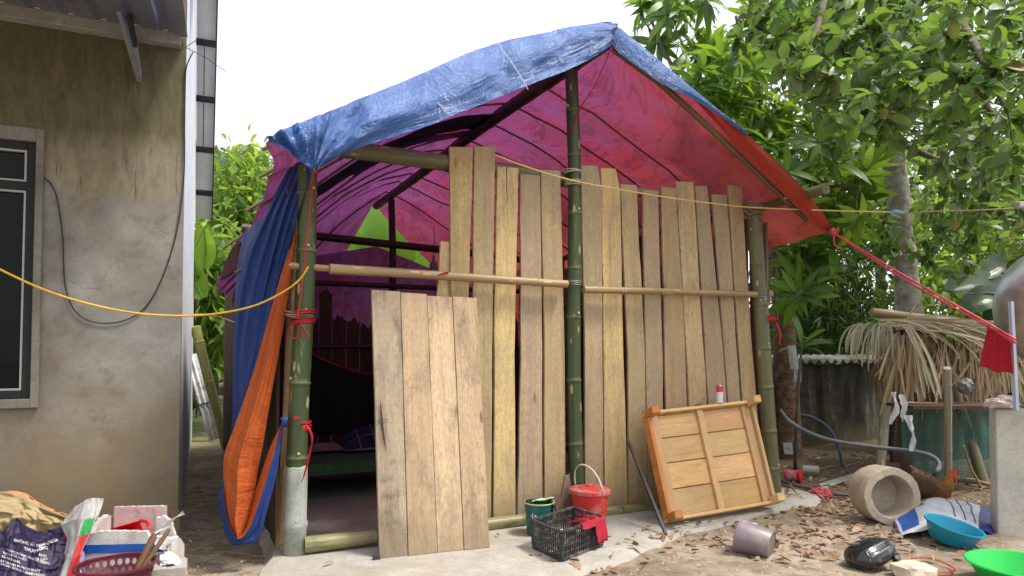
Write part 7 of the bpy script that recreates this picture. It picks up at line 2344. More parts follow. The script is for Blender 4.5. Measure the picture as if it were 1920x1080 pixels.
mb = MB(); mb.tube(curve_pts([at(1455, 604, 6.3), at(1463, 625, 6.28), at(1461, 645, 6.28)], 10), .008, 5, flat=.5); mb.build('tail', M['redstring'], rib3)
mb = MB(); mb.tube(curve_pts([hutw(822, 516, -.085), hutw(832, 512, -.09), hutw(842, 510, -.08)], 8), .010, 6, flat=.4); mb.tube([hutw(822, 516, -.06), hutw(812, 528, -.02)], .004, 5, flat=.5)
o = rebase(mb.build('red_ribbon', M['redstring']), hutw(832, 512, -.08)); tag(o, 'short red ribbon scrap on the rail at the narrow plank', 'ribbon')
# wire twists that hold the planks to the right rail
for x in (1163, 1168, 1237, 1314, 1352, 1374):
    c = hutw(x, 545 + (x - 1094) * .028, -.045)
    mb = MB(); mb.tube([c + (VA * math.cos(a) + ZA * math.sin(a)) * .031 + UA * .004 * a for a in np.linspace(0, 6.3, 14)], .0018, 4); mb.build('wire_twist', M['thinwire'], hut)
# yellow cord across the front, blue knot, brown line to the right
c_end = at(1690, 398, 5.6)
wire('yellow_string', [hutw(928, 290, .0), hutw(985, 312, -.05), hutw(1072, 338, -.075), hutw(1160, 355, -.09), hutw(1250, 370, -.1), hutw(1340, 382, -.12), hutw(1413, 389, -.13), at(1560, 395, 5.85), c_end], .0062, M['palestring'],
     'pale yellow cord stretched across the plank tops to the right', 'string', 90)
mb = MB(); mb.tube([at(1668, 399, 5.6), at(1676, 397, 5.6), at(1688, 398, 5.6), at(1698, 400, 5.6)], [.006, .018, .016, .006], 8)
o = rebase(mb.build('knot', m_plain('light_blue_tape', (.16, .36, .50), .5, .3, 30), smooth=True), at(1684, 398, 5.6)); tag(o, 'light blue taped knot in the yellow cord', 'knot')
wire('line', [at(1694, 400, 5.6), at(1760, 396, 5.5), at(1840, 394, 5.4), at(1925, 389, 5.3), at(2050, 384, 5.2)], .006, m_plain('brown_line', (.30, .22, .15), .7, .2, 30), 'thin brown line from the blue knot past the right edge', 'line', 40)
mb = MB(); mb.box(at(1914, 384, 5.3), (Vector((1, 0, 0)), Vector((0, 1, 0)), ZA), (.055, .05, .045)); o = rebase(mb.build('clip_block', M['fibrecement'], bevel=.006), at(1914, 384, 5.3)); tag(o, 'small pale block clipped on the brown line at the right', 'clip')
# guy rope from the tarpaulin corner, red cloth on it
gA = at(1562, 436, 5.98); gB = at(1850, 608, 4.9); gC = at(1905, 640, 4.7)
for k in range(2):
    dz_ = .012 * (k * 2 - 1)
    wire('guy_rope', [gA, gA.lerp(gB, .5) + ZA * (dz_ * 1.3 - .02), gB + ZA * dz_, gC + ZA * dz_], .008, M['pinkrope'], ('upper' if k else 'lower') + ' strand of pinkish red guy rope from the tarpaulin corner to the tank', 'rope', 40, 'red guy rope strands')
mb = MB(); mb.tube(curve_pts([gA, at(1570, 436, 5.96), at(1572, 428, 5.95), at(1566, 434, 5.95), at(1563, 450, 5.95), at(1566, 460, 5.94), at(1577, 466, 5.94)], 24), .007, 6)
mb.tube([at(1558, 430, 5.99), at(1563, 437, 5.98), at(1560, 441, 5.98)], [.03, .022, .026], 8)
o = rebase(mb.build('rope_knot', M['pinkrope'], smooth=True), gA); tag(o, 'red rope knot with loose end at the right tarpaulin corner', 'knot')
M['redcloth'] = m_plain('red_towelling', (.36, .008, .022), .95, .15, 40, .9)
def towel(a, b):
    t_ = at(1851, 609, 4.88).lerp(at(1893, 640, 4.72), a)
    bt = at(1835, 688, 4.90).lerp(at(1899, 702, 4.76), a)
    p = t_.lerp(bt, b)
    return p + Vector((0, -.012, 0)) * math.sin(a * 20 + 1) * (1 - .5 * b) + Vector((0, 0, .010 * math.sin(a * 9) * b))
mb = MB(); mb.grid(towel, 40, 24)
o = rebase(mb.build('red_cloth', M['redcloth'], smooth=True, solid=.005), at(1870, 640, 4.8)); tag(o, 'dark red towel hanging from the guy rope beside the tank', 'cloth')
# yellow cable from the left
wire('yellow_cable', [at(-60, 470, 3.7), at(0, 505, 3.75), at(90, 546, 3.82), at(180, 573, 3.9), at(262, 588, 3.97), at(350, 592, 4.05), at(420, 586, 4.12), at(480, 572, 4.18), at(530, 548, 4.24), at(562, 524, 4.28), at(578, 500, 4.30)], .0062, M['yellowcable'], 'yellow cable sagging from the left edge to the left bamboo post', 'cable', 90, seg=8)
wire('tie_line', [HS(.02, 1.6, 1.62), at(395, 590, 6.2), at(440, 604, 5.4)], .004, M['palestring'], 'thin pale line from the house side to the curtain', 'line', 20)
wire('pole_line', [HS(.02, 4.5, 2.62), at(400, 405, 6.8), at(455, 440, 5.4)], .004, M['blackcable'], 'thin dark wire from the house side to the tarpaulin edge', 'line', 20)
# ------------------------------------------------------------------ foliage
tr_ = random.Random(77)
def leaf_template(kind_, n=4, fold=.18, curl=.25):
    """leaf of unit length along +Y, width set by the outline; returns verts, faces, gc"""
    out = {'oval': [(0, .0), (.10, .12), (.32, .25), (.60, .29), (.84, .19), (1, .02)],
           'long': [(0, .0), (.10, .05), (.35, .125), (.6, .12), (.82, .07), (1, .0)],
           'narrow': [(0, .0), (.2, .06), (.5, .085), (1, .0)],
           'obov': [(0, .0), (.2, .06), (.5, .13), (.78, .16), (.93, .10), (1, .02)]}[kind_]
    vs_, gs, fs = [], [], []
    for y, w_ in out:
        dz = -curl * y * y
        vs_ += [(-w_, y, dz + fold * w_), (0, y, dz), (w_, y, dz + fold * w_)]
        gs += [(-1, y, 0), (0, y, 0), (1, y, 0)]
    for i in range(len(out) - 1):
        fs += [(3 * i, 3 * i + 1, 3 * i + 4, 3 * i + 3), (3 * i + 1, 3 * i + 2, 3 * i + 5, 3 * i + 4)]
    return vs_, fs, gs
class LeafSet:
    """one tree's leaves: the nearest become objects of their own, the rest one joined part"""
    def __init__(s, kind_, mat, nvar=5, curl=.3):
        s.tmpl = [leaf_template(kind_, fold=tr_.uniform(.05, .4), curl=tr_.uniform(.02, curl * 1.6)) for _ in range(nvar)]
        s.mat = mat; s.items = []
    def add(s, p, d, up, L):
        y = Vector(d).normalized(); x = y.cross(Vector(up))
        if x.length < 1e-4:
            x = y.orthogonal()
        x.normalize(); z = x.cross(y)
        s.items.append((Vector(p), x, y, z, L, tr_.randrange(len(s.tmpl)), tr_.random()))
    def build(s, parent, singles=300, minpx=9):
        root = rootloc(parent)
        def inview(p):
            if p.y < .5: return False
            x, y = proj(p)
            return -20 < x < 1940 and -20 < y < 1100
        order = sorted(range(len(s.items)), key=lambda i: (0 if inview(s.items[i][0]) else 1, -s.items[i][4] / max(.3, s.items[i][0].y)))
        solo = set(i for i in order[:singles] if inview(s.items[i][0]) and s.items[i][4] / s.items[i][0].y * FPX >= minpx)
        meshes = []
        for v, f, g in s.tmpl:
            me = bpy.data.meshes.new('leaf'); me.from_pydata(v, [], f)
            a = me.attributes.new("gc", 'FLOAT_VECTOR', 'POINT'); a.data.foreach_set("vector", np.array(g, dtype=np.float32).ravel())
            me.polygons.foreach_set("use_smooth", [True] * len(me.polygons)); me.materials.append(s.mat); meshes.append(me)
        V, Fc, G, Rn = [], [], [], []
        base = 0
        T_ = [(np.array(v), f, np.array(g)) for v, f, g in s.tmpl]
        for i, (p, x, y, z, L, k, r_) in enumerate(s.items):
            if i in solo:
                o = bpy.data.objects.new('leaf', meshes[k]); COL.objects.link(o); o.parent = parent
                m = Matrix(((x.x * L, y.x * L, z.x * L, p.x - root.x), (x.y * L, y.y * L, z.y * L, p.y - root.y), (x.z * L, y.z * L, z.z * L, p.z - root.z), (0, 0, 0, 1)))
                o.matrix_local = m
            else:
                v, f, g = T_[k]
                A = np.array([x, y, z]) * L
                V.append(v @ A + np.array(p - root)); G.append(g); Rn.append(np.full(len(v), r_))
                Fc += [tuple(q + base for q in ff) for ff in f]
                base += len(v)
        if V:
            me = bpy.data.meshes.new('foliage')
            me.from_pydata(np.concatenate(V).tolist(), [], Fc)
            a = me.attributes.new("gc", 'FLOAT_VECTOR', 'POINT'); a.data.foreach_set("vector", np.concatenate(G).astype(np.float32).ravel())
            a = me.attributes.new("rnd", 'FLOAT', 'POINT'); a.data.foreach_set("value", np.concatenate(Rn).astype(np.float32))
            me.polygons.foreach_set("use_smooth", [True] * len(me.polygons)); me.materials.append(s.mat)
            o = bpy.data.objects.new('foliage', me); COL.objects.link(o); o.parent = parent; kind(o, 'stuff')
def rv(s=1.0):
    return Vector((tr_.gauss(0, s), tr_.gauss(0, s), tr_.gauss(0, s)))
def skeleton(limbs, tips, bark, parent, tip_r=.004, limb_r=.05, trunk=None, trunk_r=None, sag=.12, tbark=None):
    """trunk + limbs drawn as given; twigs reach from the nearest branch point to every tip"""
    nodes = []
    if trunk:
        t_ = curve_pts(trunk, 40)
        mb = MB(); n = len(t_)
        r_ = [lerp(trunk_r[0], trunk_r[1], i / (n - 1)) * (1 + .10 * nz((i * .35, trunk_r[0] * 50, 0))) for i in range(n)]
        mb.tube(t_, r_, 18)
        for i, p in enumerate(mb.v):
            mb.v[i] = tuple(Vector(p) + Vector((nz(p, 7), nz(p, 8), 0)) * .02 * trunk_r[0] / .15)
        mb.build('trunk', tbark or bark, parent, smooth=True)
        nodes += [(p, q) for p, q in zip(t_, r_)][14:]
    for lp, r0 in limbs:
        l_ = curve_pts(lp, 26)
        r_ = [lerp(r0, r0 * .3, i / 25) for i in range(26)]
        mb = MB(); mb.tube(l_, r_, 9); mb.build('limb', bark, parent, smooth=True)
        nodes += list(zip(l_, r_))
    mb = MB()
    P = np.array([tuple(a) for a, b in nodes]); Rr = [b for a, b in nodes]
    order = sorted(range(len(tips)), key=lambda i: float(np.min(((P - np.array(tips[i])) ** 2).sum(1))))
    base_dirs = {}
    for i in order:
        tp = Vector(tips[i])
        d2 = ((P - np.array(tp)) ** 2).sum(1); j = int(np.argmin(d2))
        a = Vector(P[j]); L = math.sqrt(float(d2[j]))
        if L < .02:
            base_dirs[i] = rv().normalized(); continue
        m_ = a.lerp(tp, .5) + rv(.07 * L) - ZA * (sag * L * .4)
        pts = curve_pts([a, m_, tp], max(4, min(12, int(L / .09) + 3)))
        r0 = min(Rr[j] * .8, tip_r + L * .012)
        rs = [lerp(r0, tip_r, k / (len(pts) - 1)) for k in range(len(pts))]
        mb.tube(pts, rs, 5, cap=False)
        P = np.concatenate([P, np.array([tuple(p) for p in pts[1:]])]); Rr += rs[1:]
        base_dirs[i] = (pts[-1] - pts[-2]).normalized()
    kind(mb.build('twigs', bark, parent, smooth=True), 'stuff')
    return base_dirs
def scatter_px(n, poly_rows, Yr, reject=None):
    """random points whose photo position lies in boxes (x0,y0,x1,y1,weight), at depths Yr"""
    out = []
    ws = [b[4] for b in poly_rows]
    while len(out) < n:
        b = tr_.choices(poly_rows, ws)[0]
        x, y = tr_.uniform(b[0], b[2]), tr_.uniform(b[1], b[3])
        Yb = b[5] if len(b) > 5 else Yr
        Y = tr_.uniform(*Yb)
        if reject and reject(x, y, Y):
            continue
        out.append(at(x, y, Y))
    return out

# ---- tree A: broad oval leaves, pale trunk, spreading over the right of the yard
tA0 = at(1712, 700, 8.6); tA0.z = -.1
trunkA = [tA0, at(1706, 600, 8.6), at(1694, 480, 8.6), at(1680, 330, 8.5), at(1668, 215, 8.4), at(1660, 100, 8.3), at(1664, -60, 8.2)]
treeA = thing('broadleaf_tree', 'tall tree with pale lichened trunk and oval leaves overhanging the right of the yard', 'tree', tA0)
limbsA = [([at(1664, 150, 8.3), at(1600, 60, 7.2), at(1520, 40, 6.3), at(1470, 70, 5.7)], .05),
          ([at(1660, 60, 8.3), at(1740, -20, 6.9), at(1800, 40, 5.8), at(1850, 130, 5.2), at(1890, 210, 4.9)], .055),
          ([at(1668, 200, 8.4), at(1740, 150, 7.4), at(1830, 180, 6.6), at(1900, 260, 6.0)], .045),
          ([at(1662, -20, 8.2), at(1600, -80, 6.6), at(1560, -40, 5.4), at(1530, 60, 4.8), at(1500, 150, 4.7)], .045),
          ([at(1672, 260, 8.4), at(1760, 300, 8.2), at(1850, 330, 7.8), at(1960, 360, 7.5)], .04),
          ([at(1800, 40, 5.8), at(1740, 110, 5.1), at(1690, 190, 4.8), at(1600, 225, 4.7)], .024)]
boxA = [(1440, -30, 1700, 130, 3.0, (4.7, 7.0)), (1500, 60, 1720, 215, 2.2, (4.4, 6.0)), (1680, -40, 1960, 160, 3.2, (4.4, 7.5)), (1720, 120, 1960, 330, 2.6, (4.8, 8.0)), (1560, 190, 1720, 270, .7, (4.4, 5.4)), (1780, 300, 1960, 440, 2.0, (6, 9)), (1720, 200, 1960, 470, 2.2, (6.5, 9.5)), (1380, -30, 1480, 90, .7, (5.5, 7)), (1700, 400, 1960, 520, .8, (6.5, 9.5)), (1570, 400, 1700, 500, .35, (7.2, 9)), (1620, -60, 1960, 60, 1.4, (6.5, 9))]
tipsA = scatter_px(760, boxA, (5, 8))
dA = skeleton(limbsA, tipsA, M['twig'], treeA, .0035, trunk=trunkA, trunk_r=(.165, .09), tbark=M['barkpale'])
LA = LeafSet('oval', M['leafoval'], 8, .45)
for i, tp in enumerate(tipsA):
    d0 = dA[i]
    n = tr_.randint(5, 10)
    for k in range(n):
        back = -d0 * tr_.uniform(0, .24)
        d = (d0 * tr_.uniform(.2, 1.0) + rv(.62) + Vector((0, 0, -.18))).normalized()
        LA.add(tp + back, d, Vector((tr_.gauss(0, .75), -.35 + tr_.gauss(0, .75), 1)), tr_.uniform(.075, .165))
LA.build(treeA, 300)

# ---- tree B: long drooping leaves in whorls, red-brown scaly trunk just behind the right post
tB0 = gnd(1480, 862, DZ); tB0.z = -.08
trunkB = [tB0, at(1478, 800, tB0.y), at(1474, 700, tB0.y), at(1470, 610, tB0.y), at(1462, 520, tB0.y), at(1450, 400, tB0.y), at(1420, 260, tB0.y + .1)]
treeB = thing('long_leaved_tree', 'tree with long glossy leaves and red brown scaly trunk behind the right post', 'tree', tB0)
limbsB = [([at(1450, 400, tB0.y), at(1380, 300, 8.0), at(1320, 220, 7.6), at(1270, 120, 7.6)], .06),
          ([at(1440, 350, tB0.y), at(1430, 200, 8.2), at(1400, 110, 8.0), at(1380, 30, 8.0)], .06),
          ([at(1450, 380, tB0.y), at(1500, 260, 8.2), at(1540, 160, 8.4), at(1560, 40, 8.6)], .055),
          ([at(1456, 450, tB0.y), at(1500, 380, 7.6), at(1560, 350, 7.2), at(1610, 350, 7.0)], .05),
          ([at(1340, 240, 7.7), at(1280, 160, 7.9), at(1230, 60, 8.2), at(1215, 10, 8.3)], .035),
          ([at(1458, 480, tB0.y), at(1490, 500, 7.7), at(1520, 500, 7.5)], .03)]
roofline = lambda x: 47 + (x - 1150) * .93 if x > 1150 else -100
def rejB(x, y, Y):
    return y > roofline(x) + 60 and x < 1560 and y < 430
boxB = [(1225, -20, 1330, 110, 1.2, (7.6, 8.6)), (1290, 60, 1420, 200, 2.4, (7.2, 8.6)), (1330, 150, 1480, 280, 2.6, (7.0, 8.6)), (1400, 220, 1560, 340, 2.2, (6.9, 8.4)), (1460, 300, 1640, 420, 2.0, (6.8, 8.2)), (1400, -20, 1600, 130, 1.6, (8.0, 9.5)), (1460, 420, 1600, 500, 1.1, (7.4, 8.6)), (1560, 200, 1680, 340, .9, (8, 9.4)), (1450, 500, 1560, 560, .5, (7.3, 7.9)), (1195, -30, 1260, 30, .5, (8, 8.6))]
tipsB = scatter_px(165, boxB, (7, 9), rejB)
dB = skeleton(limbsB, tipsB, M['twig'], treeB, .006, trunk=trunkB, trunk_r=(.155, .10), tbark=M['barkred'])
LB = LeafSet('long', M['leaflong'], 6, .55)
for i, tp in enumerate(tipsB):
    d0 = (dB[i] + ZA * .35).normalized()
    n = tr_.randint(9, 14)
    x_ = d0.orthogonal().normalized(); y_ = d0.cross(x_)
    for k in range(n):
        a = 2.4 * k + tr_.uniform(-.3, .3)
        rdl = x_ * math.cos(a) + y_ * math.sin(a)
        el = tr_.uniform(-.15, .75) * (1 if k < n * .7 else 1.5)
        d = (rdl + d0 * el).normalized()
        LB.add(tp - d0 * .08 * (k / n), d, d0 + Vector((0, 0, .4)), tr_.uniform(.22, .40))
LB.build(treeB, 300)

# ---- little sapling with spoon-shaped leaves growing beside that trunk, with a plastic bag tied under it
sp0 = at(1503, 652, 7.45)
sap = thing('sapling', 'young sapling with spoon shaped dark leaves right of the right post', 'sapling', Vector((sp0.x, sp0.y, 0)))
mb = MB(); mb.tube([Vector((sp0.x - .05, sp0.y + .1, -.05)), sp0 - ZA * .5 + Vector((-.03, .05, 0)), sp0], [.022, .018, .012], 8); mb.build('stem', M['twig'], sap, smooth=True)
LS = LeafSet('obov', M['leaflong'], 4, .3)
for px_, py_ in ((1457, 608), (1506, 590), (1527, 612), (1560, 622), (1546, 650), (1487, 668), (1465, 645), (1515, 655), (1500, 600), (1532, 642), (1478, 625)):
    e_ = at(px_, py_, 7.45 + tr_.uniform(-.15, .1))
    LS.add(sp0, e_ - sp0, (0, -.5, 1), max(.17, (e_ - sp0).length * 1.05))
LS.build(sap, 300)
mb = MB(); mb.grid(lambda a, b: at(lerp(1476, 1492, a) + 6 * b, lerp(648, 692, b), 7.42) + Vector((0, -.03 * math.sin(a * 3.1) + .012 * nz((a * 4, b * 5, 2)), 0)), 10, 14)
M['milky'] = m_plain('milky_plastic', (.45, .47, .46), .3, .2, 12, .4, trans=(.6, .62, .62), dirt=(.55, .42, .05), dirt_amt=.1)
o = rebase(mb.build('plastic_bag', M['milky'], smooth=True), at(1485, 670, 7.42)); tag(o, 'milky plastic bag tied below the sapling leaves', 'bag')
mb = MB(); mb.grid(lambda a, b: at(lerp(1490, 1501, a), lerp(676, 716, b), 7.5) + Vector((0, .02 * math.sin(a * 3.1 + b * 2), 0)), 6, 10)
o = rebase(mb.build('plastic_strip', M['milky'], smooth=True), at(1496, 690, 7.5)); tag(o, 'narrow grey plastic strip hanging behind the milky bag', 'plastic scrap')
mb = MB(); mb.grid(lambda a, b: at(lerp(1467, 1484, a) + 4 * b, lerp(830, 852, b), tB0.y - .22) + Vector((0, .02 * nz((a * 4, b * 4, 7)), 0)), 6, 6)
o = rebase(mb.build('plastic_scrap', M['whiteplastic'], smooth=True), at(1475, 842, 8.0)); tag(o, 'white plastic scrap at the foot of the red brown trunk', 'plastic scrap')

# ---- thickets and trees behind
def bush(name, label, cat, boxes, Yr, ntips, per, kind_, mat, size, base_px, trunk_r=.06, spread=.30, hang=-.25, group=None, singles=0, minpx=12, limbs=4):
    n0 = len(boxes)
    cx_ = sum((b[0] + b[2]) / 2 * b[4] for b in boxes) / sum(b[4] for b in boxes)
    cy_ = sum((b[1] + b[3]) / 2 * b[4] for b in boxes) / sum(b[4] for b in boxes)
    Ym = sum(Yr) / 2
    b0 = at(base_px[0], base_px[1], Ym); b0.z = -.1
    t = thing(name, label, cat, b0, group)
    tips = scatter_px(ntips, boxes, Yr)
    ctr = at(cx_, cy_, Ym)
    top = Vector((lerp(b0.x, ctr.x, .7), lerp(b0.y, ctr.y, .7), ctr.z))
    trunk = [b0, b0.lerp(top, .35) + Vector((.05, 0, 0)), b0.lerp(top, .7) - Vector((.05, 0, 0)), top]
    lim = []
    for k in range(limbs):
        e_ = Vector(tips[tr_.randrange(len(tips))])
        s_ = b0.lerp(top, tr_.uniform(.4, .9))
        lim.append(([s_, s_.lerp(e_, .5) + ZA * .15, e_], trunk_r * .5))
    dd = skeleton(lim, tips, M['twig'], t, .004, trunk=trunk, trunk_r=(trunk_r, trunk_r * .6))
    ls = LeafSet(kind_, mat, 5, .4)
    for i, tp in enumerate(tips):
        for k in range(per):
            p = tp + rv(spread * .5)
            d = (rv(.8) + dd[i] * .4 + Vector((0, 0, hang))).normalized()
            ls.add(p, d, Vector((tr_.gauss(0, .6), tr_.gauss(0, .6) - .2, 1)), size * tr_.uniform(.7, 1.25))
    ls.build(t, singles, minpx)
    return t
bush('bamboo_thicket', 'dark bamboo thicket with narrow leaves behind the boundary wall', 'thicket', [(1480, 420, 1640, 560, 2, (10.2, 12)), (1490, 540, 1650, 680, 2.4, (10.2, 12)), (1440, 480, 1520, 690, .8, (10.4, 12))], (10.2, 12.2), 230, 20, 'narrow', M['leafdark'], .22, (1560, 800), .05, .35, -.6)
bush('leafy_tree', 'bright green leafy tree behind the coop at the far right', 'tree', [(1700, 420, 1960, 560, 2, (10.5, 13)), (1720, 540, 1960, 620, 1.2, (10, 12)), (1640, 300, 1760, 460, 1.0, (11, 14)), (1850, 340, 1980, 470, 1, (10, 13))], (10.5, 13), 190, 20, 'oval', M['leafbright'], .15, (1850, 800), .07, .4, -.2)
bush('dense_tree', 'dense green tree standing behind the two nearer trees on the right', 'tree', [(1480, 100, 1760, 430, 2.4, (13, 17)), (1700, 60, 1980, 420, 2.0, (13, 17)), (1640, 380, 1960, 640, 1.4, (14, 18)), (1300, 60, 1480, 230, .5, (12, 14)), (1420, 520, 1640, 680, 1.6, (14, 17))], (13, 17), 300, 20, 'oval', M['leafdark'], .22, (1640, 780), .14, .6, -.15)
bush('leafy_tree', 'leafy tree with pale tops showing above the left tarpaulin edge', 'tree', [(432, 290, 500, 350, 1.2, (13.5, 15.5)), (410, 330, 500, 420, 2.4, (13, 16)), (396, 390, 500, 460, 1.8, (13, 16))], (13, 16), 130, 24, 'obov', M['leafbright'], .26, (450, 740), .10, .42, -.05)
bush('drooping_tree', 'bright drooping leaved tree at the end of the lane', 'tree', [(345, 455, 450, 520, 1.6, (10.5, 12.5)), (345, 510, 450, 610, 2.4, (10.5, 12.5)), (350, 600, 440, 660, 1.0, (10.8, 12.5)), (250, 440, 350, 640, .5, (11, 13))], (10.5, 12.5), 150, 24, 'long', M['leafbright'], .24, (400, 780), .07, .35, -.5)
bush('shrub', 'green shrubs filling the view behind the back of the shelter', 'shrub', [(560, 440, 760, 640, 1, (14, 18)), (760, 470, 1080, 650, 1.2, (14, 19)), (430, 560, 640, 700, .8, (14, 18))], (14, 18), 120, 22, 'oval', M['leafbright'], .30, (750, 760), .08, .7, -.1)

# ---- banana plants
def banana(name, label, base, leaves, mat, r_=.08):
    t = thing(name, label, 'banana plant', base)
    top = max((l[0] for l in leaves), key=lambda p: p.z)
    mb = MB(); s_end = Vector((lerp(base.x, top.x, .3), lerp(base.y, top.y, .3), top.z * .75)); mb.tube([base, base.lerp(s_end, .5), s_end], [r_, r_ * .8, r_ * .4], 10); mb.build('stem', M['leafbananadark'], t, smooth=True)
    for (a, m_, b, wd) in leaves:
        pts = curve_pts([a, m_, b], 18)
        up_ = Vector((.15, -.75, .6)).normalized()
        vs_, gs = [], []
        for i, p in enumerate(pts):
            d = (pts[min(i + 1, 17)] - pts[max(i - 1, 0)]).normalized()
            s_ = d.cross(up_).normalized(); n_ = s_.cross(d)
            t_ = i / 17
            w_ = wd * (max(0, math.sin(math.pi * min(1, .06 + .94 * t_))) ** .55) * .5
            for k in (-1, -.5, 0, .5, 1):
                tear = .04 * wd * nz((i * 1.3, k * 3, wd * 10))
                vs_.append(p + s_ * (w_ * k) + n_ * (.28 * w_ * abs(k) * (1 if k else 0) + tear))
                gs.append((k, t_ * 4, 0))
        fs = [(i * 5 + k, i * 5 + k + 1, (i + 1) * 5 + k + 1, (i + 1) * 5 + k) for i in range(17) for k in range(4)]
        mb = MB(); mb.add(vs_, fs, gs, 0, tr_.random()); mb.build('leaf', mat, t, smooth=True)
        mb = MB(); mb.tube([p - up_ * .01 for p in pts], [lerp(.022, .006, i / 17) for i in range(18)], 6); mb.build('midrib', M['leafbanana'], t, smooth=True)
    return t
b0 = at(300, 640, 10.0); b0.z = -.05
banana('banana_plant', 'banana plant with one glowing yellow green leaf beside the house eave', b0, [(at(384, 505, 9.8), at(386, 470, 9.8), at(383, 425, 9.7), .30), (at(372, 520, 9.9), at(362, 460, 9.9), at(388, 425, 9.9), .25), (at(380, 560, 9.9), at(360, 520, 9.9), at(330, 500, 9.9), .35)], M['leafbanana'])
b1_ = H(1.0, 7.6, -.05)
def hq(x, y, v=7.2): return hutw(x, y, v)
banana('banana_plant', 'banana plant with lit yellow green leaves seen through the opening above the rear tarpaulin', b1_, [(hq(700, 560), hq(680, 440), hq(600, 400), 1.0), (hq(720, 560), hq(730, 440), hq(780, 380), 1.1), (hq(740, 580), hq(800, 470), hq(870, 470), .9), (hq(690, 580), hq(640, 500), hq(560, 500), .9)], M['leafbanana'], .12)
b2_ = at(1480, 700, 9.3); b2_.z = -.05
banana('banana_plant', 'banana plant with a pale arching leaf below the right tarpaulin corner', b2_, [(at(1442, 505, 9.0), at(1478, 478, 8.9), at(1500, 495, 8.8), .34), (at(1450, 520, 9.1), at(1440, 470, 9.1), at(1420, 440, 9.1), .4)], M['leafbananadark'], .07)
b3_ = at(1900, 700, 8.6); b3_.z = -.05
banana('banana_plant', 'dark banana plant with broad folded leaves left of the water tank', b3_, [(at(1895, 560, 8.4), at(1840, 533, 8.3), at(1770, 545, 8.2), .42), (at(1900, 565, 8.2), at(1850, 560, 8.1), at(1800, 585, 8.1), .34), (at(1890, 540, 8.5), at(1880, 500, 8.5), at(1840, 520, 8.4), .36), (at(1900, 580, 8.3), at(1880, 590, 8.2), at(1840, 600, 8.2), .3)], M['leafbananadark'], .1)

# ------------------------------------------------------------------ fallen leaves on the yard
fl_t = [leaf_template('oval', fold=.3, curl=.25), leaf_template('oval', fold=.7, curl=-.35), leaf_template('long', fold=.5, curl=.5), leaf_template('oval', fold=-.4, curl=.4), leaf_template('obov', fold=.9, curl=.1)]
fl_m = []
for v, f, g in fl_t:
    me = bpy.data.meshes.new('fallen_leaf'); me.from_pydata(v, [], f)
    a = me.attributes.new("gc", 'FLOAT_VECTOR', 'POINT'); a.data.foreach_set("vector", np.array(g, dtype=np.float32).ravel())
    me.polygons.foreach_set("use_smooth", [True] * len(me.polygons)); me.materials.append(M['deadleaf']); fl_m.append(me)
fboxes = [(1470, 855, 1640, 940, 3.0), (1480, 930, 1620, 1010, 3.4), (1250, 985, 1400, 1040, 1.1), (1380, 1000, 1620, 1060, 1.8), (1600, 860, 1860, 945, 1.8), (1230, 960, 1480, 1000, .6), (1000, 1030, 1240, 1078, .35), (1620, 985, 1720, 1040, 1.1), (1700, 1000, 1860, 1060, .4), (1130, 1000, 1300, 1040, .35), (1440, 960, 1540, 1040, 1.0)]
spots = []
for k in range(640):
    b = tr_.choices(fboxes, [q[4] for q in fboxes])[0]
    x, y = tr_.uniform(b[0], b[2]), tr_.uniform(b[1], b[3])
    p = gnd(x, y, DZ)
    spots.append((x, y, p))
spots += [(607, 1064, gnd(607, 1064, .004)), (1330, 898 + 40, gnd(1330, 948, 0)), (650, 962 + 60, gnd(640, 1022, 0)), (930, 1003, gnd(930, 1003, 0.01)), (1122, 1068, gnd(1122, 1068, DZ)), (1077, 1068, gnd(1077, 1068, DZ)), (1030, 1062, gnd(1030, 1062, DZ))]
spots.sort(key=lambda s: s[2].y)
V, Fc, G, Rn = [], [], [], []
base = 0
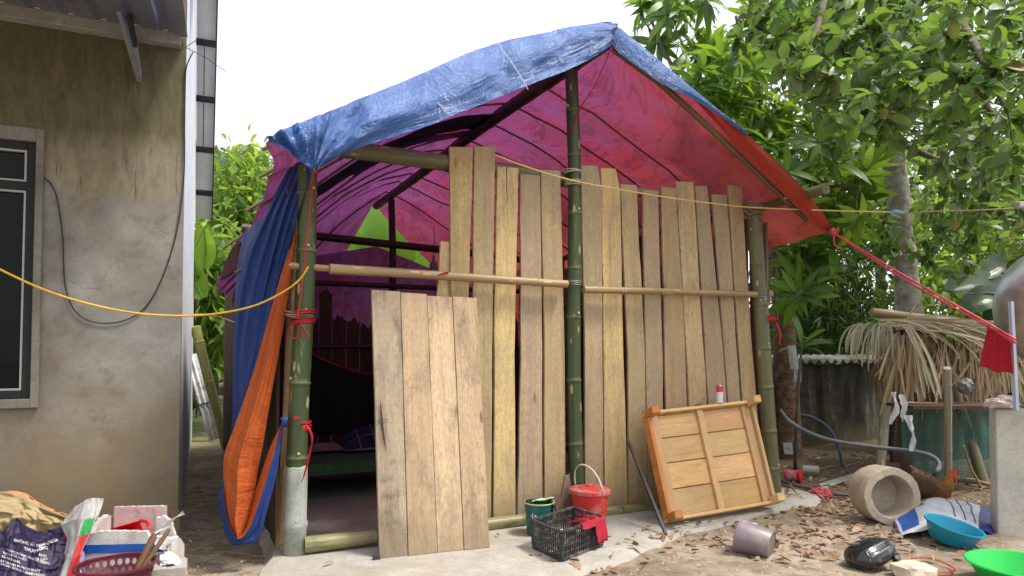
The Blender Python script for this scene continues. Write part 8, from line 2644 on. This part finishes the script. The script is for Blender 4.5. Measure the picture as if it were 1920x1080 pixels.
for i, (x, y, p) in enumerate(spots):
    u_, v_, _ = uvz(p)
    onpad = (-.3 < u_ < 4.4 and v_ > plin([(-.3, -.5), (.0, -.95), (.5, -1.2), (1.1, -1.18), (1.6, -1.0), (2.1, -.86), (2.6, -.7), (3.1, -.6), (3.6, -.46), (4.0, -.4), (4.4, -.25)], u_))
    z = .010 if onpad else gz(p.x, p.y) + .007
    yaw = tr_.uniform(0, 6.28); L = tr_.uniform(.035, .095)
    if i > 300: L *= 1.1
    rot = Matrix.Rotation(yaw, 3, 'Z') @ Matrix.Rotation(tr_.gauss(0, .22), 3, 'X') @ Matrix.Rotation(tr_.gauss(0, .3), 3, 'Y')
    k = tr_.randrange(5)
    if i < 290:
        o = bpy.data.objects.new('fallen_leaf', fl_m[k]); COL.objects.link(o)
        o.location = (p.x, p.y, z + .008); o.rotation_euler = rot.to_euler(); o.scale = (L, L, L)
        tag(o, 'dry brown fallen leaf lying on the ground', 'leaf', 'dry fallen leaves on the ground')
    else:
        v, f, g = fl_t[k]
        A = np.array(rot) * L
        V.append(np.array(v) @ A.T + np.array((p.x, p.y, z + .006))); G.append(np.array(g)); Rn.append(np.full(len(v), tr_.random()))
        Fc += [tuple(q + base for q in ff) for ff in f]; base += len(v)
me = bpy.data.meshes.new('leaf_litter'); me.from_pydata(np.concatenate(V).tolist(), [], Fc)
a = me.attributes.new("gc", 'FLOAT_VECTOR', 'POINT'); a.data.foreach_set("vector", np.concatenate(G).astype(np.float32).ravel())
a = me.attributes.new("rnd", 'FLOAT', 'POINT'); a.data.foreach_set("value", np.concatenate(Rn).astype(np.float32))
me.materials.append(M['deadleaf'])
o = bpy.data.objects.new('leaf_litter', me); COL.objects.link(o); kind(o, 'stuff'); o['label'] = 'litter of small dry leaves under the trees on the right'
# gravel and crumbs of earth
mb = MB()
for k in range(1500):
    b = tr_.choices([(900, 1000, 1900, 1085, 2), (1250, 960, 1900, 1040, 2), (1450, 850, 1880, 960, 2), (340, 820, 460, 1080, 1), (480, 1030, 1000, 1080, .25)], [2, 2, 2, 1, .25])[0]
    x, y = tr_.uniform(b[0], b[2]), tr_.uniform(b[1], b[3])
    p = gnd(x, y, DZ); s_ = abs(tr_.gauss(0, .005)) + .003
    z = max(gz(p.x, p.y), DZ - .02)
    vs_ = [Vector((p.x, p.y, z)) + Vector(d) * s_ * tr_.uniform(.7, 1.3) for d in ((1, 0, 0), (0, 1, .1), (-1, 0, 0), (0, -1, .1), (.1, .1, .9), (0, 0, -.8))]
    mb.add(vs_, [(0, 1, 4), (1, 2, 4), (2, 3, 4), (3, 0, 4), (1, 0, 5), (2, 1, 5), (3, 2, 5), (0, 3, 5)])
o = mb.build('gravel', M['ring']); kind(o, 'stuff'); o['label'] = 'scattered gravel and crumbs of earth on the yard'
